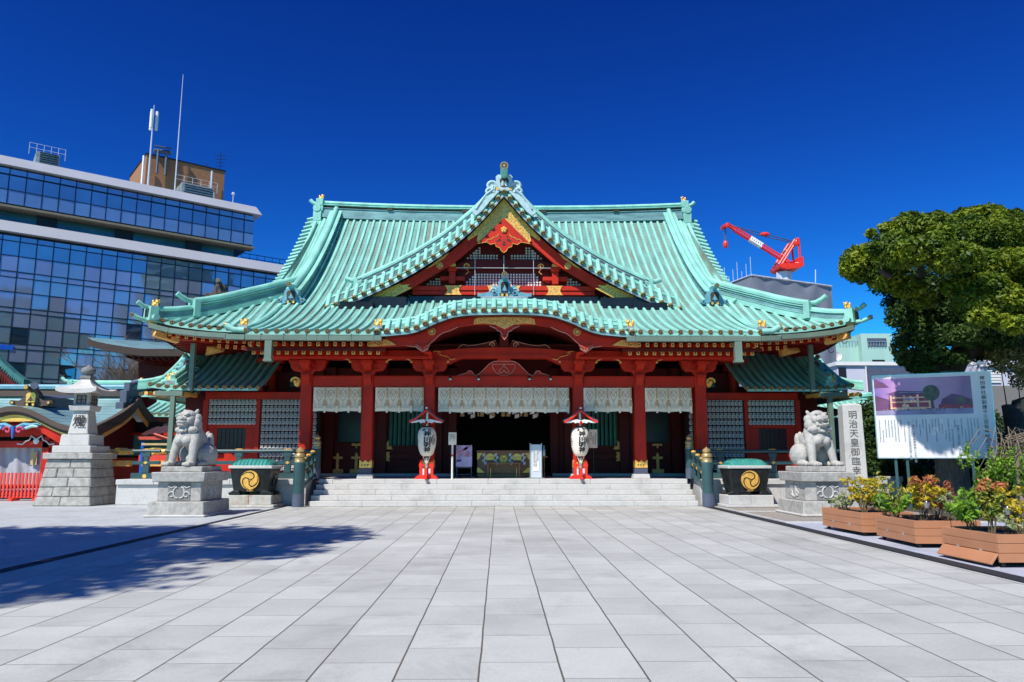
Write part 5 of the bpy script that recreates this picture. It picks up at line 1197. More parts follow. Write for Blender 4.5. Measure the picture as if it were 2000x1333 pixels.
# ---- black rain basins
def basin(c, yaw, label, stain):
    t = thing('rain_basin', label, 'water basin', (c[0], c[1], 0), 'black water basins with gold crests beside the steps')
    def loc(mb): mb.xf(Matrix.Translation((c[0], c[1], 0)) @ Matrix.Rotation(yaw, 4, 'Z')); return mb
    mb = MB(); mb.box(-.86, .86, -.56, .56, 0, .09); mb.box(-.74, -.002, -.46, .46, .09, .38); mb.box(.002, .74, -.46, .46, .09, .38); loc(mb).build('plinth', stain, t, bevel=.015)
    mb = MB(); b, tp = .56, .68
    mb.hexa([(-b, -.36, .50), (b, -.36, .50), (b, .36, .50), (-b, .36, .50)], [(-tp, -.44, 1.22), (tp, -.44, 1.22), (tp, .44, 1.22), (-tp, .44, 1.22)])
    for sx in (-1, 1):
        for sy in (-1, 1):
            mb.hexa([(sx*.5-.2, sy*.3-.1, .38), (sx*.5+.2, sy*.3-.1, .38), (sx*.5+.2, sy*.3+.1, .38), (sx*.5-.2, sy*.3+.1, .38)], [(sx*.48-.12, sy*.3-.1, .52), (sx*.48+.12, sy*.3-.1, .52), (sx*.48+.12, sy*.3+.1, .52), (sx*.48-.12, sy*.3+.1, .52)])
            mb.tube([(sx*.66, sy*.3-.1, .43), (sx*.66, sy*.3+.1, .43)], .05, 10)
    loc(mb).build('tank', M['bronze'], t, bevel=.02)
    mb = MB(); mb.box(-.72, .72, -.48, .48, 1.22, 1.32); loc(mb).build('pale_rim', M['stone'], t, bevel=.02)
    mb = MB(); mb.grid(lambda u, v: (lerp(-.66, .66, u), lerp(-.44, .44, v), 1.31+.21*(1-(2*u-1)**6)*(1-(2*v-1)**4)+.02*math.sin(u*17)*math.sin(v*9)), 26, 12, 0)
    for k in range(11): mb.tube([(lerp(-.62, .62, k/10), lerp(-.47, .47, j/10), 1.325+.21*(1-(2*(k+.4)/10.8-1)**6)*(1-(2*j/10-1)**4)) for j in range(11)], .008, 4, 1)
    loc(mb).build('net_cover', [M['net'], M['teallight']], t, smooth=True)
    mb = MB(); R0 = .30; yf = -.455; cz = .86
    mb.disc((0, cz), R0, yf+.0, yf+.05, 36, 0)
    for k in range(3):
        th0 = 75+120*k; hx_, hz_ = .45*R0*math.cos(R(th0)), .45*R0*math.sin(R(th0)); line = []
        for i in range(9): a_ = R(th0+150+i*18); line.append((hx_+.36*R0*math.cos(a_), hz_+.36*R0*math.sin(a_)))
        ex, ez = line[-1]; re, ae = math.hypot(ex, ez), math.degrees(math.atan2(ez, ex))
        for i in range(1, 12): u = i/11; line.append((lerp(re, .97*R0, u**.8)*math.cos(R(ae+105*u)), lerp(re, .97*R0, u**.8)*math.sin(R(ae+105*u))))
        L_ = len(line)
        for i in range(L_-1):
            (x1, z1), (x2, z2) = line[i], line[i+1]; d_ = math.hypot(x2-x1, z2-z1) or 1; nx, nz_ = -(z2-z1)/d_, (x2-x1)/d_
            w1, w2 = [R0*.055*math.sin(math.pi*min(1, (j+1.5)/(L_+1)))**.6 for j in (i, i+1)]
            mb.hexa([(x1-nx*w1, yf-.006, cz+z1-nz_*w1), (x2-nx*w2, yf-.006, cz+z2-nz_*w2), (x2+nx*w2, yf-.006, cz+z2+nz_*w2), (x1+nx*w1, yf-.006, cz+z1+nz_*w1)], [(x1-nx*w1, yf-.002, cz+z1-nz_*w1), (x2-nx*w2, yf-.002, cz+z2-nz_*w2), (x2+nx*w2, yf-.002, cz+z2+nz_*w2), (x1+nx*w1, yf-.002, cz+z1+nz_*w1)], 1)
    loc(mb).build('gold_crest', [M['gold'], M['black']], t)
    mb = MB(); mb.box(-.1, .1, -.40, -.36, .5, .56); loc(mb).build('plaque', M['golddull'], t)
    for sx in (-1, 1):
        o = text_mesh(vert('奉納'), .26, M['bronze'], t, (0, 0, 0), 'side_lettering', 1.0, .012, .01)
        me = o.data; q = Matrix.Translation(Vector((c[0], c[1], 0))-WL[t]) @ Matrix.Rotation(yaw, 4, 'Z') @ Matrix.Translation((sx*.645, 0, 1.15)) @ Matrix.Rotation(sx*math.pi/2, 4, 'Z')
        me.transform(Matrix.Translation(WL[t])); me.transform(q)
M['basinstone'] = mat('rust_stained_stone', (.46, .45, .40), .8, 0, .15, 6, stain=(.36, .18, .06), sscale=2.2, samt=.7)
basin((-7.98, 25.0), R(-4), 'black rain basin with gold swirl crest and green net left of the steps', M['basinstone'])
basin((8.05, 24.75), R(4), 'black rain basin with gold swirl crest and green net right of the steps', M['stone'])

# ================================================================ PAPER LANTERN RACKS
YK = 28.7
lan_me = None
def small_lantern_mesh():
    mb = MB(); mb.lathe([(.035, -.075), (.06, -.062), (.070, -.02), (.070, .03), (.058, .068), (.035, .078)], (0, 0, 0), 12, 0)
    mb.lathe([(.036, -.083), (.036, -.072)], (0, 0, 0), 8, 1); mb.lathe([(.034, .074), (.034, .09)], (0, 0, 0), 8, 1)
    pts = [(.036*math.cos(a), -.074, .036*math.sin(a)+.002) for a in [2*math.pi*i/10 for i in range(11)]]
    mb.tube(pts, .0065, 4, 1); mb.tube([(-.035, -.076, .003), (.035, -.076, .003)], .006, 4, 1)
    mb.box(-.055, .055, -.05, -.03, .098, .122, 0)
    return mb
PXS = 7.8
for s, side in ((-1, 'left'), (1, 'right')):
    t = thing('lantern_rack', 'tall red lattice rack full of small paper lanterns on the %s side of the hall' % side, 'lantern rack', (BX+s*9.3, YK+.1, ZP), 'racks of small paper lanterns')
    def xo(px): return abs(P(px if s < 0 else px, 800, YK).x-BX)
    xa, xb, xc = 11.35, 9.28, 7.0      # outer edge, divider, inner end (distance from axis)
    def bx(a, b, y0, y1, z0, z1, m, name, bev=.01):
        mb = MB(); mb.box(min(BX+s*a, BX+s*b), max(BX+s*a, BX+s*b), y0, y1, z0, z1); return mb.build(name, m, t, bevel=bev)
    bx(xa, xc, YK-.06, YK+.12, 3.76, 4.05, M['red'], 'top_beam')
    bx(xa+.06, xa-.14, YK-.08, YK+.1, ZP, 3.76, M['red'], 'upright'); bx(xb+.13, xb-.03, YK-.08, YK+.1, ZP, 3.76, M['red'], 'upright'); bx(xb-.03, xb-.12, YK-.04, YK+.1, ZP, 3.76, M['maroon'], 'upright')
    bx(xa-.14, xb+.13, YK-.05, YK+.1, 2.68, 2.86, M['red'], 'cross_beam'); bx(xa-.14, xa-.5, YK, YK+.1, 1.0, 2.68, M['red'], 'panel'); bx(xb+.5, xb+.13, YK, YK+.1, 1.0, 2.68, M['red'], 'panel')
    bx(xa, xb, YK-.02, YK+.1, 1.0, 1.72, M['red'], 'panel')
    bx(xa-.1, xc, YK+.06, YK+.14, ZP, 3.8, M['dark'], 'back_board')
    mb = MB(); a, b = sorted((BX+s*(xa-.5), BX+s*(xb+.5)))
    mb.box(a, b, YK+.03, YK+.05, 1.72, 2.66, 0); o = mb.build('window', M['glassdark'], t)
    mb = MB()
    for k in range(8): mb.box(lerp(a, b, k/7)-.01, lerp(a, b, k/7)+.01, YK+.01, YK+.03, 1.72, 2.66)
    for k in range(6): mb.box(a, b, YK+.008, YK+.028, lerp(1.75, 2.66, k/5)-.01, lerp(1.75, 2.66, k/5)+.01)
    mb.build('window_bar', M['maroon'], o)
    slots = []
    for r_ in range(4):
        for c_ in range(12): slots.append((11.10-.1495*c_, 3.62-.245*r_, 'upper', r_, c_))
    for r_ in range(9):
        for c_ in list(range(10))+[13]: slots.append((9.10-.1495*c_, 3.62-.245*r_, 'tall', r_, c_))
    # shelf rails
    mb = MB()
    for r_ in range(11): mb.box(*sorted((BX+s*9.2, BX+s*7.0)), YK-.03, YK+.0, 3.62-.245*r_-.135, 3.62-.245*r_-.10)
    for r_ in range(4): mb.box(*sorted((BX+s*11.2, BX+s*9.4)), YK-.03, YK+.0, 3.62-.245*r_-.135, 3.62-.245*r_-.10)
    mb.build('lantern_shelf', M['maroon'], t)
    for x, z, pn, r_, c_ in slots:
        ncol = 12 if pn == 'upper' else 14
        idx = c_ if s < 0 else ncol-1-c_
        lab = 'small paper lantern, %s from left, %s row, %s %s rack panel' % (ORD[idx], ORD[r_], side, 'short' if pn == 'upper' else 'tall')
        if lan_me is None:
            o = small_lantern_mesh().build('small_paper_lantern', [M['paper'], M['ink']], smooth=True, base=False); lan_me = o
        else: o = lan_me.copy(); C.objects.link(o)
        o.location = (BX+s*x, YK-.10, z); tag(o, lab, 'paper lantern', 'small paper lanterns on the racks')
    mb = MB()
    base = small_lantern_mesh()
    for r_ in (9, 10):
        for c_ in range(10):
            m2 = small_lantern_mesh(); m2.xf(Matrix.Translation((BX+s*(9.10-.1495*c_), YK-.10, 3.62-.245*r_))); n = len(mb.v); mb.v += m2.v; mb.f += [[i+n for i in f] for f in m2.f]; mb.m += m2.m
    tag(mb.build('lower_paper_lanterns', [M['paper'], M['ink']], smooth=True), 'bottom two rows of small white paper lanterns behind the %s veranda railing' % side, 'paper lanterns', kind='stuff')

# ================================================================ SIDE CORRIDORS
for s, lab in ((-1, 'low side corridor with a green tiled roof tucked under the left eave of the hall'), (1, 'low side corridor with a green tiled roof tucked under the right eave of the hall')):
    t = thing('side_corridor', lab, 'corridor', (BX+s*11, 31, 0), 'corridors joining the hall')
    ye, zl = 27.3, 4.07; xo_ = 12.45; dep = 4.2
    prof = [(0, zl), (1.0, zl+.42), (2.2, zl+1.1), (3.4, zl+2.0), (4.2, zl+2.7)]
    def zf(u, d): return interp(prof, d)+.25*max(0, (u-2.2)/2)**2*math.exp(-d)
    mb = MB(); ss = [-.35+.3*i for i in range(14)]
    # u measured outwards from the hall side
    slope(mb, (BX+s*9.3, ye, 0), (s, 0, 0), (0, 1, 0), ss, lambda u: (0, dep), zf)
    ys = [.2+.3*i for i in range(26)]
    slope(mb, (BX+s*xo_, ye+.4, 0), (0, 1, 0), (-s, 0, 0), [], lambda u: (0, 1), lambda u, d: zl)
    # descending edge ridge
    ds = [.1+4.0*i/12 for i in range(13)]
    ridge(mb, [(BX+s*(xo_-.35), ye+d, interp(prof, d)) for d in ds], [(.2, 0, .15), (.15, .15, .3)], .1, 1, 1, .36)
    # outer verge tiles
    for i in range(12):
        d = .5+.3*i; mb.tube([(BX+s*(xo_-.1), ye+d, interp(prof, d)+.12), (BX+s*(xo_+.35), ye+d-.1, interp(prof, d)-.06)], .08, 8, 1)
    mb.build('corridor_roof', RM(), t, smooth=True)
    onigawara(t, (BX+s*(xo_-.3), ye+1.55, interp(prof, 1.55)+.02), .66, .55, rolllen=.2)
    gold_lion(t, (BX+s*(xo_-.25), ye+.25, zl+.22), 1.1, s)
    # lower outer hip running away from the yard
    mb = MB(); cx0 = xo_+.1
    # side slope falling outwards
    slope(mb, (BX+s*(xo_+1.5), ye+2.2, 0), (0, 1, 0), (-s, 0, 0), [.15+.3*i for i in range(30)], lambda u: (0, 1.9), lambda u, d: zl-.10+.30*d+.09*d*d)
    ridge(mb, [(BX+s*(xo_+1.75-d), ye+1.9+d*.35, zl+.02+.25*d+.13*d*d+.1*max(0, 1-d)**2) for d in [0, .25, .5, .8, 1.1, 1.4, 1.8, 2.1]], [(.16, 0, .13), (.12, .13, .26)], .08, 1, 1, .32)
    slope(mb, (BX+s*(xo_-.6), ye+1.9, 0), (s, 0, 0), (0, 1, 0), [.1+.3*i for i in range(8)], lambda u: (0, max(.15, (2.1-u)*.6)), lambda u, d: zl-.08+.4*d)
    mb.build('lower_hip_roof', RM(), t, smooth=True)
    mb = MB(); a, b = sorted((BX+s*9.3, BX+s*xo_)); mb.box(a, b, 29.5, 29.7, ZP, zl+.3); mb.build('corridor_wall', M['maroon'], t)
    mb = MB(); mb.box(a-.0, b+.2, 28.3, 28.55, zl-.0, zl+.3); mb.build('eave_beam', M['maroon'], t)
    g = MB(); a, b = sorted((BX+s*11.6, BX+s*(xo_+.15))); g.box(a, b, ye-.16, ye-.02, zl-.30, zl-.12); g.build('gutter', M['gutter'], t, bevel=.01)
    for (xx, z0, z1) in ((xo_-.5, 1.2, zl-.3), (xo_-1.1, zl-.1, 5.7)):
        g = MB(); g.box(BX+s*xx-.08, BX+s*xx+.08, ye-.15, ye-.0, z0, z1); g.build('downpipe', M['gutter'], t)
    for k in range(5): g = MB(); xx = BX+s*(11.7+.32*k); g.box(xx-.06, xx+.06, ye-.0, 28.6, zl-.24, zl-.12); g.build('rafter_end', M['golddull'], t)

# far green-roofed corridor wings
def long_roof(name, x0, x1, y, ze, dep, rise, label, wallz=None, ridgeh=.3, pitch=.32, wallm='maroon', curve=.06):
    t = thing(name, label, 'corridor', ((x0+x1)/2, y, 0)); mb = MB()
    n = int((x1-x0)/pitch); zf = lambda u, d: ze+rise*(d/dep)**1.25+curve*(abs(u-(x1-x0)/2)/((x1-x0)/2))**4
    slope(mb, (x0, y, 0), (1, 0, 0), (0, 1, 0), [pitch*(i+.3) for i in range(n)], lambda u: (0, dep), zf)
    ridge(mb, [(lerp(x0, x1, i/16), y+dep, zf(lerp(0, x1-x0, i/16), dep)) for i in range(17)], [(.22, -.1, ridgeh*.4), (.16, ridgeh*.4, ridgeh*.8), (.22, ridgeh*.8, ridgeh)], .11, 1, 1, ridgeh+.05)
    mb.build('roof', RM(), t, smooth=True)
    mb = MB(); mb.box(x0+.4, x1-.4, y+.7, y+dep, 0, ze+rise*.3); mb.build('wall', M[wallm], t)
    return t
a, b = P(268, 800, 36).x, P(402, 800, 36).x
t = long_roof('corridor_wing', a, b+1.5, 36, P(300, 811, 36).z, 2.2, .75, 'far corridor wing with pale green tiled roof behind the left stone lion')
mb = MB(); mb.box(a, b+1.2, 39.6, 40, P(0, 782, 38).z, P(0, 772, 38).z+.2); mb.build('rear_ridge', M['patina'], t)
a, b = P(90, 745, 44).x, P(268, 757, 44).x
t = long_roof('corridor_wing', a, b, 44, P(180, 765, 44).z-.35, 2.5, .75, 'long green copper corridor roof seen above the grey shingled hall on the left', ridgeh=.35)
mb = MB(); z = P(96, 748, 46.5).z; mb.box(a-.1, a+.2, 46.3, 46.8, z-.5, z+.15); mb.tube([(a+.2, 46.5, z+.05), (a-.3, 46.5, z+.12), (a-.55, 46.5, z+.3)], .11, 8, 0); mb.build('ridge_end_tile', [M['patina']], t)
a, b = P(1575, 780, 37).x, P(1745, 780, 37).x
t = long_roof('corridor_wing', a, b, 37, P(1650, 812, 37).z, 2.2, .85, 'green tiled corridor roof behind the inscribed stone pillar on the right')
a, b = P(1590, 745, 33).x, P(1690, 770, 33).x
# dark pavilion behind right lion
t = thing('dark_shed', 'dark open shed with a black roof behind the right stone lion', 'shed', (P(1610, 900, 31).x, 32, ZP))
xa, xb_ = P(1562, 800, 30.5).x, P(1655, 800, 30.5).x
mb = MB(); mb.hexa([(xa, 30, P(0, 792, 30).z), (xb_+.6, 30, P(0, 808, 30).z), (xb_+.6, 34, P(0, 800, 30).z), (xa, 34, P(0, 790, 30).z+.3)], [(xa, 30, P(0, 789, 30).z), (xb_+.6, 30, P(0, 805, 30).z), (xb_+.6, 34, P(0, 795, 30).z), (xa, 34, P(0, 786, 30).z+.3)]); mb.build('roof', M['black'], t)
mb = MB(); mb.box(xa, xb_+2, 33, 33.2, 0, 3.3); mb.build('back_wall', M['patina_dark'], t)
for xx in (xa+.1, xb_): mb = MB(); mb.box(xx-.08, xx+.08, 30.2, 30.36, 0, 3.2); mb.build('post', M['dark'], t)

# ================================================================ STONE LIONS AND THEIR PEDESTALS
def lion(name, c, yaw, mirror, openmouth, label, scale=1.0):
    mb = MB(); S = mb.sph; T = mb.tube
    def Rz(a): return Matrix.Rotation(a, 3, 'Z')
    # body: seated, facing -y
    S((0, .02, .92), (.33, .30, .36), 20); S((0, -.10, .80), (.30, .26, .26), 18); S((0, .22, .72), (.30, .34, .38), 18, rot=Matrix.Rotation(.5, 3, 'X')); S((0, .48, .42), (.34, .34, .36), 18)
    S((-.13, -.26, .72), (.15, .14, .14), 12); S((.13, -.26, .72), (.15, .14, .14), 12)
    for s in (-1, 1):
        T([(s*.24, -.08, .88), (s*.29, -.16, .66), (s*.33, -.24, .36), (s*.35, -.28, .14), (s*.355, -.30, .06)], [.16, .145, .115, .10, .11], 14)
        S((s*.36, -.38, .075), (.135, .19, .085), 12)
        for k in (-1.5, -.5, .5, 1.5): S((s*.36+k*.062, -.53+abs(k)*.02, .062), (.042, .07, .062), 8)
        # haunch, hind foot
        S((s*.33, .36, .33), (.20, .34, .32), 16); S((s*.38, .12, .085), (.12, .26, .09), 12)
        for k in (-1, 0, 1): S((s*.38+k*.065, -.11, .06), (.045, .06, .055), 8)
        # mane locks at the cheeks
    S((0, .72, .45), (.16, .14, .42), 12, rot=Matrix.Rotation(-.25, 3, 'X'))
    for k in (-1, 0, 1): S((k*.1, .70, .82-.05*abs(k)), (.085, .1, .2), 10)
    # neck and head in own frame
    hy, hp_ = (.0, -.12)
    HM = Matrix.Translation((0, -.14, 1.32)) @ Matrix.Rotation(R(-6) if not openmouth else R(-17), 4, 'X')
    n0 = len(mb.v)
    S((0, .06, -.14), (.26, .25, .22), 16); S((0, .04, .03), (.245, .26, .235), 18); S((0, -.02, .12), (.23, .2, .15), 14)
    for s in (-1, 1):
        S((s*.105, -.20, .10), (.10, .08, .05), 10, rot=Matrix.Rotation(s*-.35, 3, 'Y'))       # brows
        S((s*.10, -.215, .035), (.042, .03, .035), 10)            # eyes
        S((s*.17, -.10, -.03), (.10, .12, .11), 10)
        S((s*.20, .07, .22), (.06, .05, .10), 10, rot=Matrix.Rotation(s*.5, 3, 'Y'))            # ears
        S((s*.27, .10, -.12), (.09, .16, .16), 12); S((s*.25, .12, .06), (.08, .12, .12), 10); S((s*.29, .12, -.02), (.045, .05, .045), 8); S((s*.29, .1, -.2), (.05, .06, .05), 8)
        S((s*.22, -.02, -.30), (.15, .13, .10), 12)
        S((s*.065, -.33, -.025), (.055, .05, .045), 10)           # nostrils
    S((0, -.24, -.03), (.15, .14, .085), 14); S((0, -.31, .0), (.085, .07, .06), 12)
    if openmouth:
        S((0, -.24, -.075), (.165, .14, .05), 14); S((0, -.20, -.235), (.135, .14, .05), 14); S((0, -.25, -.25), (.10, .08, .04), 10)
        for s in (-1, 1): T([(s*.15, -.12, -.08), (s*.15, -.15, -.23)], .045, 8); S((s*.09, -.33, -.12), (.018, .018, .04), 6); S((s*.09, -.3, -.2), (.018, .018, .035), 6)
    else:
        S((0, -.22, -.11), (.175, .15, .06), 14); S((0, -.20, -.19), (.15, .14, .055), 14)
        for s in (-1, 1): T([(s*.17, -.14, -.10), (s*.14, -.24, -.155), (0, -.325, -.15)], .03, 8)
        T([(-.12, -.31, -.12), (0, -.355, -.115), (.12, -.31, -.12)], .022, 8)
    mb.v = mb.v[:n0]+[tuple(HM @ Vector(v)) for v in mb.v[n0:]]
    T([(-.2, -.24, 1.08), (0, -.36, 1.02), (.2, -.24, 1.08)], .05, 10); S((0, -.37, .99), (.1, .05, .05), 8)
    for s in (-1, 1):
        for k in range(4): T([(s*(.10+.07*k), -.33+.05*k, 1.12-.01*k), (s*(.13+.075*k), -.34+.06*k, 1.02), (s*(.11+.07*k), -.34+.06*k, .94)], [.03, .035, .015], 6)
    if not openmouth: S((.05, .05, .22), (.18, .16, .20), 14)   # cub between the legs
    mb.v = [tuple(v) for v in mb.v]
    M4 = Matrix.Translation(Vector(c)) @ Matrix.Rotation(yaw, 4, 'Z') @ Matrix.Diagonal((scale*(-1 if mirror else 1), scale, scale, 1))
    mb.xf(M4)
    if mirror: mb.f = [f[::-1] for f in mb.f]
    o = mb.build(name, M['statue'], None, smooth=False)
    r_ = o.modifiers.new('remesh', 'REMESH'); r_.mode = 'VOXEL'; r_.voxel_size = .011; r_.use_smooth_shade = True
    sm = o.modifiers.new('smooth', 'SMOOTH'); sm.factor = .6; sm.iterations = 1
    tag(o, label, 'statue', 'pair of guardian lions')
def pedestal(x0, x1, y0, y1, label, slab=True, stain_side=1):
    t = thing('stone_pedestal', label, 'pedestal', ((x0+x1)/2, (y0+y1)/2, 0), 'pedestals of the guardian lions')
    cx, cy = (x0+x1)/2, (y0+y1)/2; w_, d_ = (x1-x0)/2, (y1-y0)/2
    def lv(name, hw, hd, z0, z1, m, tp=0, bev=.02):
        mb = MB(); mb.hexa([(cx-hw, cy-hd, z0), (cx+hw, cy-hd, z0), (cx+hw, cy+hd, z0), (cx-hw, cy+hd, z0)], [(cx-hw+tp, cy-hd+tp, z1), (cx+hw-tp, cy-hd+tp, z1), (cx+hw-tp, cy+hd-tp, z1), (cx-hw+tp, cy+hd-tp, z1)]); return mb.build(name, m, t, bevel=bev)
    if slab: lv('foundation_slab', w_+.06, d_+.08, 0, .06, M['stone'])
    lv('base', w_, d_, .02 if slab else 0, .40, M['stoneold'], .02)
    k = lv('body', w_-.17, d_-.2, .40, .92, M['stoneold'])
    lv('cornice', w_-.06, d_-.08, .92, 1.18, M['stoneold'], -.03)
    lv('top_slab', w_-.2, d_-.24, 1.18, 1.33, M['stoneold'])
    hw, hd = w_-.17, d_-.2
    for face in ('front', 'left', 'right'):
        mb = MB(); L = (hw if face == 'front' else hd)*.50
        mb.box(-L, L, -.012, 0, -.24, .25, 0)
        for s in (-1, 1):
            mb.tube([(s*(.05+.10*math.sin(a)), -.02, -.02+.15*math.cos(a)) for a in [0, .7, 1.4, 2.1, 2.8, 3.4]], .022, 6, 1)
            mb.tube([(s*(.2+.09*math.cos(a)*(1-a*.08)), -.02, -.08+.09*math.sin(a)*(1-a*.08)) for a in [k_*.6 for k_ in range(10)]], .018, 6, 1)
            mb.tube([(s*.1, -.02, .16), (s*.2, -.02, .1), (s*.3, -.02, .14)], .016, 6, 1)
        an = {'front': 0, 'left': -math.pi/2, 'right': math.pi/2}[face]; off = {'front': (cx, cy-hd-.001), 'left': (cx-hw-.001, cy), 'right': (cx+hw+.001, cy)}[face]
        mb.xf(Matrix.Translation((off[0], off[1], .66)) @ Matrix.Rotation(an, 4, 'Z')); mb.build('carved_panel', [M['stonedark'] if face == 'front' else M['stoneold'], M['stone']], k)
    return t
pedestal(-9.42, -7.9, 20.58, 22.55, 'weathered stone pedestal with a carved panel under the left guardian lion')
pedestal(8.2, 9.75, 20.47, 22.35, 'weathered stone pedestal with a carved panel under the right guardian lion')
lion('guardian_lion', (-8.72, 21.45, 1.325), R(-20), False, False, 'pale stone guardian lion with closed mouth and a cub, on the left pedestal', .99)
lion('guardian_lion', (9.02, 21.35, 1.325), R(14), False, True, 'pale stone guardian lion with open mouth and raised head, on the right pedestal', .99)

# ================================================================ TALL STONE LANTERN
t = thing('stone_lantern', 'tall tapering stone lantern tower on a stepped rough masonry base', 'stone lantern', (-14.3, 26.2, 0))
cx, cy = -14.32, 26.15
def lvl(name, z0, h0, z1, h1, m, par=t, bev=.02):
    mb = MB(); mb.hexa([(cx-h0, cy-h0, z0), (cx+h0, cy-h0, z0), (cx+h0, cy+h0, z0), (cx-h0, cy+h0, z0)], [(cx-h1, cy-h1, z1), (cx+h1, cy-h1, z1), (cx+h1, cy+h1, z1), (cx-h1, cy+h1, z1)]); return mb.build(name, m, par, bevel=bev)
zl_ = lambda py, D=25.5: P(120, py, D).z
M['stonerough'] = mat('rough_hewn_granite', (.37, .36, .325), .9, 0, .25, 5, 1.6, 9, stain=(.24, .22, .19), sscale=1.5, samt=.5)
zt_ = zl_(897, 25.6); hb, ht = .95, .72; rnd = random.Random(4)
mb = MB()
for r_ in range(5):
    z0, z1 = zt_*r_/5, zt_*(r_+1)/5
    f = lambda z: lerp(hb, ht, (z/zt_)**.75)
    nb = 3 if r_ % 2 else 2
    for side in range(4):
        cuts = [-1]+[(-1+2*k/nb)+rnd.uniform(-.12, .12) for k in range(1, nb)]+[1]
        for a, b in zip(cuts, cuts[1:]):
            g = .006; q = rnd.uniform(-.012, .02)
            bot = [(a*f(z0)+g, -f(z0)-q), (b*f(z0)-g, -f(z0)-q), (b*f(z0)-g, -f(z0)+.3), (a*f(z0)+g, -f(z0)+.3)]
            top = [(a*f(z1)+g, -f(z1)-q), (b*f(z1)-g, -f(z1)-q), (b*f(z1)-g, -f(z1)+.3), (a*f(z1)+g, -f(z1)+.3)]
            ca, sa = math.cos(side*math.pi/2), math.sin(side*math.pi/2)
            mb.hexa([(cx+x*ca-y*sa, cy+x*sa+y*ca, z0+.006) for x, y in bot], [(cx+x*ca-y*sa, cy+x*sa+y*ca, z1-.006) for x, y in top])
mb.build('masonry_base', M['stonerough'], t, bevel=.025); lvl('masonry_core', 0, hb-.05, zt_, ht-.05, M['stonedark'])
Z = [zl_(897), zl_(885), zl_(871), zl_(850), zl_(802), zl_(793), zl_(769)]
lvl('lower_slab', zt_, .82, zl_(885, 25.4), .82, M['stoneold']); lvl('step_block', zl_(885, 25.4), .64, zl_(871, 25.6), .64, M['stone']); lvl('plinth_block', zl_(871, 25.6), .50, zl_(849, 25.7), .47, M['stone'])
sh = lvl('shaft', zl_(848, 25.7), .34, zl_(803, 25.9), .24, M['stone']); lvl('tray', zl_(803, 25.9), .34, zl_(792, 25.9), .38, M['stone'])
hz0, hz1 = zl_(792, 25.9), zl_(768, 26)
ho = lvl('fire_box', hz0, .28, hz1, .28, M['stoneold'])
for an in (0, math.pi/2, -math.pi/2):
    mb = MB(); mb.box(-.15, .15, -.286, -.27, .07, .33, 0); mb.box(-.012, .012, -.295, -.28, .07, .33, 1); mb.box(-.15, .15, -.295, -.28, .19, .21, 1)
    for s in (-1, 1): mb.box(s*.15-.014, s*.15+.014, -.295, -.28, .06, .34, 1)
    mb.box(-.16, .16, -.295, -.28, .05, .075, 1); mb.box(-.16, .16, -.295, -.28, .325, .345, 1)
    mb.xf(Matrix.Translation((cx, cy, hz0)) @ Matrix.Rotation(an, 4, 'Z')); mb.build('window', [M['stonedark'], M['ink']], ho)
mb = MB(); NR = 24
def roofpt(u, v):      # square roof with upturned corners
    a = u*4; k = int(a) % 4; f = a-int(a); cs = [(-1, -1), (1, -1), (1, 1), (-1, 1)]
    x = lerp(cs[k][0], cs[(k+1) % 4][0], f); y = lerp(cs[k][1], cs[(k+1) % 4][1], f); e = (2*f-1)**2
    rr = lerp(.66, .12, v**.7); return (cx+x*rr*(1+.04*e*(1-v)), cy+y*rr*(1+.04*e*(1-v)), hz1+.1+.42*v**1.35+.09*e**2*(1-v)**3)
mb.grid(roofpt, NR*2, 8, 0)
mb.grid(lambda u, v: tuple(Vector(roofpt(u, 0))*1+Vector((0, 0, -.14*v))) if True else 0, NR*2, 1, 0, flip=True)
mb.hexa([(cx-.3, cy-.3, hz1), (cx+.3, cy-.3, hz1), (cx+.3, cy+.3, hz1), (cx-.3, cy+.3, hz1)], [(cx-.62, cy-.62, hz1+.05), (cx+.62, cy-.62, hz1+.05), (cx+.62, cy+.62, hz1+.05), (cx-.62, cy+.62, hz1+.05)])
mb.build('roof', M['stone'], t)
mb = MB(); zz = hz1+.5; mb.box(cx-.18, cx+.18, cy-.18, cy+.18, zz, zz+.1); mb.lathe([(.15, zz+.1), (.14, zz+.14), (.22, zz+.2), (.235, zz+.3), (.19, zz+.38), (.08, zz+.43), (.005, zz+.5)], (cx, cy, 0), 20); mb.build('jewel_finial', M['stonedark'], t, smooth=True)
text_mesh('燈', .42, M['ink'], sh, (cx+.02, cy-.325, zl_(812, 25.9)+.0), 'lettering', 1, .004, .006, rot=(math.pi/2-.12, 0, 0))

# ================================================================ INSCRIBED PILLAR, TANKS, BOARD
t = thing('inscribed_pillar', 'square grey stone pillar with a carved vertical inscription', 'stone pillar', (0, 0, 0))
yb = 24.6; a = P(1645, 790, yb); b = P(1677, 790, yb); hw = .30; cxp = P(1664, 850, yb).x+.12
t.location = (cxp, yb+.3, 0); WL[t] = Vector((cxp, yb+.3, 0))
zt_ = P(1660, 790, yb).z
pm = Matrix.Translation((cxp, yb+.3, 0)) @ Matrix.Rotation(R(-10), 4, 'Z')
mb = MB(); mb.hexa([(-.33, -.33, .5), (.33, -.33, .5), (.33, .33, .5), (-.33, .33, .5)], [(-.30, -.30, zt_-.03), (.30, -.30, zt_-.03), (.30, .30, zt_-.03), (-.30, .30, zt_-.03)]); mb.hexa([(-.30, -.30, zt_-.03), (.30, -.30, zt_-.03), (.30, .30, zt_-.03), (-.30, .30, zt_-.03)], [(-.22, -.22, zt_+.03), (.22, -.22, zt_+.03), (.22, .22, zt_+.03), (-.22, .22, zt_+.03)]); mb.xf(pm); sh = mb.build('shaft', M['stone'], t, bevel=.01)
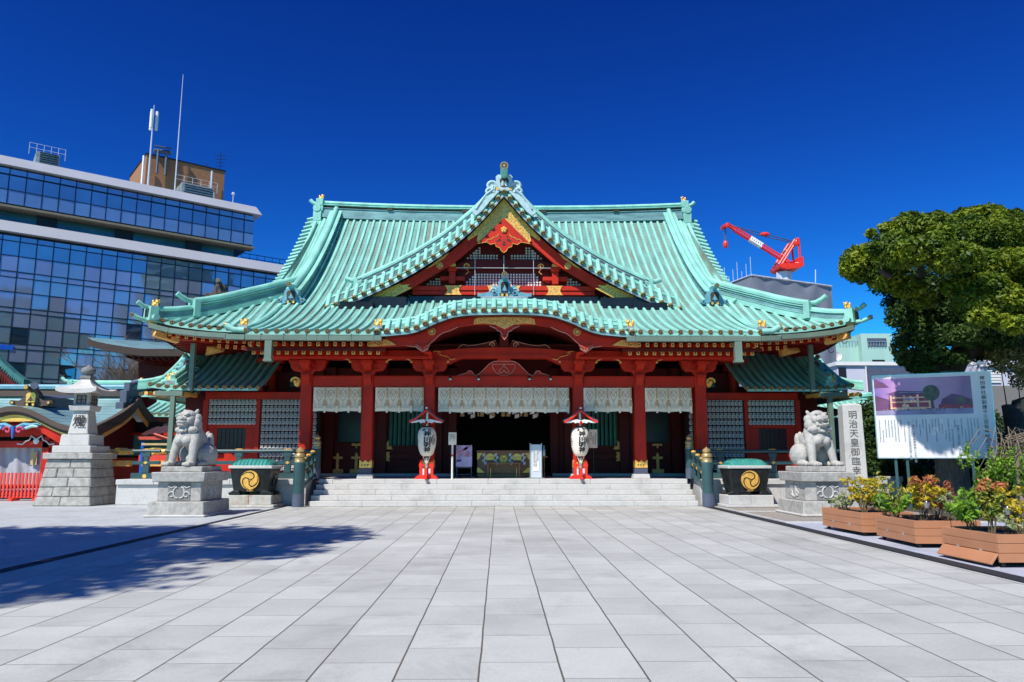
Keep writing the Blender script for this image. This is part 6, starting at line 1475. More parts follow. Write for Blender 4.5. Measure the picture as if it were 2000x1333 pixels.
mb = MB(); mb.box(-.6, .6, -.6, .6, 0, .3); mb.box(-.45, .45, -.45, .45, .3, .5); mb.xf(pm); mb.build('plinth', M['stoneold'], t, bevel=.02)
M['carved'] = mat('carved_letter_dark', (.07, .065, .06), .9)
o = text_mesh(vert('明治天皇御臨幸記念'), .29, M['carved'], sh, tuple(pm @ Vector((.0, -.308, zt_-.22))), 'lettering', 1.05, .001, .003, rot=(math.pi/2-.0095, 0, R(-10)))

# ================================================================ BIG INFORMATION BOARD
t = thing('information_board', 'large white information board with a dusk picture of buildings on top', 'sign board', (11.9, 23, 0))
A_, B_ = P(1705, 735, 24.0), P(1932, 728, 22.6)
A0, B0 = P(1716, 893, 24.0), P(1949, 895, 22.6)
A_.x = A0.x; B_.x = B0.x
e1 = Vector((B0.x-A0.x, B0.y-A0.y, 0)); W_ = e1.length; e1.normalize(); zb = (A0.z+B0.z)/2; Hh = (A_.z+B_.z)/2-zb
ang = math.atan2(e1.y, e1.x); BM = Matrix.Translation((A0.x, A0.y, zb)) @ Matrix.Rotation(ang, 4, 'Z')
def bput(mb): return mb.xf(BM)
mb = MB(); mb.box(0, W_, 0, .04, 0, Hh); panel = bput(mb).build('board_panel', M['white'], t)
mb = MB(); mb.box(-.03, 0, -.01, .05, -.03, Hh+.03); mb.box(W_, W_+.03, -.01, .05, -.03, Hh+.03); mb.box(-.03, W_+.03, -.01, .05, Hh, Hh+.03); mb.box(-.03, W_+.03, -.01, .05, -.03, 0); bput(mb).build('frame', M['steel'], t)
for u in (.15, .25, .80):
    mb = MB(); mb.box(W_*u-.04, W_*u+.04, .05, .13, -zb, Hh-.1); bput(mb).build('post', M['teal'], t)
def pmat(name, stops, axis='X', lo=0, hi=1):
    m = bpy.data.materials.new(name); m.use_nodes = True; N = m.node_tree.nodes; L = m.node_tree.links
    tc = N.new('ShaderNodeTexCoord'); sp_ = N.new('ShaderNodeSeparateXYZ'); L.new(tc.outputs['Object'], sp_.inputs[0]); mr = N.new('ShaderNodeMapRange'); mr.inputs[1].default_value = lo; mr.inputs[2].default_value = hi; L.new(sp_.outputs[axis], mr.inputs[0])
    nz = N.new('ShaderNodeTexNoise'); nz.inputs['Scale'].default_value = 1.6; nz.inputs['Detail'].default_value = 5; L.new(tc.outputs['Object'], nz.inputs[0]); ad = N.new('ShaderNodeMath'); ad.operation = 'MULTIPLY_ADD'; ad.inputs[1].default_value = .35; L.new(nz.outputs[0], ad.inputs[0]); L.new(mr.outputs[0], ad.inputs[2])
    cr = N.new('ShaderNodeValToRGB'); L.new(ad.outputs[0], cr.inputs[0]); el = cr.color_ramp.elements
    el[0].position = stops[0][0]; el[0].color = (*stops[0][1], 1); el[1].position = stops[-1][0]; el[1].color = (*stops[-1][1], 1)
    for p_, c_ in stops[1:-1]: e_ = el.new(p_); e_.color = (*c_, 1)
    b_ = N['Principled BSDF']; b_.inputs['Roughness'].default_value = .4; L.new(cr.outputs[0], b_.inputs['Base Color']); return m
x_off = A0.x-11.9
M['dusk'] = pmat('printed_dusk_sky', [(.1, (.14, .10, .42)), (.35, (.62, .30, .55)), (.55, (.60, .36, .52)), (.8, (.30, .16, .30)), (1.15, (.26, .22, .34))], 'X', x_off, x_off+3.6)
M['pb'] = mat('printed_building_red', (.33, .04, .07), .4, 0, .4, 3); M['pg'] = mat('printed_plum', (.16, .06, .14), .4, 0, .3, 2); M['pw'] = mat('printed_lit_window', (.80, .50, .33), .4, 0, .3, 4); M['pt'] = mat('printed_tree', (.10, .10, .07), .4, 0, .5, 6); M['pf'] = mat('printed_forecourt', (.30, .26, .42), .4, 0, .3, 2)
mb = MB(); pw_ = W_*.835; z0, z1 = Hh*.515, Hh*.965
def pq(pts, y, mi): mb.plate([(u*pw_+.02, lerp(z0, z1, v)) for u, v in pts], y-.001, y, mi)
pq([(0, 0), (1, 0), (1, 1), (0, 1)], -.002, 0); pq([(0, 0), (1, 0), (1, .16), (0, .13)], -.004, 5)
pq([(0, .12), (.17, .14), (.17, .4), (.06, .5), (0, .55)], -.006, 2); pq([(0, .75), (.16, .76), (.10, .9), (0, 1)], -.006, 2)
pq([(.14, .14), (.62, .15), (.60, .50), (.50, .60), (.24, .62), (.15, .55)], -.006, 2); pq([(.18, .2), (.57, .2), (.55, .52), (.22, .52)], -.008, 1); pq([(.12, .57), (.62, .55), (.60, .61), (.24, .66)], -.009, 2)
for u in (.16, .30, .44, .56): pq([(u, .16), (u+.02, .16), (u+.02, .53), (u, .53)], -.010, 3)
for v in (.17, .33, .45): pq([(.17, v), (.58, v), (.58, v+.035), (.17, v+.035)], -.011, 3)
pq([(.20, .14), (.54, .14), (.52, .19), (.22, .19)], -.012, 3)
pq([(.66, .15), (1, .15), (1, .36), (.88, .5), (.80, .54), (.70, .40)], -.007, 2); pq([(.66, .15), (1, .15), (1, .24), (.66, .26)], -.009, 1)
mb.plate([(pw_*.60+.24*math.cos(a), lerp(z0, z1, .58)+.24*math.sin(a)*1.05) for a in [k*math.pi/8 for k in range(16)]], -.014, -.012, 4); pq([(.595, .15), (.61, .15), (.61, .4), (.595, .4)], -.013, 4)
rp = random.Random(2)
for i in range(9):
    for j in range(3):
        u = .20+.041*i; v = .21+.115*j
        if rp.random() < .8: pq([(u, v), (u+.03, v), (u+.03, v+.07), (u, v+.07)], -.0085, 3 if rp.random() < .45 else (1 if rp.random() < .6 else 2))
for k in range(46): u = .08+.88*rp.random(); v = .135+.05*rp.random(); w_ = .004+.010*rp.random(); pq([(u, v), (u+w_, v), (u+w_, v+.012), (u, v+.012)], -.0165, 3)
for k in range(8): v = .62+.045*k; pq([(0, v), (.5+.05*(k % 3), v+.01), (.5+.05*(k % 3), v+.016), (0, v+.006)], -.0035, 5)
pq([(.86, .28), (.92, .28), (.94, .40), (.89, .46), (.84, .38)], -.0135, 4); pq([(.96, .22), (1, .22), (1, .38), (.97, .34)], -.0135, 4)
pq([(.26, .6), (.58, .585), (.58, .60), (.26, .625)], -.0125, 5); pq([(.30, .40), (.42, .40), (.42, .44), (.30, .44)], -.0135, 5)
for k in range(26): u = .1+.8*random.random(); h = .03+.03*random.random(); pq([(u, .11), (u+.006, .11), (u+.006, .11+h), (u, .11+h)], -.016-.0004*k, 2)
bput(mb).build('printed_picture', [M['dusk'], M['pb'], M['pg'], M['pw'], M['pt'], M['pf']], panel)
M['softink'] = mat('grey_print', (.16, .17, .24), .6)
def btext(s, u, v, size, bold=0, m=None):
    m = m or (M['softink'] if size < .1 else None)
    o = text_mesh(vert(s), size, m or M['ink'], panel, (0, 0, 0), 'lettering', 1.08 if size > .1 else 1.0, bold, .0008)
    me = o.data; me.transform(Matrix.Translation(WL[t])); me.transform(Matrix.Translation(-WL[t]) @ BM @ Matrix.Translation((u*W_, -.006, v*Hh)))
btext('神田神社御創建千三百年奉祝記念事業', .935, .955, .138, .001)
btext('一、創建千三百年記念　神社御自事業', .70, .44, .078); btext('二、奉祝記念事業奉賛会による事業', .325, .46, .085); btext('奉賛会は文化交流施設完成後に結成', .285, .43, .075)
rnd = random.Random(9); vb = '神社御創建記念事業奉賛会奉祝参拝文化交流施設完成千三百年平成境内整備'
u = .03
while u < .89:
    if min(abs(u-a_) for a_ in (.70, .325, .285)) > .02:
        n = rnd.choice((8, 11, 16, 20)); btext(''.join(rnd.choice(vb) for _ in range(n)), u, rnd.choice((.46, .46, .40, .33)) if n < 20 else .46, .036)
    u += .027
mb = MB(); mb.box(W_*.16, W_*.23, -.008, -.002, .03, .07); bput(mb).build('paper_slip', M['cloth'], panel)

# ================================================================ VEGETATION
import numpy as np
def leafmat(name, c1, c2, c3, sc_=1.2, rough=.5):
    m = bpy.data.materials.new(name); m.use_nodes = True; N = m.node_tree.nodes; L = m.node_tree.links; b = N['Principled BSDF']; b.inputs['Roughness'].default_value = rough; b.inputs['Specular IOR Level'].default_value = .25
    tc = N.new('ShaderNodeTexCoord'); nz = N.new('ShaderNodeTexNoise'); nz.inputs['Scale'].default_value = sc_; nz.inputs['Detail'].default_value = 3; L.new(tc.outputs['Object'], nz.inputs[0])
    wn = N.new('ShaderNodeTexNoise'); wn.inputs['Scale'].default_value = 14; L.new(tc.outputs['Object'], wn.inputs[0])
    ad = N.new('ShaderNodeMath'); ad.operation = 'MULTIPLY_ADD'; ad.inputs[1].default_value = .6; L.new(wn.outputs[0], ad.inputs[0]); L.new(nz.outputs[0], ad.inputs[2])
    cr = N.new('ShaderNodeValToRGB'); L.new(ad.outputs[0], cr.inputs[0]); e = cr.color_ramp.elements
    e[0].position = .62; e[0].color = (*c1, 1); e[1].position = 1.0; e[1].color = (*c3, 1); q = e.new(.82); q.color = (*c2, 1)
    L.new(cr.outputs[0], b.inputs['Base Color'])
    tr = N.new('ShaderNodeBsdfTranslucent'); L.new(cr.outputs[0], tr.inputs[0]); ms = N.new('ShaderNodeMixShader'); ms.inputs[0].default_value = .25; L.new(b.outputs[0], ms.inputs[1]); L.new(tr.outputs[0], ms.inputs[2]); L.new(ms.outputs[0], N['Material Output'].inputs[0])
    return m
M['leaf'] = leafmat('evergreen_leaves', (.045, .090, .010), (.115, .175, .014), (.25, .30, .018))
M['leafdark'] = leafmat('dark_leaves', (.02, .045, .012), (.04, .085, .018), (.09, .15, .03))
M['leafbright'] = leafmat('fresh_green_leaves', (.10, .22, .02), (.20, .38, .03), (.34, .50, .06))
M['leafyellow'] = leafmat('yellow_leaves', (.42, .33, .02), (.58, .44, .03), (.45, .42, .06))
M['leafmix'] = leafmat('yellow_green_leaves', (.12, .20, .03), (.34, .36, .05), (.55, .45, .06), 4)
M['leafred'] = leafmat('copper_red_leaves', (.38, .11, .05), (.52, .17, .08), (.55, .26, .08), 4)
M['leafpale'] = leafmat('variegated_leaves', (.20, .28, .10), (.42, .46, .22), (.55, .55, .34), 6)
M['twig'] = mat('twigs', (.22, .17, .12), .9); M['stem'] = mat('stems', (.14, .10, .05), .9)
def leaves(name, blobs, n, size, m, parent, seed=1, shell=.72, droop=.0, flat=.55, elong=2.0, smooth_=False):
    rng = np.random.default_rng(seed); B = np.array([list(c)+list(r) for c, r in blobs], float)
    vol = (B[:, 3]*B[:, 4]*B[:, 5])**(2/3); pr_ = vol/vol.sum(); k = rng.choice(len(B), n, p=pr_)
    d = rng.normal(size=(n, 3)); d /= np.linalg.norm(d, axis=1)[:, None]
    rad = shell+(1.06-shell)*rng.random(n)**.7
    lump = 1+.16*np.sin(d[:, 0]*7+k)*np.sin(d[:, 1]*6+k*1.7)*np.sin(d[:, 2]*8+k*.6)
    c = B[k, :3]+d*B[k, 3:]*(rad*lump)[:, None]
    nrm = d*.5+rng.normal(size=(n, 3))*.55; nrm[:, 2] += flat; nrm /= np.linalg.norm(nrm, axis=1)[:, None]
    t = rng.normal(size=(n, 3)); t[:, 2] -= droop*2; t -= nrm*(t*nrm).sum(1)[:, None]; t /= np.linalg.norm(t, axis=1)[:, None]+1e-9
    bt = np.cross(nrm, t); s = size*(.6+.8*rng.random(n))[:, None]
    v = np.stack([c-t*s*.5*elong, c+bt*s*.5+nrm*s*.1, c+t*s*.5*elong, c-bt*s*.5+nrm*s*.1], 1).reshape(-1, 3)
    o0 = np.array(WL.get(parent, Vector((0, 0, 0)))); v = v-o0
    me = bpy.data.meshes.new(name); me.vertices.add(4*n); me.vertices.foreach_set('co', v.ravel().astype(np.float32))
    me.loops.add(4*n); me.loops.foreach_set('vertex_index', np.arange(4*n, dtype=np.int32)); me.polygons.add(n); me.polygons.foreach_set('loop_start', np.arange(0, 4*n, 4, dtype=np.int32))
    try: me.polygons.foreach_set('loop_total', np.full(n, 4, dtype=np.int32))
    except Exception: pass
    me.materials.append(m); me.update(calc_edges=True); me.validate()
    o = bpy.data.objects.new(name, me); C.objects.link(o)
    if parent: o.parent = parent
    return o
def blobpx(l, s=1.0):
    out = []
    for px, py, rx, ry, D in l:
        c = P(px, py, D); k = D/FPX*1.0; out.append((c, (rx*k*s, max(rx, ry)*k*s, ry*k*s)))
    return out
# great evergreen at the right
t = thing('camphor_tree', 'great evergreen tree with a broad dark yellow-green crown spreading behind the information board', 'tree', (14.5, 25.0, 0))
mb = MB(); pth = [P(1862, 990, 25.0), P(1860, 930, 25.0), P(1855, 860, 25), P(1848, 780, 25), P(1845, 728, 25)]
rr_ = [.62, .50, .47, .46, .50]
mb.tube(pth, rr_, 14); mb.build('trunk', mat('sunlit_trunk_bark', (.18, .16, .14), .95, 0, .35, 10, 1.0, 22, stretch=(1, 1, .3)), t, smooth=True)  # lighter bark copy paints the trunk sunlit; the limbs keep the dark one
mb = MB()
mb.tube([P(1842, 735, 25), P(1815, 705, 25), P(1800, 660, 25), P(1790, 610, 25), P(1770, 560, 23), P(1720, 530, 21)], [.42, .34, .27, .22, .15, .07], 10)
mb.tube([P(1850, 735, 25), P(1872, 700, 24.8), P(1900, 680, 24.5), P(1950, 672, 24), P(2010, 668, 23.5)], [.42, .36, .30, .25, .2], 10)
mb.tube([P(1872, 700, 24.8), P(1880, 640, 24.8), P(1870, 570, 24.8), P(1880, 500, 23.5), P(1900, 450, 23)], [.26, .22, .18, .13, .06], 8)
mb.tube([P(1790, 610, 25), P(1800, 540, 23), P(1790, 480, 21.5)], [.16, .12, .05], 8); mb.tube([P(1770, 560, 25), P(1720, 520, 24.6), P(1680, 520, 24.3)], [.1, .07, .03], 6)
mb.tube([P(1800, 660, 25), P(1765, 650, 24.8), P(1745, 660, 24.6)], [.1, .06, .03], 6); mb.tube([P(1920, 676, 24.3), P(1960, 600, 24), P(1975, 520, 24.5)], [.16, .12, .05], 8)
mb.build('limb', M['bark'], t, smooth=True)
top = [(1672, 515, 30, 34, 24.2), (1700, 500, 40, 24, 24.5), (1740, 480, 42, 26, 24.8), (1770, 450, 44, 26, 25), (1815, 440, 44, 24, 25), (1835, 470, 50, 30, 24.6), (1775, 495, 50, 28, 24.4), (1720, 530, 42, 24, 24.2),
       (1890, 425, 34, 16, 27), (1925, 418, 36, 16, 27), (1960, 430, 34, 18, 26.5), (1890, 455, 50, 30, 25.2), (1940, 465, 55, 34, 24.6), (1995, 455, 50, 34, 24.8), (2050, 480, 60, 50, 24.8), (1865, 505, 50, 30, 24.0), (1905, 520, 48, 30, 23.6), (1960, 520, 55, 34, 23.8), (2020, 540, 60, 40, 23.8),
       (1925, 560, 40, 28, 23.0), (1900, 590, 34, 26, 22.8), (1975, 590, 46, 28, 22.8), (2030, 610, 50, 34, 22.8), (1915, 620, 30, 20, 22.6), (1985, 635, 36, 18, 22.4), (1880, 560, 36, 24, 23.6)]
low = [(1690, 535, 34, 18, 25.0), (1740, 555, 42, 22, 25.3), (1790, 545, 48, 26, 25.3), (1760, 590, 36, 20, 25.5), (1800, 600, 36, 28, 25.6), (1850, 570, 50, 40, 25.6), (1850, 630, 46, 36, 25.4), (1905, 640, 55, 30, 25), (1960, 660, 60, 24, 24.6), (1780, 655, 34, 26, 25.2), (1790, 700, 32, 20, 25), (1830, 700, 26, 14, 25.6), (1900, 690, 46, 16, 25.2), (1960, 690, 50, 12, 25), (2020, 650, 50, 36, 24.5), (1765, 700, 18, 14, 24.8), (1745, 620, 14, 22, 24.8), (1950, 560, 60, 60, 26.5), (1870, 480, 60, 36, 26.6), (1800, 480, 50, 40, 26.4), (1850, 600, 46, 34, 24.1), (1812, 570, 40, 30, 24.0), (1792, 640, 34, 34, 24.2), (1850, 655, 44, 26, 24.0), (1905, 655, 46, 26, 23.6), (1815, 690, 36, 20, 24.2), (1862, 700, 30, 14, 24.0), (1775, 610, 26, 26, 24.3), (1955, 660, 46, 24, 23.4), (1800, 720, 30, 10, 24.4), (1755, 680, 16, 20, 24.4), (1890, 610, 40, 34, 23.9)]
top = [(a, b, c_, d, D-(2.0 if a < 1735 else 4.3 if a < 1880 else 2.6)) for a, b, c_, d, D in top]
rr2 = random.Random(44)
top += [(a+rr2.uniform(-1.05, 1.05)*c_, b-rr2.uniform(-.4, 1.15)*d, c_*.28, d*.34, D) for a, b, c_, d, D in list(top) for _ in range(4)]
top += [(1735, 548, 34, 20, 22.0), (1772, 560, 34, 22, 22.0), (1800, 585, 26, 20, 22.6)]
leaves('crown', blobpx(top), 80000, .070, M['leaf'], t, 3, .6)
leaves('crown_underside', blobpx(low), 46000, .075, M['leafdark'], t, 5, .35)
# airy shrubs and hedge in the bed
def bush(name, blobs, n, size, m, label, cat='shrub', group=None, stems=3, seed=1, elong=2.0, shell=.3, stemm=None):
    bl = blobpx(blobs) if len(blobs[0]) == 5 else blobs
    c = bl[0][0]; bx0 = sum(b[0].x for b in bl)/len(bl); by0 = sum(b[0].y for b in bl)/len(bl)
    t = thing(name, label, cat, (bx0, by0, 0), group)
    leaves('foliage', bl, n, size, m, t, seed, shell, elong=elong)
    mb = MB(); rnd = random.Random(seed)
    for b in bl[:max(stems, 1)*2]:
        mb.tube([Vector((bx0+rnd.uniform(-.15, .15), by0+rnd.uniform(-.1, .1), 0)), Vector((lerp(bx0, b[0].x, .6), b[0].y, b[0].z*.6)), Vector((b[0].x, b[0].y, b[0].z+b[1][2]*.4))], [.035, .022, .01], 5)
    mb.build('stem', stemm or M['stem'], t); return t
bush('evergreen_shrub', [(1705, 830, 30, 40, 27.5), (1715, 880, 34, 40, 27.5), (1700, 930, 30, 30, 27)], 9000, .07, M['leafdark'], 'dark leafy shrub between the stone pillar and the information board', seed=2)
bush('evergreen_shrub', [(1760, 920, 50, 34, 28), (1810, 930, 40, 30, 28.5), (1735, 900, 30, 30, 28.2)], 9000, .07, M['leafdark'], 'dark shrub under the information board left of the great tree trunk', seed=3)
bush('evergreen_shrub', [(1910, 930, 40, 40, 27.5), (1960, 920, 50, 45, 27.5)], 9000, .07, M['leafdark'], 'dark shrub right of the great tree trunk under the board corner', seed=4)
bush('evergreen_shrub', [(1700, 800, 26, 24, 29.5), (1690, 870, 30, 60, 30), (1770, 860, 90, 60, 32), (1900, 860, 100, 60, 33), (1990, 900, 60, 70, 32)], 16000, .10, M['leafdark'], 'tall dark hedge mass closing the garden behind the information board', 'hedge', seed=6)
# weeping shrub with fresh leaves
t = thing('weeping_tree', 'weeping shrub with drooping twigs and fresh green leaves in front of the dark rocks', 'tree', (P(1975, 960, 21).x, 21, 0))
rnd = random.Random(12); mb = MB(); tips = []
o0 = WL[t]
for k in range(70):
    topz = P(1975, rnd.uniform(845, 900), 21); x0 = o0.x+rnd.uniform(-.3, .9); a = rnd.uniform(-1.15, 1.4); ln = rnd.uniform(.5, 1.35)
    p0 = Vector((x0, 21+rnd.uniform(-.3, .3), topz.z)); p1 = p0+Vector((a*.5, rnd.uniform(-.3, .3), .18)); p2 = p0+Vector((a*.9, rnd.uniform(-.4, .3), -ln*.5)); p3 = p0+Vector((a*1.0, rnd.uniform(-.4, .3), -ln))
    mb.tube([p0, p1, p2, p3], [.014, .011, .008, .004], 4); tips += [(p2, (.10, .10, .2)), (p3, (.08, .08, .14)), (p2.lerp(p3, .5), (.08, .08, .2))]
mb.tube([(o0.x+.3, 21, 0), (o0.x+.25, 21.1, 1.0), (o0.x+.35, 21, P(1975, 860, 21).z)], [.12, .09, .05], 8)
mb.build('branch', M['twig'], t); leaves('foliage', tips, 5200, .045, M['leafbright'], t, 8, .2)
mb = MB(); 
for (px, py, rx, ry, nm) in ((1990, 800, 34, 50, 0), (1955, 815, 26, 28, 1)):
    tt = thing('garden_rock', ['big dark standing rock at the right edge beyond the information board', 'smaller dark rock just beside the right edge of the information board'][nm], 'rock', (P(px, py, 23.2).x, 23.2, 0), 'dark rocks of the rock garden')
    mb = MB(); c = P(px, py, 23.2); k = 23.2/FPX; rb = random.Random(px)
    mb.sph((c.x+.35, 23.2, c.z*.5), (rx*k*1.0, .6, c.z*.5+ry*k*.6), 20)
    mb.v = [tuple(Vector(v)+Vector(noise.noise_vector(Vector(v)*1.6))*.30+Vector(noise.noise_vector(Vector(v)*5))*.07) for v in mb.v]
    mb.v = [(v[0], v[1], max(v[2], 0)) for v in mb.v]; mb.build('boulder', M['rock'], tt, smooth=True)
# maple sprays near the right edge
bush('maple_tree', [(1985, 705, 50, 26, 23.5), (1950, 690, 30, 12, 23.8), (2000, 740, 26, 22, 23.4)], 2600, .06, leafmat('olive_spray_leaves', (.12, .12, .04), (.22, .20, .06), (.30, .26, .10)), 'thin olive leafy sprays hanging in at the right edge under the great crown', 'tree', seed=14, stems=1)
# stone fence between pillar and tree
t = thing('stone_fence', 'low pale stone fence of short posts behind the left planter box', 'fence', (P(1725, 960, 26.2).x, 26.2, 0))
a, b = P(1688, 960, 26.2).x, P(1762, 960, 26.2).x
mb = MB(); mb.box(a, b, 26.05, 26.35, P(0, 943, 26.2).z, P(0, 935, 26.2).z+.06); mb.build('top_rail', M['stoneold'], t, bevel=.02); mb = MB(); mb.box(a, b, 26.0, 26.4, 0, .35); mb.build('base', M['stoneold'], t, bevel=.02)
for k in range(5): mb = MB(); x = lerp(a, b, (k+.5)/5); mb.box(x-.1, x+.1, 26.1, 26.3, .35, P(0, 943, 26.2).z); mb.build('post', M['stone'], t, bevel=.02)
# big canopy outside the frame at the left whose shade falls on the paving
t = thing('shade_tree', 'broad tree outside the left edge whose dappled shade falls on the paving', 'tree', (-17, 3.5, 0))
rnd = random.Random(21); bl = []
for k in range(170):
    h = rnd.uniform(10.2, 12.4); gx = rnd.uniform(-15, -3.2); gy = rnd.uniform(8.2, 17.3)
    if gx > -10:      # outline of the shade
        lo_ = interp([(-10, 7.6), (-5, 8.2), (-4, 10.6), (-3.1, 13.0)], gx); hi_ = interp([(-10, 17.6), (-4.2, 17.8), (-3.1, 16.4)], gx); gy = rnd.uniform(lo_+.4, hi_-.3)
    bl.append((Vector((gx-.482*h-.4, gy-.688*h, h)), (rnd.uniform(.8, 1.3),)*2+(rnd.uniform(.35, .6),)))
leaves('crown', bl, 33000, .17, M['leafdark'], t, 31, .2, elong=1.7)
mb = MB(); mb.tube([(-17, 3.5, 0), (-17.1, 3.3, 4), (-17, 3, 9)], [.5, .4, .3], 10); mb.build('trunk', M['bark'], t)
mb = MB()
for b_ in bl[::6]: mb.tube([(-17, 3, 8.5), b_[0].lerp(Vector((-17, 3, 9.5)), .5), b_[0]], [.14, .08, .03], 5)
mb.build('limb', M['bark'], t)

# ================================================================ PLANTER BOXES
def planter(x0, y0, wx_, ly, yaw, label, tilt=False):
    t = thing('planter_box', label, 'planter', (x0, y0, 0), 'terracotta coloured planter boxes'); PM = Matrix.Translation((x0, y0, 0)) @ Matrix.Rotation(yaw, 4, 'Z')
    def put(mb): return mb.xf(PM)
    z0, z1 = .07, .47; bh = (z1-z0)/3
    for k in range(3):
        a, b = z0+k*bh+.003, z0+(k+1)*bh-.003
        mb = MB(); mb.box(0, wx_, 0, .035, a, b); put(mb).build('board', M['planter'], t, bevel=.004)
        mb = MB(); mb.box(0, wx_, ly-.035, ly, a, b); put(mb).build('board', M['planter'], t, bevel=.004)
        mb = MB()
        if tilt and k == 0: mb.hexa([(-.13, .03, a-.02), (-.10, .03, a-.04), (-.10, ly-.03, a-.04), (-.13, ly-.03, a-.02)], [(-.01, .03, b), (.02, .03, b-.01), (.02, ly-.03, b-.01), (-.01, ly-.03, b)])
        else: mb.box(0, .035, .036, ly-.036, a, b)
        put(mb).build('board', M['planter'], t, bevel=.004)
        mb = MB(); mb.box(wx_-.035, wx_, .036, ly-.036, a, b); put(mb).build('board', M['planter'], t, bevel=.004)
    mb = MB(); mb.grid(lambda u, v: (lerp(.03, wx_-.03, u), lerp(.03, ly-.03, v), .41+.03*math.sin(u*9)*math.sin(v*11)), 8, 10); mb.box(.04, wx_-.04, .04, ly-.04, .1, .36); put(mb).build('soil', M['soil'], t)
    for x, y in ((.1, .1), (wx_-.1, .1), (.1, ly-.1), (wx_-.1, ly-.1)):
        mb = MB(); mb.lathe([(.035, -.02), (.035, .02)], (x, y, .035), 10, axis='y'); put(mb).build('castor', M['black'], t)
    for y in (ly*.3, ly*.7): mb = MB(); mb.box(-.004, 0, y-.03, y+.03, z0+bh-.02, z0+bh+.02); put(mb).build('metal_clip', M['steel'], t)
    return PM
PM1 = planter(7.34, 15.37, 1.1, 1.70, R(3), 'terracotta coloured planter box, farthest of the three on the right')
PM2 = planter(7.32, 13.38, 1.15, 1.5, R(-2), 'terracotta coloured planter box, middle of the three on the right')
PM3 = planter(7.2, 10.98, 1.4, 1.36, R(1), 'terracotta coloured planter box with a tilted bottom board, nearest of the three', True)
def plant(PMx, x, y, h, sp, ns, m, label, kind='shrub', seed=1, size=.05, n=500, top=None, name='garden_shrub', elong=2.9):
    size *= .70; n = int(n*.75); h *= 1.12; sp *= 1.1
    c = PMx @ Vector((x, y, .40)); t = thing(name, label, kind, c, None); rnd = random.Random(seed); mb = MB(); tips = []; tt = []
    for k in range(ns):
        a = rnd.uniform(0, 6.28); r_ = rnd.uniform(.1, sp); hh = h*rnd.uniform(.55, 1); p0 = c+Vector((rnd.uniform(-.06, .06), rnd.uniform(-.06, .06), -.03)); p3 = c+Vector((r_*math.cos(a), r_*math.sin(a), hh)); p1 = p0.lerp(p3, .5)+Vector((-.1*r_*math.cos(a), 0, .05))
        mb.tube([p0, p1, p3], [.009, .007, .004], 4)
        for q in (.55, .75, .95, 1.05):
            tips.append((p0.lerp(p3, q)+Vector((rnd.uniform(-.05, .05), rnd.uniform(-.05, .05), 0)), (.075, .075, .04)))
        if hh > h*.8: tt.append((p3+Vector((0, 0, .03)), (.09, .09, .08)))
    mb.build('stem', M['stem'], t); leaves('foliage', tips, n, size, m, t, seed, .1, elong=elong, flat=.25)
    if top: leaves('new_growth', tt or tips[:4], int(n*.45), size*.9, top, t, seed+5, .1, elong=elong)
plant(PM1, .35, .55, .66, .32, 10, M['leafyellow'], 'tall yellow-leaved shrub at the near end of the farthest planter', seed=1, n=900)
plant(PM1, .8, .5, .4, .3, 9, M['leafmix'], 'low yellow-green shrub at the right of the farthest planter', seed=2, n=600)
plant(PM1, .3, 1.3, .35, .25, 9, M['leafpale'], 'low pale variegated shrub at the far end of the farthest planter', seed=3, n=800, size=.035)
plant(PM1, .7, 1.1, .55, .3, 8, M['leafmix'], 'thin yellow-green shrub in the back of the farthest planter', seed=4, n=500)
plant(PM2, .55, .75, .72, .34, 12, M['leafyellow'], 'tall shrub with a copper red top and yellow leaves in the middle planter', seed=5, n=1000, top=M['leafred'])
plant(PM2, .25, 1.25, .42, .28, 10, M['leafbright'], 'low fresh green shrub at the left of the middle planter', seed=6, n=700)
plant(PM2, .35, 1.38, .75, .25, 7, M['leafmix'], 'lanky yellow-green shrub at the far left of the middle planter', seed=7, n=350)
plant(PM2, .95, .4, .5, .3, 8, M['leafpale'], 'sparse pale shrub at the near right of the middle planter', seed=8, n=450, size=.04)
plant(PM2, 1.0, 1.1, .6, .3, 8, M['leafred'], 'copper leaved shrub at the back of the middle planter', seed=18, n=500)
plant(PM3, .35, 1.1, .55, .3, 11, M['leafbright'], 'fresh green shrub at the left of the nearest planter', seed=9, n=800, size=.055)
plant(PM3, .55, .9, .74, .28, 9, M['leafmix'], 'tall shrub with a rusty red top in the nearest planter', seed=10, n=700, top=M['leafred'])
plant(PM3, .9, .7, .6, .32, 10, M['leafyellow'], 'yellow-green shrub in the middle of the nearest planter', seed=11, n=800)
plant(PM3, 1.15, .4, .4, .3, 12, M['leafbright'], 'low dense green shrub at the right edge of the photograph in the nearest planter', seed=13, n=1000)
plant(PM3, .7, .4, .28, .3, 12, M['leafpale'], 'low pale variegated ground shrub at the near side of the nearest planter', seed=14, n=900, size=.035)
def garden_lamp(PMx, x, y, h, label):
    c = PMx @ Vector((x, y, .40)); t = thing('solar_lamp', label, 'garden lamp', c, 'small solar lamps in the planters')
    mb = MB(); mb.tube([c, c+Vector((0, 0, h))], .012, 6); mb.build('stake', M['black'], t)
    mb = MB(); mb.lathe([(.03, h), (.055, h+.09), (.06, h+.11)], c, 12); mb.build('lamp_glass', M['steel'], t, smooth=True); mb = MB(); mb.lathe([(.07, h+.11), (.06, h+.13), (.01, h+.145)], c, 12); mb.build('lamp_cap', M['black'], t, smooth=True)
garden_lamp(PM1, .62, .2, .24, 'small solar lamp in the farthest planter'); garden_lamp(PM2, .42, .35, .26, 'small solar lamp in the middle planter'); garden_lamp(PM3, .62, .62, .3, 'small solar lamp in the nearest planter')
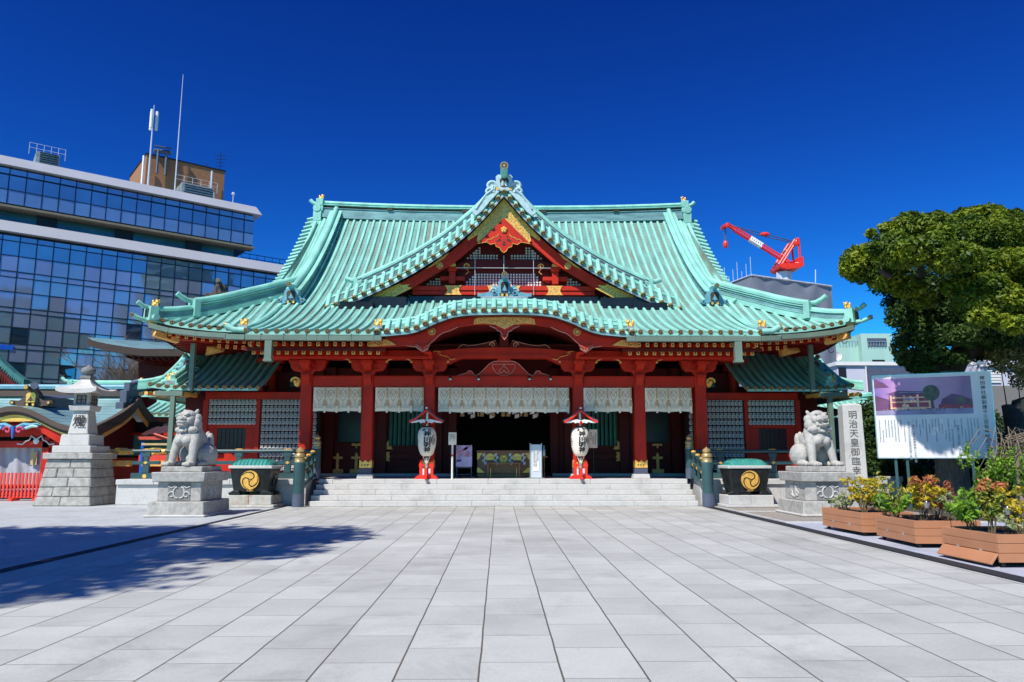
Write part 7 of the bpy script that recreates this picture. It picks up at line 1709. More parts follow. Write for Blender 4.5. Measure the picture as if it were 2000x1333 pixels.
def plant_tag(PMx, x, y, h, label):
    c = PMx @ Vector((x, y, .40)); t = thing('plant_label', label, 'plant label', c, 'dark plant labels in the planters'); mb = MB(); mb.tube([c, c+Vector((0, 0, h))], .005, 5); mb.build('stake', M['black'], t)
    mb = MB(); mb.hexa([c+Vector(v) for v in ((-.07, -.03, h), (.07, -.03, h+.02), (.07, -.02, h+.02), (-.07, -.02, h))], [c+Vector(v) for v in ((-.05, .04, h+.09), (.09, .04, h+.11), (.09, .05, h+.11), (-.05, .05, h+.09))]); o = mb.build('plate', M['black'], t)
    mb = MB()
    for k in range(3): mb.box(c.x-.035+k*.04, c.x-.005+k*.04, c.y-.026, c.y-.022, c.z+h+.02, c.z+h+.045)
    mb.build('green_mark', M['leafbright'], o)
plant_tag(PM1, .1, 1.45, .16, 'dark label with green marks at the far end of the farthest planter'); plant_tag(PM2, .1, 1.4, .2, 'dark label with green marks at the far end of the middle planter'); plant_tag(PM3, .1, 1.25, .3, 'dark label with green marks at the far end of the nearest planter')

# ================================================================ LEFT SIDE BUILDINGS
def A(x, y, z): return (x, y, z)
t = thing('shingled_hall', 'low hall with a blue-grey copper shingle roof and curved front gable at the left edge', 'hall', (-22, 32, 0))
XR, YEA, YRI, YBK = -15.95, 29.4, 33.0, 35.6
zr_ = P(271, 770, YRI).z; ze_ = P(186, 836, YEA).z
def shz(y):
    d = abs(y-YRI)/(YRI-YEA); return lerp(zr_, ze_, min(1.2, d)**.62) if d < 1 else lerp(zr_, ze_, 1)-.15*(d-1)
mb = MB()
mb.grid(lambda u, v: (lerp(-34, XR, u), lerp(YEA, YRI, v), shz(lerp(YEA, YRI, v))), 40, 24, 0)
mb.grid(lambda u, v: (lerp(-34, XR, u), lerp(YRI, YBK+.9, v), shz(lerp(YRI, YBK+.9, v))), 4, 16, 0)
mb.grid(lambda u, v: (lerp(-34, XR+.0, u), YEA, ze_-.36*v), 4, 1, 1); mb.grid(lambda u, v: (lerp(-34, XR, u), YEA+.9*v, ze_-.36), 4, 1, 1)
mb.build('shingle_roof', [M['shingle'], M['roofbrown']], t, smooth=True)
mb = MB(); pts = [(YEA+ (YBK+.9-YEA)*i/30) for i in range(31)]
for a, b in zip(pts, pts[1:]):
    mb.hexa([(XR, a, shz(a)-.42), (XR+.22, a, shz(a)-.42), (XR+.22, b, shz(b)-.42), (XR, b, shz(b)-.42)], [(XR, a, shz(a)+.0), (XR+.22, a, shz(a)+.02), (XR+.22, b, shz(b)+.02), (XR, b, shz(b)+.0)])
mb.build('verge_board', M['roofbrown'], t)
mb = MB()
for a, b in zip(pts[4:26], pts[5:27]): mb.hexa([(XR+.1, a, shz(a)-.62), (XR+.16, a, shz(a)-.62), (XR+.16, b, shz(b)-.62), (XR+.1, b, shz(b)-.62)], [(XR+.1, a, shz(a)-.43), (XR+.16, a, shz(a)-.43), (XR+.16, b, shz(b)-.43), (XR+.1, b, shz(b)-.43)])
mb.build('gilded_verge_strip', M['golddull'], t)
mb = MB()
for a, b in zip(pts[2:28], pts[3:29]): mb.hexa([(XR-.6, a, ze_-.8), (XR-.4, a, ze_-.8), (XR-.4, b, ze_-.8), (XR-.6, b, ze_-.8)], [(XR-.6, a, shz(a)-.35), (XR-.4, a, shz(a)-.35), (XR-.4, b, shz(b)-.35), (XR-.6, b, shz(b)-.35)])
if True: mb.box(XR-1.5, XR-.5, YEA+1, YBK, ze_-.9, ze_-.5); mb.build('gable_wall', M['maroon'], t)
mb = MB(); zz = zr_-.02; mb.box(-34, XR-.1, YRI-.22, YRI+.22, zz-.1, zz+.22, 0); mb.box(-34, XR, YRI-.28, YRI+.28, zz+.22, zz+.28, 1); mb.tube([(-34, YRI, zz+.34), (XR, YRI, zz+.34)], .1, 8, 1); mb.build('roof_ridge', [M['roofbrown'], M['blue_patina']], t)
mb = MB(); mb.box(XR-.28, XR-.02, YRI-.5, YRI+.5, zz-.15, zz+.48); mb.box(XR-.3, XR, YRI-.75, YRI-.5, zz-.5, zz+.12); mb.box(XR-.35, XR, YRI-.95, YRI-.7, zz-.7, zz-.4); mb.tube([(XR-.2, YRI, zz+.5), (XR+.25, YRI, zz+.62)], .11, 10, 0); mb.tube([(XR+.2, YRI, zz+.61), (XR+.3, YRI, zz+.64)], .12, 10, 1); mb.build('ridge_end_ornament', [M['slate'], M['gold']], t, bevel=.02)
# curved front gable of that hall
gc = P(28, 800, 28.4); XG = gc.x
def kg(dx):        # arch height by distance from centre
    a = min(abs(dx)/2.35, 1); return lerp(gc.z, P(150, 839, 28.4).z, (1-math.cos(a*math.pi))/2)
mb = MB()
mb.grid(lambda u, v: (XG+lerp(-2.5, 2.5, u), lerp(28.3, 31.8, v), kg(lerp(-2.5, 2.5, u))+.12+.22*v+(.0)), 44, 14, 0)
for dz0, dz1, yy, mi in ((.12, -.08, 28.3, 1), (-.08, -.2, 28.42, 1), (-.2, -.27, 28.5, 2)):
    mb.grid(lambda u, v: (XG+lerp(-2.5, 2.5, u), yy, kg(lerp(-2.5, 2.5, u))+lerp(dz0, dz1, v)), 44, 1, mi, flip=True); mb.grid(lambda u, v: (XG+lerp(-2.5, 2.5, u), yy+.2*v, kg(lerp(-2.5, 2.5, u))+dz1), 44, 1, mi)
mb.build('curved_gable_roof', [M['shingle'], M['roofbrown'], M['gold']], t, smooth=True)
mb = MB(); mb.grid(lambda u, v: (XG+lerp(-2.4, 2.4, u), 28.56, kg(lerp(-2.4, 2.4, u))-.25-v*(.22+.25*abs(2*u-1))), 40, 1); mb.build('curved_bargeboard', M['red'], t)
mb = MB(); mb.box(-34, XR-.6, 29.6, 29.8, 2.0, ze_-.3, 0); mb.box(XG-2.2, XG+2.2, 29.0, 29.2, gc.z-1.0, gc.z-.5, 1); mb.box(-34, XR-.4, 29.0, 29.3, 1.95, 2.2, 1)
mb.build('beam_and_wall', [M['dark'], M['red']], t)
for x in (XG-2.1, XG+2.0, XR-1.3, XG-6): mb = MB(); mb.box(x-.12, x+.12, 29.0, 29.24, 0, 3.0); mb.build('post', M['red'], t)
mb = MB(); mb.plate([(XG-.95, gc.z-.30), (XG+.95, gc.z-.30), (XG+.85, gc.z-.42), (XG+.3, gc.z-.45), (XG-.3, gc.z-.45), (XG-.85, gc.z-.42)][::-1], 28.46, 28.5, 3)
c0 = gc.z-.72
for s in (-1, 1):
    mb.tube([(XG+s*x, 28.5, c0+z) for x, z in ((.1, .05), (.35, .16), (.6, .14), (.85, .18), (1.0, .14))], [.07, .08, .07, .05, .02], 8, 0); mb.tube([(XG+s*x, 28.46, c0+z) for x, z in ((.45, .02), (.7, .10), (.9, .08))], [.06, .06, .03], 8, 1)
    mb.tube([(XG+s*(.22+.15*(1-i/14)*math.cos(i*.6)), 28.45, c0-.05+.15*(1-i/14)*math.sin(i*.6)) for i in range(12)], .04, 6, 2)
    mb.tube([(XG+s*(.45+.1*(1-i/12)*math.cos(i*.7)), 28.44, c0+.05+.1*(1-i/12)*math.sin(i*.7)) for i in range(10)], .03, 6, 4)
mb.tube([(XG, 28.48, c0+.1), (XG, 28.46, c0-.36)], [.10, .03], 8, 4)
M['pink'] = mat('painted_pink', (.6, .08, .15)); M['paintblue'] = mat('painted_blue', (.03, .14, .5))
mb.build('painted_carving', [mat('painted_teal', (.08, .34, .45)), M['mint'], M['pink'], M['gold'], M['paintblue']], t, smooth=True)
mb = MB(); q = P(69, 862, 28.9)
for s in (-1, 1): mb.tube([(q.x+s*x, 28.95, q.z+z) for x, z in ((.05, .1), (.2, .2), (.25, .05), (.4, -.02), (.5, -.12), (.7, -.1))], .025, 6, 0)
mb.sph((q.x, 28.95, q.z), (.12, .05, .12), 8, 0); mb.build('white_frog_leg_carving', [M['white']], t)
onigawara(t, (XG+.15, 29.2, gc.z+.18), .9, .62, M['roofbrown'], M['gold'], .12, True, 1.4)
mb = MB(); mb.tube([(XG+.15, 29.3, gc.z+.85), (XG+.35, 28.9, gc.z+.95)], .14, 10, 0); mb.grid(lambda u, v: (XG+.15+lerp(-.35, .35, u), lerp(29.4, 32.6, v), gc.z+.62+.25*v-.12*abs(2*u-1)), 4, 3, 1); mb.box(XG-.15, XG+.45, 29.4, 32.6, gc.z+.2, gc.z+.6, 1)
mb.build('small_ridge', [M['slate'], M['slate']], t)
# plastic sheet and red fence below
t = thing('white_sheet', 'grey white plastic sheet hung under the shingled hall at the left edge', 'sheet', (-18.5, 29.3, 1))
mb = MB(); a, b = P(-40, 900, 29.2).x, P(108, 900, 29.2).x; mb.grid(lambda u, v: (lerp(a, b, u), 29.3+.05*math.sin(u*23)+.03*math.sin(u*57+v*4), lerp(.5, 1.95, v)), 60, 8, 0); mb.build('sheet', mat('plastic_sheet', (.42, .42, .46), .4, 0, .1, 2), t, smooth=True)
mb = MB(); q = P(65, 893, 29.1); mb.box(q.x-.12, q.x+.12, 29.14, 29.17, q.z-.3, q.z+.2); mb.build('paper_slip', M['straw'], t)
t = thing('red_fence', 'low bright red picket fence at the left edge below the shingled hall', 'fence', (-18, 28.6, 0))
a, b = P(-60, 950, 28.5).x, P(84, 950, 28.5).x
M['fencered'] = mat('bright_red_fence', (.75, .06, .035), .5)
for z in (.22, .52, .1): mb = MB(); mb.box(a, b, 28.48, 28.53, z, z+.07); mb.build('rail', M['fencered'], t)
n = 20
for k in range(n): mb = MB(); x = lerp(a, b, (k+.5)/n); mb.box(x-.035, x+.035, 28.44, 28.48, .12, 1.02); mb.build('picket', M['fencered'], t)
for k in range(3): mb = MB(); x = lerp(a, b, .3+.33*k); mb.box(x-.07, x+.07, 28.2, 28.7, 0, .1); mb.build('foot', M['fencered'], t)
# slatted green screen, blue frame and lumber
t = thing('slatted_screen', 'green vertical slat screen behind the left stone lion and veranda railing', 'screen', (P(285, 870, 34).x, 34, 0))
a, b = P(226, 870, 34).x, P(345, 870, 34).x; z0, z1 = P(285, 890, 34).z, P(285, 851, 34).z
mb = MB(); mb.box(a, b, 34.1, 34.2, 0, z1+.6); mb.build('screen_wall', M['dark'], t)
n = 30
for k in range(n): mb = MB(); x = lerp(a, b, (k+.5)/n); mb.box(x-.04, x+.04, 34.0, 34.08, z0, z1); mb.build('slat', M['teallight'], t)
mb = MB(); mb.box(a-.3, b+.2, 33.9, 34.1, z1, z1+.12); mb.box(a-.3, b+.3, 33.9, 34.1, .2, z0-.1); mb.build('frame_beam', M['red'], t)
t = thing('blue_frame', 'bright blue barrier frame with a pale timber bar behind the left railing', 'barrier', (P(305, 880, 31).x, 31, ZP))
a, b = P(277, 880, 31).x, P(331, 880, 31).x
for x in (a, b): mb = MB(); mb.box(x-.05, x+.05, 31, 31.1, 0, P(0, 864, 31).z); mb.build('leg', M['blue'], t)
mb = MB(); mb.box(a-.02, b+.5, 30.98, 31.0, P(0, 870, 31).z, P(0, 867, 31).z+.02); mb.build('timber_bar', M['straw'], t)
mb = MB(); mb.box(P(268, 870, 31).x, P(345, 870, 31).x, 31.2, 31.3, P(0, 902, 31).z, P(0, 889, 31).z); mb.build('red_panel', M['fencered'], t)
t = thing('brown_canopy', 'brown plastic corrugated canopy roof behind the left stone lion', 'canopy', (P(320, 835, 33).x, 33, 0))
mb = MB(); mb.grid(lambda u, v: (lerp(P(290, 870, 33).x, P(352, 870, 33).x, u), lerp(32.2, 33.6, v), lerp(P(0, 852, 33).z, P(0, 833, 33).z, v**.7)+.15*u+.02*math.sin(u*30)), 24, 6); mb.build('canopy_sheet', M['brown'], t, smooth=True)
mb = MB(); mb.box(P(285, 870, 33).x, P(352, 870, 33).x, 32.15, 32.25, P(0, 860, 33).z, P(0, 854, 33).z); mb.tube([(P(318, 870, 33).x, 32.1, P(0, 849, 33).z), (P(346, 870, 33).x, 32.1, P(0, 858, 33).z)], .05, 6); mb.build('canopy_beam', M['redpale'], t)
for px, lab in ((300, 'gilded round boss with bell-like tips on the railing corner behind the left lion'), (232, 'gilded railing fitting beside the stone lantern')):
    t = thing('gilded_rail_end', lab, 'ornament', P(px, 890, 27.2)); c = WL[t]
    mb = MB(); mb.tube([c+Vector((0, -.15, .15)), c+Vector((0, .5, .15))], .12, 12, 0); mb.tube([c+Vector((-.45, 0, .2)), c+Vector((-.2, 0, .12)), c+Vector((.5, 0, .14))], [.05, .1, .1], 10, 0); mb.build('boss', M['gold'], t, smooth=True)
    mb = MB(); mb.box(c.x-.35, c.x+.45, c.y-.1, c.y+.1, c.z-.38, c.z-.18); mb.build('gold_band', M['golddull'], t)
# brown storehouse with a curved roof
t = thing('storehouse', 'tall maroon storehouse with a thin upturned copper roof behind the left side', 'storehouse', (P(330, 720, 46).x, 46, 0))
a, b = P(270, 720, 46).x, P(455, 720, 46).x
mb = MB(); mb.box(a, b, 46, 54, 0, P(0, 690, 46).z); mb.build('wall', M['maroon'], t)
ex0, ex1 = P(170, 665, 43).x, b+2.5
def sx_(u): return lerp(ex0, ex1, u)
def sz_(u): return lerp(P(170, 668, 43).z, P(268, 690, 43).z, min(1, u/.32)**.6)
mb = MB(); mb.grid(lambda u, v: (lerp(sx_(u), lerp(a+1, b, u), v), lerp(43, 49, v), sz_(u)+.25+.55*v**.9), 30, 8, 0); mb.grid(lambda u, v: (sx_(u), 43+.1*v, sz_(u)+lerp(.25, -.15, v)), 30, 1, 1); mb.grid(lambda u, v: (lerp(sx_(u), lerp(a+.0, b, u), v), lerp(43.1, 46, v), sz_(u)-.15-.15*v), 30, 2, 1)
mb.grid(lambda u, v: (lerp(ex0, a+1, v), lerp(43, 55, u) if v < 1 else 49, lerp(P(170, 668, 43).z+.25, P(268, 690, 43).z+.8, v)), 4, 1, 0)
mb.build('roof', [M['shingle'], M['roofbrown']], t, smooth=True)
mb = MB(); 
for k in range(22): x = lerp(ex0+2.2, ex1, k/22); mb.beam((x, 43.3, sz_((x-ex0)/(ex1-ex0))-.28), (x, 46, sz_((x-ex0)/(ex1-ex0))-.35), .12, .14)
mb.build('rafters', M['maroon'], t)
t = thing('far_roof_ornament', 'dark weathered ridge ornament peeking over the left eave tiles', 'roof ornament', P(430, 580, 48)); c = WL[t]
onigawara(t, (c.x, c.y, c.z-.1), 1.1, .95, M['roofbrown'], M['ink'], .2, True, 1.3, name='ornament'); mb = MB(); mb.box(c.x-2, c.x+3, c.y+.2, c.y+6, 0, c.z); mb.build('roof_body', M['roofbrown'], t)
# curved roof at the far left edge
t = thing('curved_roof_hall', 'dark hall with a sweeping green curved roof edge cut by the left frame', 'hall', (-26, 38, 0))
pp = smooth_pts([(-70, 600), (-40, 655), (-10, 692), (12, 714), (30, 730), (47, 741)], 5)
mb = MB(); V = [P(a_, b_, 38) for a_, b_ in pp]
for p_, q_ in zip(V, V[1:]):
    mb.hexa([p_+Vector((0, 0, -.45)), q_+Vector((0, 0, -.22)), q_+Vector((0, .5, -.22)), p_+Vector((0, .5, -.45))], [p_, q_, q_+Vector((0, .5, 0)), p_+Vector((0, .5, 0))], 0)
    mb.hexa([p_+Vector((0, .1, -1.3)), q_+Vector((0, .1, -.6)), q_+Vector((0, .6, -.6)), p_+Vector((0, .6, -1.3))], [p_+Vector((0, .1, -.45)), q_+Vector((0, .1, -.22)), q_+Vector((0, .6, -.22)), p_+Vector((0, .6, -.45))], 1)
mb.box(V[0].x-2, P(25, 740, 39).x, 39, 42, 0, P(0, 752, 39).z, 1); mb.build('roof_edge', [M['patina_dark'], M['maroon']], t)
# bare tree
t = thing('bare_tree', 'leafless tree with tangled pale twigs between the glass building and the storehouse', 'tree', (P(252, 740, 52).x, 52, 0)); rnd = random.Random(5); mb = MB()
base_ = WL[t]
def twig(p, d, ln, r_, dep):
    q_ = p+d*ln; mb.tube([p, p.lerp(q_, .5)+Vector((rnd.uniform(-.1, .1), 0, rnd.uniform(-.1, .1)))*ln*.3, q_], [r_, r_*.8, r_*.6], 4, cap=False)
    if dep: 
        for k in range(4 if dep > 1 else 5): twig(p.lerp(q_, rnd.uniform(.45, 1)), (d+Vector((rnd.uniform(-.8, .8), rnd.uniform(-.5, .5), rnd.uniform(-.2, .5)))).normalized(), ln*rnd.uniform(.55, .8), r_*.55, dep-1)
for k in range(3): twig(base_+Vector((k*.9-.6, 0, 0)), Vector((rnd.uniform(-.08, .12), 0, 1)), 3.9, .10, 5)
mb.build('branches', M['twig'], t)

# ---- glass office building
def hor(px, py=350): r_ = ray(px, py); v = Vector((r_[0], r_[1], 0)); return v.normalized()
fd = hor(2900, 895); fn = Vector((fd.y, -fd.x, 0)); FA = P(0, 400, 68); FA.z = 0
def fs(px, py=380):   # distance along facade hit by pixel column
    r_ = hor(px, py); den = fd.x*r_.y-fd.y*r_.x; return (r_.x*FA.y-r_.y*FA.x)/den
def fz(py): return P(0, py, 68).z
def fp_(s, o, z): p = FA+fd*s+fn*o; return Vector((p.x, p.y, z))
t = thing('glass_office_building', 'wide stepped office building with a blue mirror glass front behind the left roofs', 'office building', (FA.x+fd.x*15, FA.y+fd.y*15, 0))
def fbox(mb, s0, s1, o0, o1, z0, z1, mi=0):
    mb.hexa([fp_(s0, o1, z0), fp_(s1, o1, z0), fp_(s1, o0, z0), fp_(s0, o0, z0)], [fp_(s0, o1, z1), fp_(s1, o1, z1), fp_(s1, o0, z1), fp_(s0, o0, z1)], mi)
sE = fs(499); sF = fs(596, 520); s0 = -9.0
pw = (fs(252/5.127)-fs(75/5.127))
def glassmat(name, col, met, rough, nb=.35, haze=None):
    m = mat(name, col, rough, met, .12, .25, 0); N = m.node_tree.nodes; L = m.node_tree.links; b = N['Principled BSDF']
    tc = N.new('ShaderNodeTexCoord'); nz = N.new('ShaderNodeTexNoise'); nz.inputs['Scale'].default_value = .55; nz.inputs['Detail'].default_value = 1.5; L.new(tc.outputs['Object'], nz.inputs[0]); bp = N.new('ShaderNodeBump'); bp.inputs['Strength'].default_value = nb; bp.inputs['Distance'].default_value = .02; L.new(nz.outputs[0], bp.inputs['Height']); L.new(bp.outputs[0], b.inputs['Normal'])
    return m
M['mirror'] = glassmat('blue_mirror_glass', (.40, .56, .62), .72, .03); M['mirror2'] = glassmat('mirror_glass_pale_reflection', (.36, .43, .56), .55, .05); M['mirror3'] = glassmat('dark_mirror_glass', (.22, .34, .42), .95, .02)  # paler base of the second glass paints in hazy horizon reflections
M['tealglass'] = mat('teal_window_glass', (.05, .17, .19), .08, .3, .3, .3); M['mullion'] = mat('dark_mullion', (.02, .025, .035), .4, .3); M['soffit'] = mat('beige_soffit', (.25, .22, .15), .6)
M['clad'] = mat('white_metal_cladding', (.46, .47, .50), .4, .1, .05, .3)
mb = MB(); fbox(mb, s0, sE, -18, -.3, fz(398), fz(304)-.1); fbox(mb, s0, sE-1.5, -18, -1.6, fz(430), fz(398)); fbox(mb, s0, sF+6, -18, -.3, 0, fz(430)); mb.build('building_core', M['mullion'], t)
def fascia(sa, sb, zt, zb, out=.55):
    mb = MB(); n_ = 12
    mb.hexa([fp_(sa, out, zb), fp_(sb+.5, out, zb), fp_(sb+.5, -18, zb), fp_(sa, -18, zb)], [fp_(sa, -.1, zt), fp_(sb, -.1, zt), fp_(sb, -18, zt), fp_(sa, -18, zt)])
    o = mb.build('white_fascia', M['clad'], t); return o
fascia(s0, sE+.2, fz(304), fz(324)); fascia(s0, sF+6, fz(428), fz(451))
mb = MB(); fbox(mb, s0, sE+.2, -1.6, .1, fz(402), fz(398)); mb.build('soffit', M['soffit'], t)
rows_top = [(328, 337), (341, 367), (369, 394)]
rows_low = [(457, 465), (468, 494), (496, 524), (527, 536), (538, 565), (567, 595), (598, 605), (607, 634), (636, 666), (669, 676), (679, 703), (705, 732), (735, 741), (743, 766), (768, 800)]
panes = []
def add_rows(rows, sb, top):
    k = -6
    while True:
        a = fs(14.6)+k*pw; b = a+pw
        if a > sb-.3: break
        bb = min(b, sb)
        for j, (y0, y1) in enumerate(rows): panes.append((a, bb, fz(y1), fz(y0), top, j))
        k += 1
add_rows(rows_top, sE, True); add_rows(rows_low, sF+5, False)
rt = random.Random(77)
def tpane(mb, a, b, z0, z1, mi):      # panes sit very slightly out of true, so their reflections break up
    e = [rt.uniform(-.011, .011) for _ in range(2)]
    mb.hexa([fp_(a, -.03+e[0], z0), fp_(b, -.03-e[0], z0), fp_(b, -.25, z0), fp_(a, -.25, z0)], [fp_(a, -.03+e[0]+e[1], z1), fp_(b, -.03-e[0]+e[1], z1), fp_(b, -.25, z1), fp_(a, -.25, z1)], mi)
rnd = random.Random(3); extra = MB()
vis = [p for p in panes if p[1] > -1.2]; vis.sort(key=lambda p: -(p[3]-p[2])*(p[1]-p[0])/(80+p[0])**2); keep = set(id(p) for p in vis[:96])
for p in panes:
    a, b, z0_, z1_, top_, j = p
    g = rnd.random(); mi = 0 if top_ or j < 2 else (1 if g < (.66 if 2 <= j < 8 else .25) else (2 if g > .9 and j > 6 else 0))
    if id(p) in keep:
        mb = MB(); tpane(mb, a+.03, b-.03, z0_-.02, z1_+.02, 0); mb.build('window_pane', [M['mirror'], M['mirror2'], M['mirror3']][mi], t)
    else: tpane(extra, a+.03, b-.03, z0_-.02, z1_+.02, mi)
tag(extra.build('window_panes', [M['mirror'], M['mirror2'], M['mirror3']], t), kind='stuff')
mb = MB()
for k in range(-6, 60):
    a = fs(14.6)+k*pw
    if a < sE: fbox(mb, a-.045, a+.045, -.12, .0, fz(396), fz(324))
    if a < sF+5: fbox(mb, a-.045, a+.045, -.12, .0, fz(830), fz(452))
for y0 in (339, 368): fbox(mb, s0, sE, -.12, -.005, fz(y0)-.045, fz(y0)+.045)
for y0 in (466.5, 495, 525.5, 537, 566, 596.5, 606, 635, 667.5, 677.5, 704, 733.5): fbox(mb, s0, sF+5, -.12, -.005, fz(y0)-.045, fz(y0)+.045)
mb.build('mullion_grid', M['mullion'], t)
mb = MB(); s_ = s0
while s_ < sE-1.6: fbox(mb, s_, min(s_+5.2, sE-1.6), -1.6, -1.5, fz(427), fz(403)); s_ += 6.9
mb.build('recessed_window_band', M['tealglass'], t)
s_ = s0+5.2
while s_ < sE-1.6: mb = MB(); fbox(mb, s_, s_+1.6, -1.65, -1.2, fz(428), fz(402)); mb.build('pier', M['mullion'], t); s_ += 6.9
mb = MB()
for k in range(2): fbox(mb, fs(2)-.1+k*(fs(32)-fs(2)), fs(28)+k*(fs(32)-fs(2)), -.1, .05, fz(680), fz(671))
mb.build('blue_ledge', M['blue'], t)
# rooftop things
def rbox(name, px0, px1, py1, back, depth, z0, m, par=t):
    mb = MB(); fbox(mb, fs(px0), fs(px1), -back-depth, -back, z0, z0+py1); return mb.build(name, m, par)
zt0 = fz(304)-.1
pent = thing('brick_penthouse', 'orange brick rooftop block on top of the glass office building', 'rooftop block', fp_(fs(330), -10, zt0))
kk = 7.0
def sback(px, o):     # s for a pixel at offset -o behind the facade
    q = FA-fn*o; r_ = hor(px); den = fd.x*r_.y-fd.y*r_.x; return (r_.x*q.y-r_.y*q.x)/den
zp = P(290, 302, (FA+fd*sback(285, kk)-fn*kk).y).z
mb = MB(); fbox(mb, sback(283, kk), sback(438, kk), -kk-9, -kk, zt0, zp); mb.build('brick_block', M['brick'], pent)
mb = MB(); fbox(mb, sback(283, kk)-.1, sback(438, kk)+.1, -kk-9.1, -kk+.1, zp, zp+.15); mb.build('parapet_cap', M['mullion'], pent)
for px in (277.5, 413, 419): mb = MB(); s_ = sback(px, kk-.6); h0 = zt0; mb.tube([fp_(s_, -kk+.6, zt0), fp_(s_, -kk+.6, zp-.5 if px < 419 else zt0+3)], .14, 6); mb.build('vent_pipe', M['white'], pent)
for nm, px0, px1, py0, lab in (('rooftop_cooler', 66, 113, 303, 'louvred grey cooling unit with antenna frames at the far left of the office roof'), ('rooftop_cooler', 356, 419, 362, 'louvred grey cooling unit with railing in front of the brick rooftop block')):
    o_ = 2.2 if px0 < 100 else 4.0
    th_ = thing(nm, lab, 'cooling unit', fp_(sback(px0+20, o_), -o_, zt0), 'cooling units on the office roof')
    a, b = sback(px0, o_), sback(px1, o_); mb = MB(); hh_ = 2.0 if px0 < 100 else 2.6; fbox(mb, a, b, -o_-3, -o_, zt0, zt0+hh_, 0)
    for k in range(8): fbox(mb, a+.3, b-.1, -o_, -o_+.06, zt0+.3+k*hh_/9, zt0+.3+k*hh_/9+.1, 1)
    mb.build('louvred_box', [M['lead'], M['mullion']], th_)
    mb = MB()
    for k in range(6): s_ = lerp(a-.6, b+.5, k/5); mb.tube([fp_(s_, -o_-.5, zt0+hh_-.3), fp_(s_, -o_-.5, zt0+hh_+.9)], .025, 5)
    for z in (.4, .9): mb.tube([fp_(a-.6, -o_-.5, zt0+hh_+z), fp_(b+.5, -o_-.5, zt0+hh_+z)], .02, 5)
    mb.build('guard_frame', M['greyalu'], th_)
def mast(px, pyt, pyb, r_, o_, name, lab, heads=0):
    s_ = sback(px, o_); base = fp_(s_, -o_, zt0-.2); zt = P(px, pyt, base.y).z; th_ = thing(name, lab, 'antenna', base)
    mb = MB(); mb.tube([base, Vector((base.x, base.y, lerp(base.z, zt, .6))), Vector((base.x, base.y, zt))], [r_*1.6, r_, r_*.5], 8); mb.build('mast', M['greyalu'], th_)
    for k in range(heads):
        mb = MB(); an = 2.1*k+.5; c = Vector((base.x+.38*math.cos(an), base.y+.38*math.sin(an), zt-2.9)); mb.tube([c, c+Vector((0, 0, 2.2))], .16, 8); mb.build('antenna_head', M['white'], th_)
    return th_
mast(290, 206, 300, .09, 5.5, 'cell_antenna', 'pale cell antenna mast with white heads on the left of the brick block', 3)
mast(343, 146, 380, .06, 5.0, 'whip_antenna', 'very tall thin whip antenna beside the brick rooftop block')
for px, pt in ((428, 297), (402, 320)):
    base = fp_(sback(px, kk+1), -kk-1, zp); th_ = thing('tv_antenna', 'thin dark television antenna, %s on the brick rooftop block' % ('taller one at the right end' if px == 428 else 'shorter one left of the tall one'), 'antenna', base, 'television antennas'); zt = P(px, pt, base.y).z
    mb = MB(); mb.tube([base, Vector((base.x, base.y, zt))], .05, 5)
    for k in range(5): mb.tube([Vector((base.x-.7+.1*k, base.y, zt-.5-.45*k)), Vector((base.x+.7-.1*k, base.y+.3, zt-.4-.45*k))], .03, 4)
    mb.build('aerial', M['mullion'], th_)
for px in (318, 300):
    pass
th_ = thing('dish_rack', 'grey microwave antenna rack hanging on the brick rooftop block', 'antenna rack', fp_(sback(312, kk-.5), -kk+.5, zp)); mb = MB()
for px in (305, 322): s_ = sback(px, kk-.5); mb.tube([fp_(s_, -kk+.5, zp-2.2), fp_(s_, -kk+.5, zp+.6)], .16, 6)
mb.tube([fp_(sback(295, kk), -kk+.3, zp+.5), fp_(sback(329, kk), -kk+.3, zp+.7)], .25, 6); mb.tube([fp_(sback(295, kk), -kk+.3, zp+1.1), fp_(sback(329, kk), -kk+.3, zp+1.2)], .1, 6); mb.build('rack', M['slate'], th_)
th_ = thing('roof_camera', 'small white camera on a thin post near the right end of the office roof', 'camera', fp_(fs(461), -1, zt0)); b0 = WL[th_]; mb = MB(); mb.tube([b0, b0+Vector((0, 0, 1.3))], .05, 5); mb.sph(b0+Vector((0, 0, 1.4)), .2, 8); mb.build('post', M['greyalu'], th_)
th_ = thing('roof_guard_rail', 'thin guard rail along the lower roof of the office building', 'railing', fp_(fs(520), -1, fz(428))); mb = MB()
for z in (.5, 1.0): mb.tube([fp_(fs(487), -1.5, fz(428)+z), fp_(fs(590), -1.5, fz(428)+z)], .04, 4)
for k in range(8): s_ = lerp(fs(487), fs(590), k/7); mb.tube([fp_(s_, -1.5, fz(428)-.1), fp_(s_, -1.5, fz(428)+1)], .03, 4)
mb.build('rail', M['mullion'], th_)
# town blocks behind the camera that the glass mirrors
def town(name, x0, x1, y0, y1, h, m, m2, label):
    th_ = thing(name, label, 'apartment block', ((x0+x1)/2, (y0+y1)/2, 0)); mb = MB(); mb.box(x0, x1, y0, y1, 0, h, 0); mb.build('wall', m, th_)
    mb = MB(); z = 3
    while z < h-2:
        mb.box(x0-.5, x1+.5, y1, y1+1.0, z, z+1.1, 1); mb.box(x0+.5, x1-.5, y1, y1+.05, z+1.1, z+2.6, 0); mb.box(x0-1, x0, y0, y1-1, z, z+1.0, 1); z += 3.1
    mb.build('balcony', [m2, m], th_)
M['townbrown'] = mat('brown_tile_wall', (.24, .11, .06), .7, 0, .1, .3); M['towndark'] = mat('dark_windows', (.02, .03, .04), .1)
town('apartment_block', 44, 66, -52, -36, 42, M['towndark'], M['townbrown'], 'brown apartment block behind the viewer, seen only mirrored in the glass front')
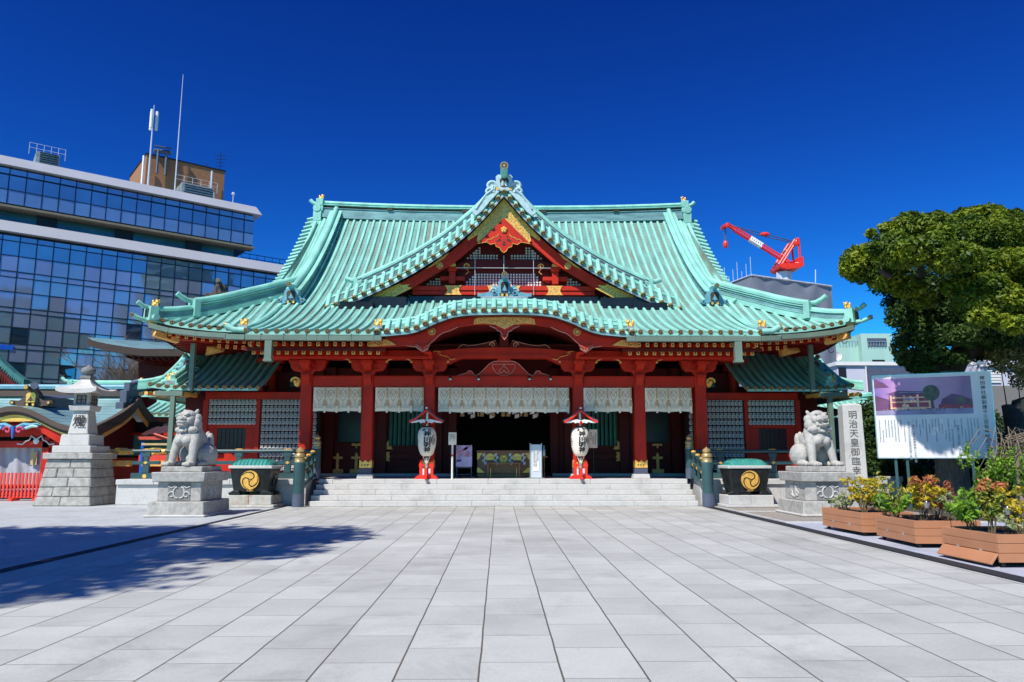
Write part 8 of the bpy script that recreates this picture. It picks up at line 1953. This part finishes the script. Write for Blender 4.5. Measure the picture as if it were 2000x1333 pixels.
town('apartment_block', 26, 38, -40, -28, 33, M['towndark'], M['townbrown'], 'shorter brown apartment block behind the viewer, mirrored in the lower glass rows')
town('office_tower', 78, 92, -30, -15, 62, M['slate'], M['towndark'], 'dark blue office tower behind the viewer, mirrored in the upper glass rows')

# ================================================================ RIGHT SIDE BUILDINGS
t = thing('sheeted_building', 'grey building wrapped in scaffold sheeting below the red crane', 'building', (P(1530, 600, 78).x, 80, 0))
c0, c1, c2 = P(1467, 538, 76), P(1624, 559, 81), P(1400, 556, 82)
def wall(mb, a, b, z0, z1, n=1, wob=0, mi=0, nz=1):
    def f(u, v):
        p = Vector((lerp(a.x, b.x, u), lerp(a.y, b.y, u), lerp(z0, z1, v)))
        if wob: p.y += wob*noise.noise(Vector((p.x*.6, p.z*.25, 1)))+wob*.4*math.sin(p.x*2.2)*math.sin(p.z*.5)
        return p
    mb.grid(f, n, nz, mi)
mb = MB(); zt = c0.z; wall(mb, c0, c1, 0, zt, 60, .35, 0, 40); wall(mb, c2, c0, 0, zt, 20, .25, 0, 30); wall(mb, c1, Vector((c1.x+3, 100, 0)), 0, zt, 8, .2, 0, 8); mb.add([(c0.x, c0.y, zt-.1), (c1.x, c1.y, zt-.1), (c1.x+3, 100, zt-.1), (c2.x, 100, zt-.1), (c2.x, c2.y, zt-.1)], [[0, 1, 2, 3, 4]], 0)
mb.build('scaffold_sheet', M['tarp'], t, smooth=True)
mb = MB(); mb.tube([c0+Vector((0, -.1, 0)), Vector((c1.x, c1.y-.1, zt))], .08, 5); mb.tube([Vector((c2.x, c2.y-.1, zt)), c0+Vector((0, -.1, 0))], .08, 5)
for k in range(9): u = k/8; mb.tube([Vector((lerp(c2.x, c0.x, u), lerp(c2.y, c0.y, u), zt)), Vector((lerp(c2.x, c0.x, u), lerp(c2.y, c0.y, u), zt+.8+.6*(k % 3)))], .03, 4)
mb.tube([P(1593, 553, 80), P(1593, 527, 80)], .06, 4); mb.build('scaffold_pole', M['greyalu'], t)
t = thing('tower_crane', 'red luffing tower crane with a white jib section above the sheeted building', 'crane', P(1530, 545, 84)); DC_ = 84
def q(px, py): return P(px, py, DC_)
mb = MB(); mb.tube([q(1531, 545)+Vector((0, 0, -4)), q(1531, 533)], .9, 8); mb.build('mast', M['greyalu'], t)
mb = MB()
mb.plate([(q(a_, b_).x, q(a_, b_).z) for a_, b_ in ((1513, 522), (1514, 528), (1528, 532), (1548, 530), (1560, 526), (1560, 521), (1545, 520), (1520, 521))][::-1], DC_-1.5, DC_+1.5); mb.plate([(q(a_, b_).x, q(a_, b_).z) for a_, b_ in ((1550, 509), (1550, 525), (1561, 525), (1561, 507))][::-1], DC_-1.2, DC_+1.2)
mb.box(q(1527, 505).x, q(1545, 505).x, DC_-1.2, DC_+1.2, q(0, 519).z, q(0, 514).z); mb.build('slewing_deck', M['cranered'], t)
mb = MB(); mb.box(q(1544, 505).x, q(1550, 505).x, DC_-1.35, DC_-.8, q(0, 518).z, q(0, 512).z); mb.build('cab', M['white'], t)
mb = MB()
for y_ in (-1, 1):
    for a_, b_ in (((1515, 521), (1546, 473)), ((1521, 521), (1550, 474)), ((1553, 471), (1556, 510)), ((1545, 474), (1553, 471))): mb.tube([q(*a_)+Vector((0, y_, 0)), q(*b_)+Vector((0, y_, 0))], .13, 6)
mb.box(q(1544, 505).x, q(1554, 505).x, DC_-1.2, DC_+1.2, q(0, 476).z, q(0, 470).z); mb.build('a_frame', M['cranered'], t)
def jib(u0, u1, m, name, r_=.13):
    a0, b0 = q(1549, 518), q(1418, 437); mb = MB(); n_ = max(3, int((u1-u0)*34)); up_ = Vector((.55, 0, .83))*1.0
    cs = [(-.75, -.62), (.75, -.62), (0, .72)]
    def pt(u, c): w = .30 if .12 < u < .86 else (.12 if u < .02 or u > .98 else .22); return a0.lerp(b0, u)+Vector((0, c[0]*w, 0))+up_*c[1]*w*1.2
    for c in cs: mb.tube([pt(lerp(u0, u1, i/n_), c) for i in range(n_+1)], r_*1.3, 5)
    for i in range(n_):
        ua, ub = lerp(u0, u1, i/n_), lerp(u0, u1, (i+1)/n_)
        for k in range(3): mb.tube([pt(ua, cs[k]), pt(ub, cs[(k+1) % 3])], r_*.6, 4, cap=False); mb.tube([pt(ua, cs[(k+1) % 3]), pt(ub, cs[k])], r_*.5, 4, cap=False)
    mb.build(name, m, t)
jib(0, .46, M['cranered'], 'jib_section', .055); jib(.46, .64, M['white'], 'white_jib_section', .10); jib(.64, 1, M['cranered'], 'jib_section', .055)
mb = MB(); mb.tube([q(1424, 440), q(1492, 457), q(1550, 472)], .06, 4); mb.tube([q(1424, 442), q(1492, 462), q(1546, 474)], .06, 4); mb.tube([q(1414, 438), q(1415, 474)], .05, 4); mb.tube([q(1417, 438), q(1418, 474)], .05, 4); mb.build('hoist_cable', M['slate'], t)
mb = MB(); mb.sph(q(1417, 478), (.3, .25, .5), 8); mb.sph(q(1494, 458), (.6, .3, .25), 8); mb.box(q(1413, 505).x, q(1421, 505).x, DC_-.6, DC_+.6, q(0, 439).z, q(0, 434).z); mb.build('hook_block', M['cranered'], t)
t = thing('mint_building', 'pale mint green building with an open stair tower beyond the roof corner', 'building', (P(1690, 700, 95).x, 97, 0))
def pxbox(mb, px0, px1, py0, py1, D, dd, mi=0, z0=None): mb.box(P(px0, py0, D).x, P(px1, py0, D).x, D, D+dd, P((px0+px1)/2, py1, D).z if z0 is None else z0, P((px0+px1)/2, py0, D).z, mi)
mb = MB(); pxbox(mb, 1632, 1682, 676, 900, 96, 10, 0, 0); pxbox(mb, 1681, 1741, 652, 900, 95, 10, 0, 0); mb.build('wall', M['mint'], t)
mb = MB(); pxbox(mb, 1694, 1731, 661, 676, 94.9, .1); o = mb.build('stair_opening', M['slate'], t); mb = MB()
for k in range(7): pxbox(mb, 1695+k*5.5, 1696+k*5.5, 668, 677, 94.8, .1)
pxbox(mb, 1694, 1731, 667, 668.3, 94.78, .1); mb.build('bars', M['steel'], o)
mb = MB(); pxbox(mb, 1704, 1728, 703, 712, 94.9, .1); mb.build('window', M['glassdark'], t)
mb = MB(); 
for k in range(7): pxbox(mb, 1640+k*6, 1641+k*6, 668, 677, 95.9, .1)
pxbox(mb, 1640, 1682, 667, 668.2, 95.9, .1); mb.build('roof_railing', M['steel'], t)
t = thing('satellite_dish', 'round white satellite dish at the left side of the mint building', 'dish', P(1635, 696, 94)); c = WL[t]; mb = MB(); mb.lathe([(.05, .15), (.45, .05), (.62, -.08), (.6, -.1), (.4, .0), (.03, .1)], c, 16, axis='y'); mb.build('dish', M['white'], t, smooth=True); mb = MB(); mb.tube([c, c+Vector((.5, .5, -.3))], .06, 5); mb.build('arm', M['steel'], t)
t = thing('white_annex', 'white flat-roofed annex with a slate blue side panel behind the board', 'building', (P(1720, 760, 62).x, 63, 0))
mb = MB(); pxbox(mb, 1634, 1900, 711, 900, 62, 12, 0, 0); mb.build('wall', M['lilac'], t)
mb = MB(); pxbox(mb, 1632, 1910, 707, 714, 61.8, 12.4); mb.build('roof_edge', M['white'], t)
mb = MB(); pxbox(mb, 1693, 1800, 720, 900, 61.85, .1, 0, 0); mb.build('slate_panel', M['slate'], t); mb = MB(); pxbox(mb, 1638, 1652, 718, 800, 61.9, .09, 0, 3); mb.build('recess', M['mullion'], t)
mb = MB(); pxbox(mb, 1690.5, 1692, 716, 900, 61.7, .1, 0, 0); mb.build('drain_pipe', M['white'], t)
t = thing('rooftop_plant_building', 'pale building with rooftop machinery under the great tree crown at the right', 'building', (P(1950, 720, 58).x, 59, 0))
mb = MB(); pxbox(mb, 1910, 2100, 716, 900, 58, 12, 0, 0); pxbox(mb, 1925, 2100, 690, 720, 59, 8); mb.build('wall', M['lilac'], t)
mb = MB(); 
for k in range(5): pxbox(mb, 1928, 1955, 722+k*5.5, 726+k*5.5, 57.9, .1)
pxbox(mb, 1916, 1990, 712, 716, 57.7, 1); mb.build('louvre', M['white'], t)
mb = MB(); 
for k in range(5): mb.tube([P(1870+k*12, 728, 56), P(1882+k*11, 706, 57)], .08, 5)
pxbox(mb, 1860, 1930, 728, 732, 56, 2); pxbox(mb, 1905, 1922, 702, 712, 56, 2); mb.build('machinery', M['steel'], t)
t = thing('garden_wall', 'grey ribbed wall behind the dark rocks at the right edge', 'wall', (P(1970, 780, 40).x, 40, 0)); mb = MB(); pxbox(mb, 1935, 2150, 754, 900, 40, .3, 0, 0); mb.build('ribbed_wall', M['stonedark'], t)
